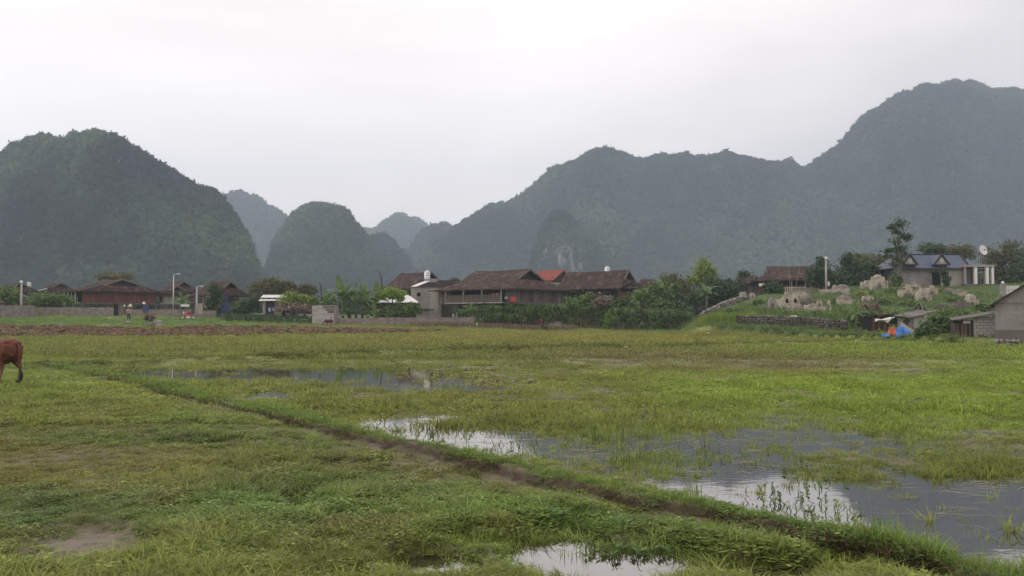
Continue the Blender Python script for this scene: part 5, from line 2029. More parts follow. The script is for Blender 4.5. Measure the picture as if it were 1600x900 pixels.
def tomb(label, px, pyb, w_px, h_px, kind, m='tomb', yaw=0, seed=0):
    p = G(px, pyb)
    k = p.y / F
    w, h = w_px * k * .92, h_px * k * 1.18
    t = thing('tomb', label, 'tomb', (p.x, p.y + .3, p.z - .12), D2R(yaw), 'limewashed tombs on the graveyard slope')
    dp = max(1.2, w * .9)
    h += .12

    def rough(o):
        for v in o.data.vertices:
            v.co += Vector((R.gauss(0, .02), R.gauss(0, .02), R.gauss(0, .02)))
        return o
    if kind == 'arch':                    # low body with a round headed plate in front
        MB().prism(arch_outline(w, h, .5), 0, .18).build('headstone', M[m], t)
        rough(MB().box((0, dp / 2 + .15, h * .3), (w * .8, dp, h * .6)).build('body', M['tombdk'], t))
        MB().prism(arch_outline(w * .5, h * .62, .5), -.03, .02).build('panel', M['tombdk'], t)
        MB().box((0, -.1, .08), (w * 1.15, .5, .16)).build('step', M[m], t)
    elif kind == 'twin':                  # wide front wall with two dark openings
        rough(MB().prism([(-w / 2, 0), (w / 2, 0), (w / 2, h * .72), (w * .36, h), (-w * .22, h), (-w * .36, h * .8), (-w / 2, h * .55)], 0, .25).build('front', M[m], t))
        for x in (-.16, .27):
            a = MB().prism(arch_outline(w * .13, h * .32, .5), -.04, .05).build('opening', M['hole'], t)
            a.location = (x * w, 0, h * .44)
        rough(MB().box((0, dp * .45, h * .36), (w * .94, dp * .7, h * .72)).build('body', M[m], t))
        MB().box((-.05 * w, -.22, h * .18), (w * 1.05, .35, h * .36)).build('ledge', M[m], t)
    elif kind == 'mound':                 # mossy vault
        mb = MB()
        mb.blob((0, dp * .5, h * .3), (w / 2, dp * .6, h * .72), .10, seed, 14, 9, -.3)
        mb.build('vault', M[m], t)
        rough(MB().box((0, dp * .45, h * .2), (w * .96, dp * .9, h * .42)).build('body', M[m], t))
    elif kind == 'wall':                  # enclosure with a round headpiece at one side
        MB().box((-.1 * w, 0, h * .28), (w * .8, .2, h * .56)).build('front_wall', M[m], t)
        pl = MB().prism(arch_outline(w * .34, h, .6), -.02, .22).build('headpiece', M[m], t)
        pl.location = (w * .33, 0, 0)
        for sx in (-.5, .46): MB().box((sx * w, dp * .45, h * .26), (.2, dp * .85, h * .52)).build('side_wall', M[m], t)
        MB().box((0, dp * .5, h * .22), (w * .8, dp * .7, h * .3)).build('body', M['tombdk'], t)
    elif kind == 'gable':                 # box under a small hipped cap
        rough(MB().box((0, dp / 2, h * .34), (w, dp, h * .68)).build('body', M[m], t))
        mb = MB()
        mb.add([(-w * .54, -.08, h * .68), (w * .54, -.08, h * .68), (w * .54, dp + .08, h * .68), (-w * .54, dp + .08, h * .68), (-w * .2, dp * .5, h), (w * .25, dp * .5, h)],
               [(0, 1, 5, 4), (1, 2, 5), (2, 3, 4, 5), (3, 0, 4), (3, 2, 1, 0)])
        mb.build('cap', M['tombdk'], t)
        MB().box((0, -.05, h * .06), (w * 1.1, .3, h * .12)).build('plinth', M[m], t)
    elif kind == 'dome':                  # faceted dome on a drum
        mb = MB().prism([(-w * .5, 0), (w * .5, 0), (w * .5, h * .58), (w * .37, h * .64), (w * .36, h * .86), (w * .14, h * .9), (w * .1, h), (-w * .1, h), (-w * .14, h * .9), (-w * .36, h * .86), (-w * .37, h * .64), (-w * .5, h * .58)], 0, dp * .55)
        rough(mb.build('vault', M[m], t))
        for sx in (-.5, .5): MB().box((sx * w, -.05, h * .3), (.16, .22, h * .6)).build('corner_post', M[m], t)
        MB().box((0, dp * .4, .06), (w * 1.06, dp, .12)).build('base', M['tombdk'], t)
        MB().prism(arch_outline(w * .3, h * .4, .5), -.12, .1).build('panel', M['tombdk'], t)
    elif kind == 'pair':                  # two small arches on an earth block
        for x in (-.27, .25):
            a = MB().prism(arch_outline(w * .46, h * .95, .45), 0, dp * .6).build('arch', M[m], t)
            a.location = (x * w, 0, h * .05)
            b = MB().prism(arch_outline(w * .26, h * .55, .45), -.03, .05).build('panel', M['tombdk'], t)
            b.location = (x * w, 0, h * .1)
        MB().box((0, dp * .3, h * .05), (w * 1.1, dp, h * .2)).build('plinth', M['tombdk'], t)
    elif kind == 'rock':                  # crumbling tomb with a bouldery top
        rough(MB().prism([(-w / 2, 0), (w / 2, 0), (w * .5, h * .7), (w * .3, h * .72), (w * .28, h * .9), (-w * .12, h * .92), (-w * .14, h * .74), (-w / 2, h * .7)], 0, dp * .7).build('body', M[m], t))
        MB().box((-.05 * w, -.02, h * .3), (w * .5, .08, h * .3)).build('panel', M['tombdk'], t)
        rough(MB().box((0, dp * .5, h * .70), (w * .72, dp * .6, h * .36)).build('cap', M['tombdk'], t))
        for sx in (-.47, .47): MB().box((sx * w, -.04, h * .36), (.16, .2, h * .72)).build('corner_post', M[m], t)
        for q in range(2):
            MB().blob((w * R.uniform(-.3, .3), dp * R.uniform(.2, .7), h * .58), (w * R.uniform(.12, .2), w * .16, h * R.uniform(.34, .44)), .34, seed + q * 3.7, 7, 4).build('capping_stone', M[m], t)
    elif kind == 'slab':
        rough(MB().box((0, dp * .4, h / 2), (w, dp * .8, h)).build('slab', M[m], t))
        rough(MB().box((w * .1, dp * .3, h * 1.05), (w * .5, dp * .5, h * .25)).build('headpiece', M[m], t))
    return t


tomb('grey fronted tomb with a pale peak at the left end of the lower row', 1209, 487, 17, 19, 'arch', 'plaster', 20, 1)
tomb('wide white tomb front with two dark openings', 1236, 482, 34, 18, 'twin', 'tomb', 4, 2)
tomb('flat pale ledge tomb above the one with two openings', 1254, 466, 22, 7, 'slab', 'tomb', 0, 3)
tomb('mossy vaulted tomb right of the one with two openings', 1267, 478, 24, 16, 'mound', 'tombdk', 0, 4)
tomb('small white arched tomb plate against the mossy vault', 1282, 480, 10, 10, 'arch', 'tomb', -10, 5)
tomb('low pale walled tomb below the mossy vault', 1271, 489, 18, 10, 'slab', 'tomb', 0, 6)
tomb('pale tomb with a tall round headpiece at its right side', 1293, 489.5, 16, 17, 'wall', 'tomb', -4, 7)
tomb('little sloping tomb between the two openings tomb and the pale walled one', 1254, 489, 13, 10, 'gable', 'tomb', 12, 8)
tomb('tiny white tomb lowest at the left of the lower row', 1235, 490.5, 11, 5, 'slab', 'tomb', 0, 9)
tomb('broken arched tomb by the top of the sloping stone fence', 1164, 468, 9, 10, 'pair', 'tomb', 15, 10)
tomb('round pale tomb plate left of the graveyard house', 1177, 467, 9, 8, 'arch', 'tomb', 10, 11)
tomb('pale box tomb with a small pillar beside the lamp post', 1299, 459, 24, 12, 'wall', 'tomb', 0, 12)
tomb('pale tomb with mossy cap right of the lamp post', 1320, 460, 20, 13, 'gable', 'tomb', -6, 13)
tomb('square pale tomb with dark hipped cap standing alone mid slope', 1325, 477.5, 21, 14, 'gable', 'tomb', 6, 14)
tomb('tomb of two small arches above a withered shrub', 1359, 473, 18, 9, 'pair', 'tomb', -8, 15)
tomb('largest domed tomb at the top of the slope left of the blue roofed house', 1376, 452, 26, 19, 'dome', 'tomb', 0, 16)
tomb('long low tomb joined to the left of the largest domed one', 1358, 451, 17, 9, 'slab', 'tomb', 0, 17)
tomb('cream tomb with bouldery top below the blue roofed house', 1422, 465, 24, 15, 'rock', 'tomb', 3, 18)
tomb('tomb half hidden behind the cream bouldery one', 1430, 453, 19, 9, 'rock', 'tomb', 0, 19)
tomb('faceted cream dome tomb nearest the middle below the blue roofed house', 1446, 471, 22, 17, 'dome', 'tomb', 0, 20)
tomb('pointed tomb just behind and right of the faceted cream dome', 1459, 462, 14, 15, 'rock', 'tomb', 0, 21)
tomb('low reddish tomb in front of the porch of the blue roofed house', 1488, 460, 20, 9, 'mound', 'tombdk', 0, 22)
tomb('pale pointed tomb left of the rounded one near the fence', 1506, 464, 17, 11, 'gable', 'tomb', 0, 23)
tomb('rounded pale tomb nearest the white fence', 1522, 478, 17, 16, 'dome', 'tomb', 0, 24)
tomb('low grey ruined tomb above the block sheds', 1476, 485, 17, 8, 'rock', 'tombdk', 0, 25)
tomb('grey box tomb above the wooden shed door', 1507, 487, 21, 12, 'slab', 'tombdk', 0, 26)
tomb('small grey tomb with square top left of the lamp post', 1271, 459, 7, 8, 'slab', 'tombdk', 0, 27)

# white balustrade of the graveyard house yard
p_ = G(1243, 459)
t_ = thing('balustrade', 'cream balustrade in front of the graveyard house', 'balustrade', (p_.x, p_.y, p_.z - .1), D2R(-3))
k_ = p_.y / F
MB().box((0, 0, .16), (33 * k_, .25, .32)).build('base', M['tomb'], t_)
MB().box((0, 0, .86), (33 * k_, .2, .14)).build('coping', M['tomb'], t_)
for i in range(12):
    MB().box(((i - 5.5) * 2.75 * k_, .02, .55), (.10, .1, .56)).build('baluster', M['tomb'], t_)

# thin crossed poles in the yard
p_ = G(1243, 458)
t_ = thing('bamboo_frame', 'thin crossed bamboo poles standing before the graveyard house', 'frame', (p_.x, p_.y, p_.z))
k_ = p_.y / F
for nm, a, b in (('upright', (-8, 0), (-10, 42)), ('upright', (-1, 0), (7, 42)), ('crossbar', (-26, 27), (14, 24)), ('crossbar', (-12, 23), (8, 25))):
    MB().tube([(a[0] * k_, 0, a[1] * k_), (b[0] * k_, 0, b[1] * k_)], .028, 5).build(nm, M['straw'], t_)


# dry stone fence climbing the slope
def stone_run(name, label, pts, h, mat_, sz, seed, cat='wall'):
    rng = random.Random(seed)
    ps = [G(*p) if len(p) == 2 else Vector((P(p[0], p[1], p[2]).x, p[2], gz(P(p[0], p[1], p[2]).x, p[2]))) for p in pts]
    t = thing(name, label, cat, tuple(ps[0]))
    o0 = ps[0]
    mb = MB()
    for a, b in zip(ps[:-1], ps[1:]):
        L = (b - a).length
        n = max(1, int(L / sz))
        for i in range(n):
            q = a + (b - a) * ((i + .5) / n)
            q.z = gz(q.x, q.y)
            rows = int(h / (sz * .62))
            for r in range(rows):
                c = q - o0
                mb.blob((c.x + rng.gauss(0, sz * .12), c.y + rng.gauss(0, sz * .12), c.z + (r + .35) * sz * .62), (sz * rng.uniform(.42, .66), sz * rng.uniform(.4, .6), sz * rng.uniform(.3, .46)), .2, rng.random() * 50, 7, 5)
    mb.build('stones', M[mat_], t, kind='stuff')
    return t


stone_run('stone_wall', 'grey stone wall climbing the left edge of the graveyard slope', [(1096, 489, 93), (1120, 480, 97), (1145, 470, 101), (1166, 465, 105)], .95, 'stone', .42, 3)
stone_run('stone_wall', 'long low dark stone wall at the foot of the graveyard slope', [(1150, 516, 75), (1200, 516, 72.5), (1260, 518, 70), (1325, 520, 67)], .85, 'drystone', .34, 4)
stone_run('rubble', 'line of dark rubble and pale stones at the edge of the left garden', [(345, 494, 99), (400, 496, 98), (440, 497, 98), (487, 499, 97)], .5, 'stone', .26, 5, 'rubble')
p_ = G(1239, 511)
t_ = thing('stone', 'single pale flat stone lying on the low dark stone wall', 'stone', (p_.x, p_.y - .2, gz(p_.x, p_.y) + .75))
MB().blob((0, 0, .1), (.36, .25, .14), .2, 5, 10, 6).build('rock', M['tomb'], t_)

# small shelter among the bushes
p_ = P(1052, 485, 104)
t_ = thing('shelter', 'small low shelter with pale sagging roof among the bushes', 'shelter', (p_.x, 104, gz(p_.x, 104)))
mb = MB()
for i in range(10):
    x = -1.8 + .36 * i
    mb.add([(x, -1, 1.55 + .05 * math.sin(i * 2)), (x + .35, -1, 1.55 + .05 * math.sin(i * 2 + 1)), (x + .35, 1.2, 1.9), (x, 1.2, 1.9)], [(0, 1, 2, 3)])
mb.build('roof', M['paleboard'], t_).modifiers.new('thick', 'SOLIDIFY').thickness = .06
for x in (-1.6, 0, 1.6): MB().tube([(x, -.9, -.1), (x, -.9, 1.6)], .06, 6).build('post', M['wood'], t_)
MB().box((0, 1, .8), (3.4, .1, 1.6)).build('back_wall', M['darkwood'], t_)


# ------------------------------------------------------------------ blue roofed house
def blue_house():
    Y = 108.0
    k = Y / F
    c = P(1468, 448, Y)
    zb = min(gz(c.x - 6, Y), gz(c.x + 6, Y)) - .1
    t = thing('bungalow', 'grey bungalow with blue sheet roof, two dormer gables and a corner porch', 'house', (c.x, Y, zb))
    X = lambda px: (px - 1468) * k
    Zz = lambda py: P(1468, py, Y).z - zb
    ze, zr = Zz(419), Zz(395.5)
    xl, xr = X(1397), X(1506)
    part_box('wall', t, ((xl + xr) / 2 + .2, 3, ze / 2), (xr - xl - .6, 6, ze), 'plaster')
    part_box('bay', t, (X(1490), -.05, ze / 2), (X(1502) - X(1478), .3, ze - .02), 'plaster_cr')
    # roof: front and back slope, hipped at the left end, gable at the right
    for sg, nm in ((-1, 'roof'), (1, 'back_roof')):
        mb = MB()
        n = 60
        for i in range(n + 1):
            u = i / n
            xe = xl - .4 + (X(1511) - xl + .4) * u
            xt = X(1420) + (X(1519) - X(1420)) * u
            dz = .03 * (1 if i % 3 == 0 else 0)
            mb.v += [(xe, (-.7 if sg < 0 else 6.7), ze - .05 + dz), (xt, 3.0, zr + dz)]
        for i in range(n): mb.f.append((2 * i, 2 * i + 2, 2 * i + 3, 2 * i + 1))
        mb.build(nm, M['blueroof'], t).modifiers.new('thick', 'SOLIDIFY').thickness = .06
    mb = MB().add([(xl - .4, -.7, ze - .05), (xl - .4, 6.7, ze - .05), (X(1420), 3, zr)], [(0, 1, 2)])
    mb.build('hip', M['blueroof'], t).modifiers.new('thick', 'SOLIDIFY').thickness = .06
    part_box('eave_beam', t, ((xl + xr) / 2, -.62, ze - .12), (xr - xl + .5, .12, .2), 'darkwood')
    MB().tube([(X(1420), 3, zr + .06), (X(1519), 3, zr + .06)], .08, 6).build('ridge_cap', M['darkwood'], t)
    g = MB().prism([(-.6, ze - .1), (6.6, ze - .1), (3, zr - .05)], -.1, .1)
    o = g.build('gable_wall', M['plaster_dk'], t)
    o.rotation_euler = (0, 0, math.pi / 2)
    o.location = (X(1509), 0, 0)
    v = MB()
    v.bar((X(1513), -.8, ze - .1), (X(1520), 3, zr + .1), .12, .2)
    v.bar((X(1513), 6.8, ze - .1), (X(1520), 3, zr + .1), .12, .2)
    v.build('verge_board', M['darkwood'], t)
    for px in (1419, 1468.5):
        d = thing_part('dormer', t)
        x = X(px)
        w, zz0, zz1 = 12.2 * k, Zz(414.5), Zz(398.5)
        f = MB().prism([(x - w * .82, zz0 + .05), (x + w * .82, zz0 + .05), (x, zz1 - .12)], -.52, -.42).build('face', M['plaster_cr'], d)
        lv = MB()
        for q in range(4): lv.box((x - .22 + .145 * q, -.56, zz0 + .55), (.05, .06, .75 - .25 * abs(q - 1.5)))
        lv.build('louvre', M['white'], d)
        for sg in (-1, 1):
            MB().bar((x, -.62, zz1 + .03), (x + sg * w * 1.02, -.62, zz0), .16, .18).build('barge_board', M['darkwood'], d)
            MB().add([(x, -.6, zz1), (x + sg * w, -.6, zz0 + .02), (x + sg * w, 0, zz0 + .05), (x, 2.6, zz1)], [(0, 1, 2, 3)]).build('cheek_roof', M['blueroof'], d).modifiers.new('thick', 'SOLIDIFY').thickness = .05
        MB().box((x, -.58, zz0 + .04), (w * 1.75, .14, .14)).build('sill', M['darkwood'], d)
    # doorway and post in the front wall
    part_box('doorway', t, (X(1463), -.03, ze * .38), (1.0, .14, ze * .72), 'hole')
    part_box('canopy', t, (X(1462), -.5, ze * .78), (1.5, 1.0, .1), 'darkwood')
    part_box('post', t, (X(1467), -.9, ze * .4), (.12, .12, ze * .8), 'white')
    # porch with columns at the right
    zp = Zz(417)
    part_box('porch_slab', t, ((X(1500) + X(1549)) / 2, 1.3, zp + .08), (X(1549) - X(1500), 4.4, .28), 'plaster_cr')
    part_box('porch_back', t, ((X(1503) + X(1546)) / 2, 3.0, zp / 2), (X(1546) - X(1503), .2, zp), 'plaster')
    part_box('porch_side', t, (X(1503.5), 1.0, zp / 2), (.25, 3.6, zp), 'plaster_cr')
    for px in (1520, 1538, 1546.5):
        part_box('column', t, (X(px), -.6, zp / 2), (.38 if px < 1540 else .28, .36, zp), 'white')
    part_box('door', t, (X(1508), 2.85, zp * .38), (.95, .1, zp * .74), 'redwood')
    part_box('door', t, (X(1541), 2.85, zp * .36), (.7, .1, zp * .70), 'redwood')
    part_box('porch_floor', t, ((X(1500) + X(1549)) / 2, .9, .08), (X(1549) - X(1500), 4.6, .5), 'plaster_dk')
    part_box('upper_slab', t, (X(1545), .9, zp - .35), (1.0, 3, .18), 'plaster')


blue_house()

# white dish on a lattice stand
p_ = P(1535, 392, 116)
t_ = thing('satellite_dish', 'big white satellite dish on a stand behind the blue roofed house', 'satellite dish', tuple(p_))
ds_ = MB()
ds_.lathe([(.03, 0), (.3, .03), (.55, .12), (.75, .26), (.78, .27), (.74, .24), (.5, .10), (.2, .05)], n=20)
o_ = ds_.build('dish', M['tin'], t_, True)
t_.scale = (.74, .74, 1)
o_.rotation_euler = (D2R(62), D2R(18), 0)
for a in ((0, 0), (2.1, 0), (4.2, 0)):
    MB().tube([(.7 * math.cos(a[0]), -.25 + .2 * math.sin(a[0]), .5 * math.sin(a[0])), (.05, -.62, .12)], .025, 5).build('strut', M['steel'], t_)
MB().box((.05, -.65, .13), (.16, .2, .16)).build('feed', M['black'], t_)
zt_ = p_.z - gz(p_.x, 116)
for sx in (-.7, -.25, .25, .7): MB().tube([(sx, .3, -zt_ - .2), (sx * .9, .3, -.35)], .06, 5).build('leg', M['wood'], t_)
MB().bar((-.8, .3, -.4), (.8, .3, -.4), .12).build('platform', M['wood'], t_)

# white picket fence with pillars
p0_, p1_ = P(1566, 452, 72), P(1612, 449, 69)
t_ = thing('picket_fence', 'white picket fence with a round capped grey pillar at the right edge', 'fence', (p0_.x, 72, P(0, 455, 72).z))
k_ = 72 / F
for px, n in ((1567, 1), (1595, 0)):
    if n:
        MB().box(((px - 1566) * k_, 0, .1), (.34, .34, 1.1)).build('pillar', M['plaster'], t_)
        MB().blob(((px - 1566) * k_, 0, .74), (.13, .13, .13), 0, 1).build('ball', M['white'], t_, True)
pk = None
for i in range(19):
    px = 1572 + i * 2.2
    if 1592.5 < px < 1596.5: continue
    x = (px - 1566) * k_
    if pk is None:
        o = MB().prism([(-.028, -.35), (.028, -.35), (.028, .42), (0, .5), (-.028, .42)], -.02, .02).build('picket', M['white'], t_)
        pk = o.data
        o.location = (x, 0, 0)
    else:
        inst('picket', pk, t_, (x, R.uniform(-.01, .01), 0))
for z in (-.15, .28): MB().box((22 * k_, .04, z), (44 * k_, .04, .06)).build('rail', M['white'], t_)
MB().box((22 * k_, .05, -.65), (50 * k_, .25, .75)).build('base_wall', M['plaster_dk'], t_)
MB().box((22 * k_, .3, -1.9), (52 * k_, .6, 2.2)).build('retaining_wall', M['drystone'], t_)


# ------------------------------------------------------------------ near right: rendered house, sheds, tarpaulins
def grey_house():
    Y = 49.0
    k = Y / F
    x0 = P(1554.5, 500, Y).x
    zb = P(0, 530, Y).z
    t = thing('rendered_house', 'grey rendered gable house on a rough stone footing cut by the right edge', 'house', (x0, Y, zb), D2R(-31))
    Wd, Dp = 6.4, 8.0
    ze = P(0, 473, Y).z - zb
    zr = ze + 2.15
    f = MB().prism([(0, .55), (Wd, .55), (Wd, ze), (Wd / 2, zr), (0, ze)], 0, Dp).build('wall', M['plaster'], t)
    MB().box((Wd / 2, Dp / 2 - .012, .27), (Wd + .02, Dp + .03, .56)).build('damp_course', M['plaster_dk'], t)
    MB().box((Wd / 2, -.008, ze - .06), (Wd + .02, .03, .05)).build('string_course', M['plaster_dk'], t)
    for sg in (0, 1):
        mb = MB()
        xa, xb = (-.28, Wd / 2) if sg == 0 else (Wd + .28, Wd / 2)
        za, zb_ = ze - .19, zr + .03
        for i in range(20):
            y0, y1 = -.32 + (Dp + .6) * i / 20, -.32 + (Dp + .6) * (i + 1) / 20
            dz = .04 * (i % 2)
            mb.add([(xa, y0, za + dz), (xb, y0, zb_ + dz), (xb, y1, zb_ + dz), (xa, y1, za + dz)], [(0, 1, 2, 3)])
        mb.build('roof', M['tile'], t).modifiers.new('thick', 'SOLIDIFY').thickness = .09
    # footing: stones one by one
    rng = random.Random(4)
    back = MB().box((Wd / 2, Dp / 2 + .04, -.36), (Wd - .05, Dp - .1, .72)).build('footing_core', M['drystone'], t)
    for r in range(3):
        x = -.05
        while x < Wd:
            w = rng.uniform(.2, .42)
            MB().blob((x + w / 2, -.02 + rng.uniform(-.05, .05), -.10 - r * .215), (w * .54, .16, .125), .2, rng.random() * 40, 8, 6).build('footing_stone', M['stone'], t)
            x += w * .98


grey_house()


def shed_p():
    Y = 55.0
    k = Y / F
    x0 = P(1490, 520, Y).x
    X = lambda px: (px - 1490) * k
    zb = gz(x0 + .5, Y) - .05
    Zz = lambda py: P(0, py, Y).z - zb
    t = thing('block_shed', 'lean to shed of pale blocks with patched wooden door beside the grey rendered house', 'shed', (x0, Y, zb), D2R(-24))
    xs, xe = X(1516.5), X(1554)
    zt0, zt1 = Zz(501), Zz(490)
    L = xe - xs

    def top(u): return (zt0 + (zt1 - zt0) * (.42 + .58 * u)) / zt1
    sub = thing_part('block_front', t)
    sub.location = (xs, 0, 0)
    block_wall('', '', (0, 0), (L, 0), 0, zt1, 'block_lt', bl=.40, bh=.2, th=.16, top=top, pieces=True, parent=sub)
    MB().prism([(0, 0), (L, 0), (L, zt1 - .1), (0, zt0 + (zt1 - zt0) * .42 - .1)], -.055, .065).build('mortar', M['mortar'], sub)
    for x in (0, L): pass
    part_box('jamb', t, (X(1515.5), 0, Zz(500) / 2), (.14, .2, Zz(500)), 'darkwood')
    part_box('jamb', t, (X(1490.8), 0, Zz(504) / 2), (.12, .2, Zz(504)), 'wood')
    # door of upright boards, each of its own
    for i in range(8):
        w = (X(1514) - X(1492)) / 8
        h = Zz(505 - i * .35)
        o = MB().box((0, 0, h / 2), (w * .93, .05, h - .06)).build('door_board', M[['redwood', 'wood', 'darkwood', 'wood'][i % 4]], t)
        o.location = (X(1492) + w * (i + .5), R.uniform(-.02, .02), .02)
    part_box('patch', t, (X(1508), -.06, Zz(503.5)), (.42, .04, .14), 'tin')
    rf = MB()
    n = 26
    for i in range(n + 1):
        u = i / n
        x = X(1488) + (X(1555) - X(1488)) * u
        z = Zz(500.5) + (Zz(488.5) - Zz(500.5)) * u + .03 * (i % 2)
        rf.v += [(x, -.45, z), (x, 2.6, z + .15)]
    for i in range(n): rf.f.append((2 * i, 2 * i + 2, 2 * i + 3, 2 * i + 1))
    rf.build('roof', M['drystone'], t).modifiers.new('thick', 'SOLIDIFY').thickness = .05
    part_box('back_wall', t, ((X(1490) + xe) / 2, 2.3, zt0 / 2), (xe - X(1490), .15, zt0), 'darkwood')
    part_box('side_wall', t, (X(1490.5), 1.2, zt0 * .47), (.12, 2.3, zt0 * .94), 'darkwood')


shed_p()


def shed_q():
    Y = 62.5
    k = Y / F
    x0 = P(1427, 520, Y).x
    zb = gz(x0 + .5, Y) - .05
    Zz = lambda py: P(0, py, Y).z - zb
    t = thing('block_shed', 'small grey block shed with tilted roof sheet, right of the blue tarpaulin', 'shed', (x0, Y, zb))
    L = 23.5 * k
    h = Zz(492)

    def top(u): return .86 + .14 * min(1, u * 1.4)
    sub = thing_part('block_front', t)
    block_wall('', '', (0, 0), (L, 0), 0, h, 'block_lt', bl=.34, bh=.19, th=.16, top=top, pieces=True, parent=sub)
    MB().prism([(0, 0), (L, 0), (L, h - .1), (0, h * .86 - .1)], -.055, .065).build('mortar', M['mortar'], sub)
    part_box('side_wall', t, (L - .06, 1.3, h / 2 - .05), (.14, 2.4, h - .1), 'block')
    part_box('side_wall', t, (.06, 1.3, h * .42), (.14, 2.4, h * .84), 'block')
    r = MB()
    a, b = (Zz(496.5), Zz(487))
    for i in range(12):
        u, v = i / 12, (i + 1) / 12
        xa, xb = -.3 + (L + .75) * u, -.3 + (L + .75) * v
        za, zb2 = a + (b - a) * u + .05, a + (b - a) * v + .05
        r.add([(xa, -.4, za), (xb, -.4, zb2), (xb, 2.6, zb2 + .12), (xa, 2.6, za + .12)], [(0, 1, 2, 3)])
    r.build('roof', M['drystone'], t).modifiers.new('thick', 'SOLIDIFY').thickness = .06
    part_box('patch', t, (L - .25, -.11, h - .1), (.24, .06, .22), 'plastic')


shed_q()

# sticks stacked like a tent on the slope behind
p_ = G(1437, 488)
t_ = thing('stick_pile', 'tent of dark sticks with one pale pole behind the small block shed', 'sticks', (p_.x, p_.y, p_.z - .1))
k_ = p_.y / F
for i in range(13):
    a = -1 + 2 * i / 12
    MB().tube([(a * 14 * k_, R.uniform(-.4, .5), 0), (a * 1.2 * k_ + R.uniform(-.05, .05), .1, 14 * k_ * (1 - .12 * abs(a)))], .035, 5).build('stick', M['darkwood'], t_)
MB().tube([(4 * k_, -.35, 0), (0, -.1, 15.5 * k_)], .045, 5).build('pale_pole', M['straw'], t_)


def sheet(name, label, pts, m, cat, seed, nu=14, nv=10, wr=.05, depth=None):
    """draped sheet through a grid of corner points (quad patch) with folds"""
    rng = random.Random(seed)
    a, b, c, d = [Vector(p) for p in pts]
    o0 = (a + b + c + d) / 4
    mb = MB()
    for j in range(nv + 1):
        for i in range(nu + 1):
            u, v = i / nu, j / nv
            p = (a * (1 - u) + b * u) * (1 - v) + (d * (1 - u) + c * u) * v
            f = math.sin(u * 9 + v * 2 + seed) * math.sin(v * 5 + seed) * wr + rng.gauss(0, wr * .25)
            p = p + Vector((f * .4, -abs(f), f)) - Vector((0, 0, .12 * math.sin(math.pi * u) * math.sin(math.pi * v)))
            mb.v.append(tuple(p - o0))
    for j in range(nv):
        for i in range(nu):
            k = j * (nu + 1) + i
            mb.f.append((k, k + 1, k + nu + 2, k + nu + 1))
    o = mb.build(name, M[m], None, True, tuple(o0))
    o.modifiers.new('thick', 'SOLIDIFY').thickness = .02
    tag(o, label, cat)
    return o


def W_(px, py, Y): return tuple(P(px, py, Y))


sheet('tarpaulin', 'bright blue tarpaulin draped like a tent beside the pole', [W_(1400, 516, 58.6), W_(1407, 507, 59.6), W_(1429, 525, 58.8), W_(1399, 526.5, 57.8)], 'tarpblue', 'tarpaulin', 2)
sheet('tarpaulin', 'right flap of blue tarpaulin spread on the ground', [W_(1407, 507.5, 59.6), W_(1409, 508, 60.6), W_(1431, 524, 59.6), W_(1416, 526.5, 58.2)], 'tarpblue', 'tarpaulin', 3)
sheet('tarpaulin', 'low crumpled blue sheet on the bank left of the orange one', [W_(1378, 522, 58.5), W_(1390, 522, 58.5), W_(1389, 526, 57.9), W_(1377, 526, 57.9)], 'tarpblue', 'tarpaulin', 4, wr=.03)
sheet('tarpaulin', 'orange tarpaulin hanging left of the big blue one', [W_(1388, 512, 59), W_(1399, 511, 59), W_(1400, 524.5, 58.5), W_(1387, 524, 58.5)], 'tarporange', 'tarpaulin', 5, wr=.08)
a_, b_ = P(1407, 505, 58.9), P(1434, 523, 58.0)
t_ = thing('plank', 'pale plank leaning down across the right of the blue tarpaulin', 'plank', tuple((a_ + b_) / 2))
MB().bar(a_ - (a_ + b_) / 2, b_ - (a_ + b_) / 2, .16, .12).build('board', M['paleboard'], t_)

p_ = P(1381, 526, 62)
zb_ = gz(p_.x, 62)
t_ = thing('shack', 'dark plank shack under a torn white sheet beside the orange tarpaulin', 'shack', (p_.x, 62.5, zb_))
k_ = 62 / F
for i in range(10): MB().box(((-14.5 + i * 3) * k_, 0, .68 + .05 * math.sin(i)), (.13, .06, 1.4)).build('board', M[['darkwood', 'redwood', 'darkwood'][i % 3]], t_)
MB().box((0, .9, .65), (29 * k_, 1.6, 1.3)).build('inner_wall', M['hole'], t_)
MB().box((0, .7, 1.42), (31 * k_, 2.0, .07)).build('roof', M['darkwood'], t_)
sheet('plastic_sheet', 'torn white plastic sheet thrown over the dark plank shack', [W_(1366, 499.5, 61.4), W_(1395, 496.5, 61.6), W_(1397, 497.5, 60.9), W_(1368, 502, 60.8)], 'plastic', 'sheet', 7, wr=.07)
sheet('plastic_sheet', 'corner of white plastic hanging down from the shack roof', [W_(1383, 499, 60.9), W_(1393, 498, 60.9), W_(1388, 504, 60.8), W_(1385, 504.5, 60.8)], 'plastic', 'sheet', 8, 6, 5, wr=.03)

for lb, px, Y, h in (('thin grey stake on the bank left of the dark thicket', 1338, 61.5, 1.6), ('pale stake by the low dark stone wall', 1293, 64.5, 1.5), ('short stake in front of the wooden shed door', 1504, 51.5, .8)):
    x = P(px, 500, Y).x
    t_ = thing('stake', lb, 'stake', (x, Y, gz(x, Y) - .1))
    MB().tube([(0, 0, 0), (.03, .02, h)], [.045, .035], 6).build('shaft', M['wood'], t_)
    MB().tube([(.02, .01, h * .7), (.22, 0, h * .82)], [.02, .01], 5).build('twig', M['wood'], t_)


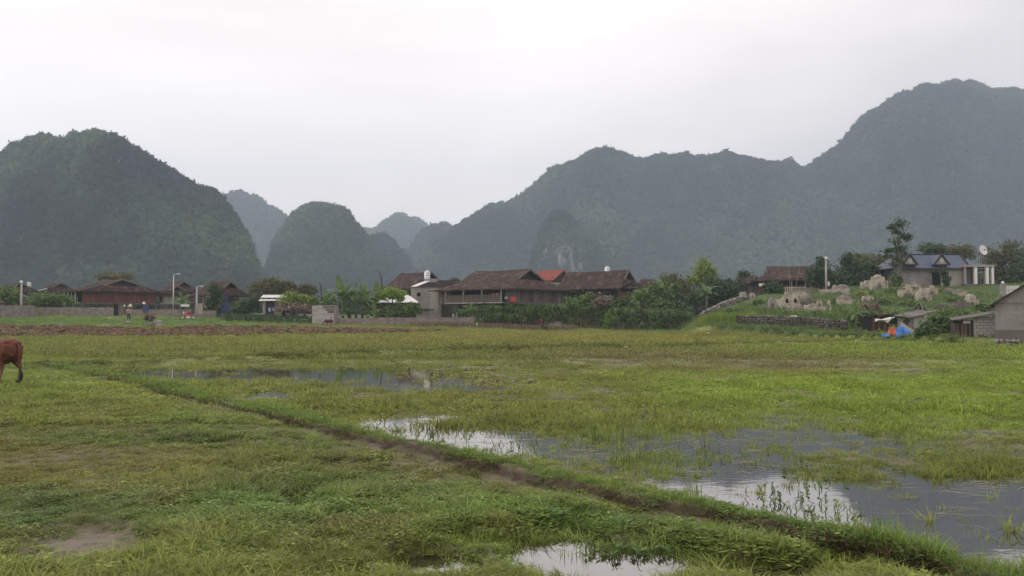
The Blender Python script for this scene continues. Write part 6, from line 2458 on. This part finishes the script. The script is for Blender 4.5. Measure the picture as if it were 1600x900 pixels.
# ------------------------------------------------------------------ people and animals
def remesh(o, vox, smooth=4):
    m = o.modifiers.new('skin_over', 'REMESH')
    m.mode = 'VOXEL'
    m.voxel_size = vox
    m.use_smooth_shade = True
    s = o.modifiers.new('soften', 'SMOOTH')
    s.iterations = smooth
    s.factor = .5
    return o


def person(label, loc, rz, top_m, leg_m, hat=False, stoop=.25, carry=None, H=1.58, stride=.12, robe=False):
    t = thing('person', label, 'person', loc, rz)
    s = H / 1.6
    b = MB()
    V = lambda x, y, z: (x * s, y * s, z * s)
    st = stoop
    hip = (0, .05, .82)
    ch = (0, .05 - .36 * st, 1.17)
    nk = (0, .03 - .55 * st, 1.36 - .05 * st)
    hd = (0, -.02 - .72 * st, 1.49 - .10 * st)
    b.tube([V(*hip), V(0, .05 - .2 * st, 1.0), V(*ch), V(0, nk[1] + .01, nk[2] - .05), V(*nk)], [(.155 * s, .115 * s), (.13 * s, .10 * s), (.165 * s, .115 * s), (.10 * s, .08 * s), (.052 * s, .052 * s)], 12)
    b.tube([V(*nk), V(0, (nk[1] + hd[1]) / 2, (nk[2] + hd[2]) / 2 - .02), V(*hd)], [.05 * s, .05 * s, .055 * s], 10)
    b.blob(V(hd[0], hd[1], hd[2] + .02), (.074 * s, .092 * s, .112 * s), 0, 1, 14, 10)
    b.blob(V(0, hd[1] - .095, hd[2] + .0), (.014 * s, .02 * s, .024 * s), 0, 1, 6, 5)      # nose
    for sx in (-1, 1):
        b.blob(V(sx * .077, hd[1] + .005, hd[2] + .01), (.012 * s, .02 * s, .03 * s), 0, 1, 6, 5)   # ears
        sy = stride * sx
        b.tube([V(sx * .085, .05, .84), V(sx * .10, .0 + sy * .5, .46), V(sx * .10, .05 + sy, .09)], [.085 * s, .056 * s, .036 * s], 10)
        b.tube([V(sx * .10, .08 + sy, .05), V(sx * .105, -.03 + sy, .04), V(sx * .11, -.13 + sy, .025)], [.038 * s, .036 * s, .022 * s], 8)
        sh = (sx * .175, ch[1] - .04 * st, ch[2] + .12 - .02 * st)
        el = (sx * .25, sh[1] - .02 - .12 * st, sh[2] - .27)
        wr = (sx * .22, el[1] - .16, el[2] - .18)
        b.tube([V(sx * .08, ch[1], ch[2] + .12), V(*sh), V(*el), V(*wr)], [.055 * s, .052 * s, .038 * s, .027 * s], 10)
        pm = (wr[0], wr[1] - .05, wr[2] - .05)
        b.tube([V(*wr), V(*pm)], [(.026 * s, .02 * s), (.038 * s, .018 * s)], 8)
        for q, ln in enumerate((.070, .080, .075, .060)):
            fx = pm[0] + (-.028 + .019 * q)
            b.tube([V(fx, pm[1], pm[2]), V(fx, pm[1] - ln * .5, pm[2] - ln * .5), V(fx + .002, pm[1] - ln * .55, pm[2] - ln * 1.0)], [.010 * s, .009 * s, .007 * s], 6)
        b.tube([V(wr[0] - sx * .02, wr[1] - .02, wr[2] - .02), V(wr[0] - sx * .05, wr[1] - .05, wr[2] - .045), V(wr[0] - sx * .052, wr[1] - .075, wr[2] - .075)], [.012 * s, .011 * s, .008 * s], 6)
    remesh(b.build('body', M['skin'], t, True), .009, 2)
    c = MB()
    c.tube([V(0, .05, .78), V(0, .05 - .2 * st, 1.0), V(*ch), V(0, nk[1] + .02, nk[2] - .05)], [(.185 * s, .14 * s), (.155 * s, .12 * s), (.185 * s, .135 * s), (.09 * s, .075 * s)], 14)
    for sx in (-1, 1):
        sh = (sx * .175, ch[1] - .04 * st, ch[2] + .12 - .02 * st)
        el = (sx * .25, sh[1] - .02 - .12 * st, sh[2] - .27)
        wr = (sx * .22, el[1] - .14, el[2] - .155)
        c.tube([V(sx * .06, ch[1], ch[2] + .12), V(*sh), V(*el), V(*wr)], [.07 * s, .068 * s, .054 * s, .045 * s], 10)
    remesh(c.build('shirt', M[top_m], t, True), .016, 3)
    c = MB()
    c.tube([V(0, .05, .90), V(0, .05, .80)], [(.165 * s, .125 * s), (.18 * s, .14 * s)], 12)
    for sx in (-1, 1):
        sy = stride * sx
        c.tube([V(sx * .085, .05, .84), V(sx * .10, .0 + sy * .5, .46), V(sx * .10, .05 + sy, .13)], [.11 * s, .085 * s, .072 * s], 10)
    remesh(c.build('trousers', M[leg_m], t, True), .016, 3)
    hb = MB()
    hb.blob(V(0, hd[1] + .018, hd[2] + .05), (.084 * s, .098 * s, .10 * s), .03, 3, 12, 8)
    hb.build('hair', M['hair'], t, True)
    for sx in (-1, 1):
        MB().blob(V(sx * .03, hd[1] - .083, hd[2] + .03), (.013 * s, .008 * s, .008 * s), 0, 1, 8, 6).build('eye', M['black'], t)
    MB().blob(V(0, hd[1] - .088, hd[2] - .045), (.024 * s, .007 * s, .007 * s), 0, 1, 8, 5).build('mouth', M['redwood'], t)
    if hat:
        MB().lathe([(.25 * s, 0), (.255 * s, .008), (.13 * s, .09 * s), (.02, .165 * s)], V(0, hd[1], hd[2] + .07), 18).build('conical_hat', M['straw'], t)
    return t


p_ = P(846.5, 517.5, 100.5)
g_ = gz(p_.x, 100.5)
person('person in dark maroon top and brown trousers working at the foot of the hedge', (p_.x, 100.5, g_ - .02), D2R(200), 'maroon', 'trouser', False, .35, H=1.62, stride=.16)
p_ = P(201, 499, 94)
g_ = gz(p_.x, 94)
person('person in pale pink top and navy trousers standing before the left wall', (p_.x, 94, g_), D2R(15), 'pinkcloth', 'navy', True, .1, H=1.6)
# white bundles beside that person
for lb, px, py, Y, r in (('white sack on the wall just behind the person in the pink top', 203.5, 478, 106.9, .22), ('small white bag left of the white sack on the wall', 194.5, 478, 107.2, .12)):
    q = P(px, py, Y)
    t_ = thing('sack', lb, 'sack', tuple(q))
    MB().blob((0, 0, 0), (r, r * .7, r * 1.05), .14, px, 12, 9).build('bag', M['plastic'], t_, True)
    MB().tube([(0, 0, r * .9), (.03, 0, r * 1.25)], [r * .3, r * .4], 8).build('neck', M['plastic'], t_)
# plough and basket beside the working person
p_ = P(841, 518, 100)
t_ = thing('plough', 'dark wooden plough lying by the person in maroon', 'plough', (p_.x, 100, gz(p_.x, 100)))
MB().tube([(-.35, 0, .12), (.1, 0, .22), (.45, .05, .55), (.62, .05, .8)], [.09, .07, .05, .035], 7).build('beam', M['darkwood'], t_)
MB().blob((-.3, 0, .14), (.3, .14, .15), .2, 3, 10, 7).build('share', M['darkwood'], t_)
p_ = P(852, 518, 100)
t_ = thing('basket', 'dark basket on the ground right of the person in maroon', 'basket', (p_.x, 100, gz(p_.x, 100)))
MB().lathe([(.16, 0), (.24, .25), (.27, .5), (.25, .5), (.2, .2)], n=12).build('body', M['darkwood'], t_)
MB().tube([(-.25, 0, .48), (-.18, 0, .78), (0, 0, .9), (.18, 0, .78), (.25, 0, .48)], .022, 6).build('handle', M['wood'], t_)


def cow(label, loc, rz, s=1.0, m='cow', graze=True, swing=0.0):
    """head along -x; rump at +x"""
    t = thing('cow', label, 'cow', loc, rz, None, s)
    b = MB()
    # trunk rings: (x, z centre, half height, half width)
    ring = [(.66, .86, .10, .10), (.62, .86, .20, .16), (.52, .87, .27, .215), (.38, .88, .285, .235), (.15, .85, .29, .245), (-.12, .82, .305, .25), (-.38, .82, .30, .225), (-.58, .86, .28, .19), (-.72, .88, .22, .14)]
    b.tube([(x, 0, z) for x, z, h, w in ring], [(w, h) for x, z, h, w in ring], 18)
    # withers, hips, tail head
    b.blob((-.50, 0, 1.08), (.20, .09, .10), 0, 1, 10, 8)
    for sy in (-1, 1):
        b.blob((.46, sy * .145, 1.06), (.10, .06, .06), 0, 1, 10, 8)
        b.blob((.62, sy * .06, 1.02), (.07, .05, .06), 0, 1, 10, 8)
    # neck and head
    if graze:
        b.tube([(-.62, 0, .92), (-.88, 0, .82), (-1.08, 0, .58)], [(.13, .22), (.10, .17), (.08, .12)], 14)
        b.tube([(-1.03, 0, .66), (-1.13, 0, .48), (-1.22, 0, .27), (-1.25, 0, .17)], [(.09, .10), (.10, .115), (.07, .085), (.06, .06)], 12)
        hx, hz = -1.02, .66
    else:
        b.tube([(-.62, 0, .95), (-.88, 0, 1.05), (-1.02, 0, 1.14)], [(.13, .20), (.10, .15), (.08, .11)], 14)
        b.tube([(-.98, 0, 1.16), (-1.14, 0, 1.08), (-1.32, 0, .96), (-1.40, 0, .92)], [(.09, .10), (.10, .115), (.07, .085), (.06, .06)], 12)
        hx, hz = -1.0, 1.18
    for sy in (-1, 1):
        b.tube([(hx, sy * .08, hz), (hx + .02, sy * .16, hz + .02), (hx + .03, sy * .25, hz - .01)], [(.02, .03), (.015, .05), (.008, .015)], 8)
    # hind legs: thigh, hock backward, vertical shank
    hl = ((-1, -.26, .0), (1, .05, .0))          # side, forward step of the hoof
    for sy, fx, _ in hl:
        hp = (.46, sy * .13, .80)
        kn = (.36 + fx * .4, sy * .155, .60)
        hk = (.56 + fx * .9, sy * .14, .40)
        ft = (.50 + fx, sy * .14, .09)
        b.tube([(.50, sy * .09, .95), hp, kn], [(.14, .20), (.125, .185), (.075, .105)], 12)
        b.tube([(.54, sy * .12, .80), ((kn[0] + hk[0]) / 2 + .03, sy * .145, .54), hk], [(.10, .14), (.062, .085), (.04, .052)], 10)
        b.tube([kn, ((kn[0] + hk[0]) / 2, sy * .15, .50), hk], [(.07, .10), (.055, .075), (.04, .05)], 10)
        b.tube([hk, (hk[0] * .6 + ft[0] * .4 + .005, sy * .14, .27), ft], [(.04, .05), (.029, .034), (.037, .04)], 10)
    for sy, fx in ((-1, .10), (1, -.12)):
        b.tube([(-.50, sy * .11, .86), (-.47 + fx * .2, sy * .13, .62), (-.48 + fx * .6, sy * .125, .37), (-.48 + fx * .9, sy * .125, .20), (-.47 + fx, sy * .125, .09)],
               [(.09, .15), (.06, .08), (.043, .048), (.03, .034), (.037, .04)], 10)
    b.blob((.30, 0, .56), (.12, .09, .07), 0, 1, 10, 8)
    remesh(b.build('body', M[m], t, True), .016, 5)
    for (x, y) in [(.50 + hl[0][1] - .015, -.14), (.50 + hl[1][1] - .015, .14), (-.47 + .10 - .015, -.125), (-.47 - .12 - .015, .125)]:
        MB().tube([(x + .015, y, .10), (x, y, 0)], [(.042, .045), (.05, .062)], 10).build('hoof', M['black'], t, True)
    tl = MB().tube([(.66, 0, 1.0), (.72, -.02, .85), (.725, -.03, .55), (.74 + swing, -.03, .34)], [.035, .026, .017, .014], 8)
    o = tl.build('tail', M[m], t, True)
    tf = MB().tube([(.738 + swing, -.03, .36), (.75 + swing, -.03, .24), (.752 + swing, -.03, .14), (.75 + swing, -.03, .08)], [.02, .045, .038, .008], 8)
    tf.build('tail_tuft', M['hair'], o, True)
    for sy in (-1, 1):
        MB().tube([(hx + .0, sy * .055, hz + .06), (hx - .02, sy * .10, hz + .13), (hx - .05, sy * .10, hz + .19)], [.02, .014, .004], 7).build('horn', M['straw'], t, True)
        MB().blob((hx - .09, sy * .088, hz - .05), (.016, .012, .016), 0, 1, 8, 6).build('eye', M['black'], t)
    return t


Yc = 20.6
p_ = P(0, 600, Yc)
cow('reddish brown cow grazing at the left edge, only its hindquarters in the picture', (p_.x - .10, Yc, gz(p_.x + .2, Yc) + .01), D2R(-14), .97, 'cow', True, .05)
p_ = P(514.5, 507, 92)
cow('small dark brown cow grazing in front of the stepped block shed', (p_.x, 92, gz(p_.x, 92) - .02), D2R(38), .62, 'maroon', True)

# heaps in the left field
q = P(234, 502, 91)
t_ = thing('brush_heap', 'dark brown round heap of brush on the green strip at the left', 'heap', (q.x, 91, gz(q.x, 91)))
mb = MB()
mb.leaves([(0, 0, .45, .6, .5, .5), (.15, -.1, .6, .35, .3, .3)], 900, .22, random.Random(5), .2)
mb.build('brush', M['dry'], t_)
MB().blob((0, 0, .38), (.5, .42, .46), .2, 3, 12, 8).build('core', M['darkwood'], t_, True)
q = P(246, 515, 82)
t_ = thing('rock', 'pale grey jagged boulder at the edge of the ploughed field', 'boulder', (q.x, 82, gz(q.x, 82)))
MB().blob((0, 0, .22), (.62, .42, .42), .34, 8, 13, 9).build('stone', M['stone'], t_)
MB().blob((.42, -.1, .12), (.3, .25, .22), .3, 4, 11, 8).build('stone', M['stone'], t_)
for lb, px, py, Y, r in (('small dark boulder left of the pale jagged boulder', 228, 514, 83, .42), ('flat grey stone behind the boulders on the left', 200, 508, 88, .4), ('tiny pale stone left of the boulders at the left', 175, 510, 86, .2)):
    q = P(px, py, Y)
    t_ = thing('rock', lb, 'boulder', (q.x, Y, gz(q.x, Y)))
    MB().blob((0, 0, r * .25), (r, r * .7, r * .45), .25, px, 11, 8).build('stone', M['drystone' if 'dark' in lb else 'stone'], t_)
sheet('sacking', 'crumpled pale sack tented over a stick before the hedge', [W_(741, 512, 98.6), W_(745, 504, 99), W_(749, 514, 98.6), W_(743, 514.5, 98.4)], 'plastic', 'sack', 12, 8, 6, wr=.12)
for lb, px, py, w in (('pale scrap of plastic lying on the path at the lower right', 1324, 853, .10), ('little white scrap on the path left of the larger plastic scrap', 1249, 840, .04), ('white scrap at the edge of the bank below the dark hedge', 1107, 522, .35), ('white scrap on the bank below the low stone wall', 1253, 529, .22), ('pale clod on the far dike', 978, 545, .25), ('pale stone on the dike near the left end of the path', 431, 642, .07)):
    q = G(px, py)
    t_ = thing('litter', lb, 'litter', (q.x, q.y, q.z + w * .15))
    MB().blob((0, 0, 0), (w * .5, w * .3, w * .2), .35, px, 9, 6).build('scrap', M['plastic'], t_)


def motorbike():
    Y = 97
    q = P(294, 495, Y)
    t = thing('motorbike', 'red motorbike parked at the foot of the lamp posts', 'motorbike', (q.x, Y, gz(q.x, Y)), D2R(12))
    for x in (-.6, .6):
        w = MB()
        n = 18
        for i in range(n):
            a, a2 = 6.283 * i / n, 6.283 * (i + 1) / n
            w.bar((x + .25 * math.cos(a), 0, .28 + .25 * math.sin(a)), (x + .25 * math.cos(a2), 0, .28 + .25 * math.sin(a2)), .07, .06)
        o = w.build('wheel', M['black'], t)
        h = MB()
        for i in range(6):
            a = 6.283 * i / 6
            h.bar((x, 0, .28), (x + .23 * math.cos(a), 0, .28 + .23 * math.sin(a)), .018)
        h.build('spokes', M['steel'], o)
        MB().tube([(x - .26, 0, .42), (x - .1, 0, .58), (x + .12, 0, .58), (x + .27, 0, .42)], [(.06, .015)] * 4, 8).build('mudguard', M['redpaint'], t)
    MB().tube([(.5, 0, .62), (.2, 0, .6), (-.1, 0, .48), (-.35, 0, .8)], [(.09, .12), (.11, .12), (.10, .16), (.13, .22)], 10).build('fairing', M['redpaint'], t, True)
    MB().tube([(.62, 0, .74), (.3, 0, .78), (-.15, 0, .76)], [(.09, .05), (.12, .06), (.10, .04)], 10).build('seat', M['black'], t, True)
    MB().tube([(-.6, 0, .3), (-.42, 0, .95)], .03, 7).build('fork', M['steel'], t)
    MB().tube([(-.34, -.32, 1.0), (-.42, -.1, .98), (-.42, .1, .98), (-.34, .32, 1.0)], .02, 6).build('handlebar', M['black'], t)
    MB().blob((-.52, 0, .88), (.08, .09, .09), 0, 1, 10, 8).build('headlight', M['white'], t, True)
    MB().tube([(.1, -.1, .3), (.7, -.12, .34)], .04, 8).build('exhaust', M['steel'], t)
    MB().box((0, 0, .34), (.34, .2, .26)).build('engine', M['steel'], t)


motorbike()


# ------------------------------------------------------------------ taller plants standing in the paddy
def rice_clump(label, px, pyb, hpx, n, spread, seed, tint, group, wide=.012, lean=.35):
    rng = random.Random(seed)
    x, y = flat(px, pyb)
    z = gz(x, y)
    t = thing('water_plant', label, 'water plant', (x, y, max(z, -.08)), rng.uniform(0, 6), group)
    h = hpx * y / F
    k = tuft(n, spread, h * .45, h, wide, 4, rng, lean)
    k.build('blades', M[tint], t)
    return t


WP = [(1236, 790, 26, 40, .14, 'green', 'dark clump of grass in the brightest pool near the dike'), (1395, 826, 46, 16, .10, 'lime', 'tall light green shoots standing in the dark water at the lower right'),
      (1340, 816, 34, 12, .05, 'bright', 'slender light green shoot left of the tall shoots in the dark water'), (1044, 686, 30, 30, .16, 'lime', 'bright yellow green tuft in the middle of the paddy'),
      (1011, 682, 28, 20, .10, 'bright', 'thin green tuft just left of the bright yellow green one'), (1002, 724, 38, 90, .45, 'green', 'broad clump of dark grass at the near edge of the middle pool'),
      (1080, 768, 34, 14, .10, 'bright', 'wide leaved shoot by the dike left of the bright pool'), (1030, 748, 34, 20, .10, 'lime', 'leafy shoots at the dike edge below the broad clump'),
      (1299, 726, 18, 22, .12, 'lime', 'short bright tuft in open water at the right'), (1415, 750, 16, 36, .20, 'bright', 'low bright tuft at the end of a floating weed patch'),
      (960, 688, 34, 80, .5, 'green', 'leafy green clump left of the thin tufts'), (618, 640, 24, 60, .45, 'green', 'clump of tall dark grass in the left half of the paddy'),
      (700, 606, 20, 50, .5, 'green', 'tall green clump near the middle of the far shallow water'), (456, 632, 18, 40, .4, 'bright', 'green clump beside the dike at the left'),
      (1070, 566, 12, 60, .6, 'green', 'round green clump far out in the brown part of the paddy'), (1508, 768, 12, 20, .12, 'olive', 'small dull tuft in the dark water at the right'),
      (480, 634, 14, 40, .5, 'green', 'low dark weed clump beside the dike, right of the green clump'), (1160, 658, 26, 20, .2, 'bright', 'bright grass tuft above the right end of the middle pool'),
      (900, 780, 10, 24, .2, 'bright', 'little bright tuft on top of the dike'), (1120, 846, 26, 26, .10, 'lime', 'wide leaved light green plant between the path and the lower puddle'),
      (900, 868, 44, 30, .14, 'bright', 'tall light green grass at the left edge of the lower puddle'), (722, 888, 50, 26, .12, 'lime', 'tall light green grass shoot at the bottom of the picture')]
for i, (px, pyb, hp, n, sp_, tn, lb) in enumerate(WP):
    rice_clump(lb, px, pyb, hp, n, sp_, 40 + i, tn, None, .011 + .00035 * (flat(px, pyb)[1] - 6))


def pond_stems():
    """thin dark stems poking out of the pools"""
    rng = random.Random(9)
    mb = MB()
    k = 0
    while k < 520:
        px, py = rng.choice([(rng.uniform(540, 860), rng.uniform(660, 740)), (rng.uniform(1080, 1400), rng.uniform(735, 830)), (rng.uniform(830, 1120), rng.uniform(855, 900)), (rng.uniform(880, 1350), rng.uniform(680, 760))])
        x, y = flat(px, py)
        if gz_fast(x, y) > 0: continue
        if vnoise(np.array([x * 1.1]), np.array([y * 1.1]), 5)[0] < .5: continue
        h = rng.uniform(.025, .085)
        w = .003 + .0006 * y
        dx, dy = rng.gauss(0, .04), rng.gauss(0, .04)
        mb.add([(x - w, y, -.05), (x + w, y, -.05), (x + dx + w * .5, y + dy, h * .7), (x + dx - w * .5, y + dy, h * .7), (x + dx * 1.8, y + dy, h)], [(0, 1, 2, 3), (3, 2, 4)])
        for q in range(rng.randint(0, 4)):
            z = h * rng.uniform(.25, .95)
            a = rng.uniform(0, 6.28)
            L = rng.uniform(.02, .06)
            c = Vector((x + dx * z / h, y + dy * z / h, z))
            d = Vector((math.cos(a), math.sin(a), .5)) * L
            nn = Vector((-math.sin(a), math.cos(a), 0)) * L * .28
            mb.add([c, c + d * .5 + nn, c + d, c + d * .5 - nn], [(0, 1, 2, 3)])
        k += 1
    o = mb.build('pond_stems', M['green'])
    tag(o, 'thin leafy stems poking out of the pools', None, kind='stuff')


pond_stems()


# ------------------------------------------------------------------ scrub on the plain behind the village, and two lone trees on the skyline
def plain_scrub():
    n = 5200
    Y = 128 * (480 / 128) ** NP.rand(n)
    X = (NP.rand(n) * 2 - 1) * (Y * .75 + 10)
    q = CX + F * X / Y
    keep = ~((q > 1120) & (Y < 150)) & (fbm(X * .03, Y * .03, 7) > .36) & ~((Y < 170) & (q < 1080))
    X, Y = X[keep], Y[keep]
    n = len(X)
    s = 1.6 + 3.2 * NP.rand(n) ** 2
    Z = height(X, Y) - .1 * s
    t = np.array((.045, .065, .028)) * (.5 + 1.0 * NP.rand(n))[:, None]
    scatter('scrub', 'scrub and small trees on the plain behind the village', np.stack([X, Y, Z], 1), np.stack([0 * X, 0 * X, NP.rand(n) * 6.28], 1), np.stack([s, s, s * (.7 + .5 * NP.rand(n))], 1), NP.randint(0, 4, n), t, FOREST)


plain_scrub()


def skyline_tree(label, px, pyb, D, h):
    p = P(px, pyb, D)
    t = thing('tree', label, 'tree', tuple(p))
    MB().tube([(0, 0, -6), (0, 0, h * .6), (.5, 0, h)], [.5, .4, .15], 6).build('trunk', M['bark'], t)
    MB().leaves([(-1.6, 0, h * .85, 1.8, 1.5, .8), (1.8, 0, h * .75, 1.8, 1.4, .7), (.3, 0, h * 1.1, 1.5, 1.5, .8)], 260, 1.3, random.Random(int(px)), .3, 1.3).build('crown', M['dkgreen'], t)


skyline_tree('tiny lone tree in the saddle of the long ridge', 1236, 252, 1180, 6)
skyline_tree('tiny lone tree leaning out of the steep flank above the saddle', 1311, 226, 1180, 6)
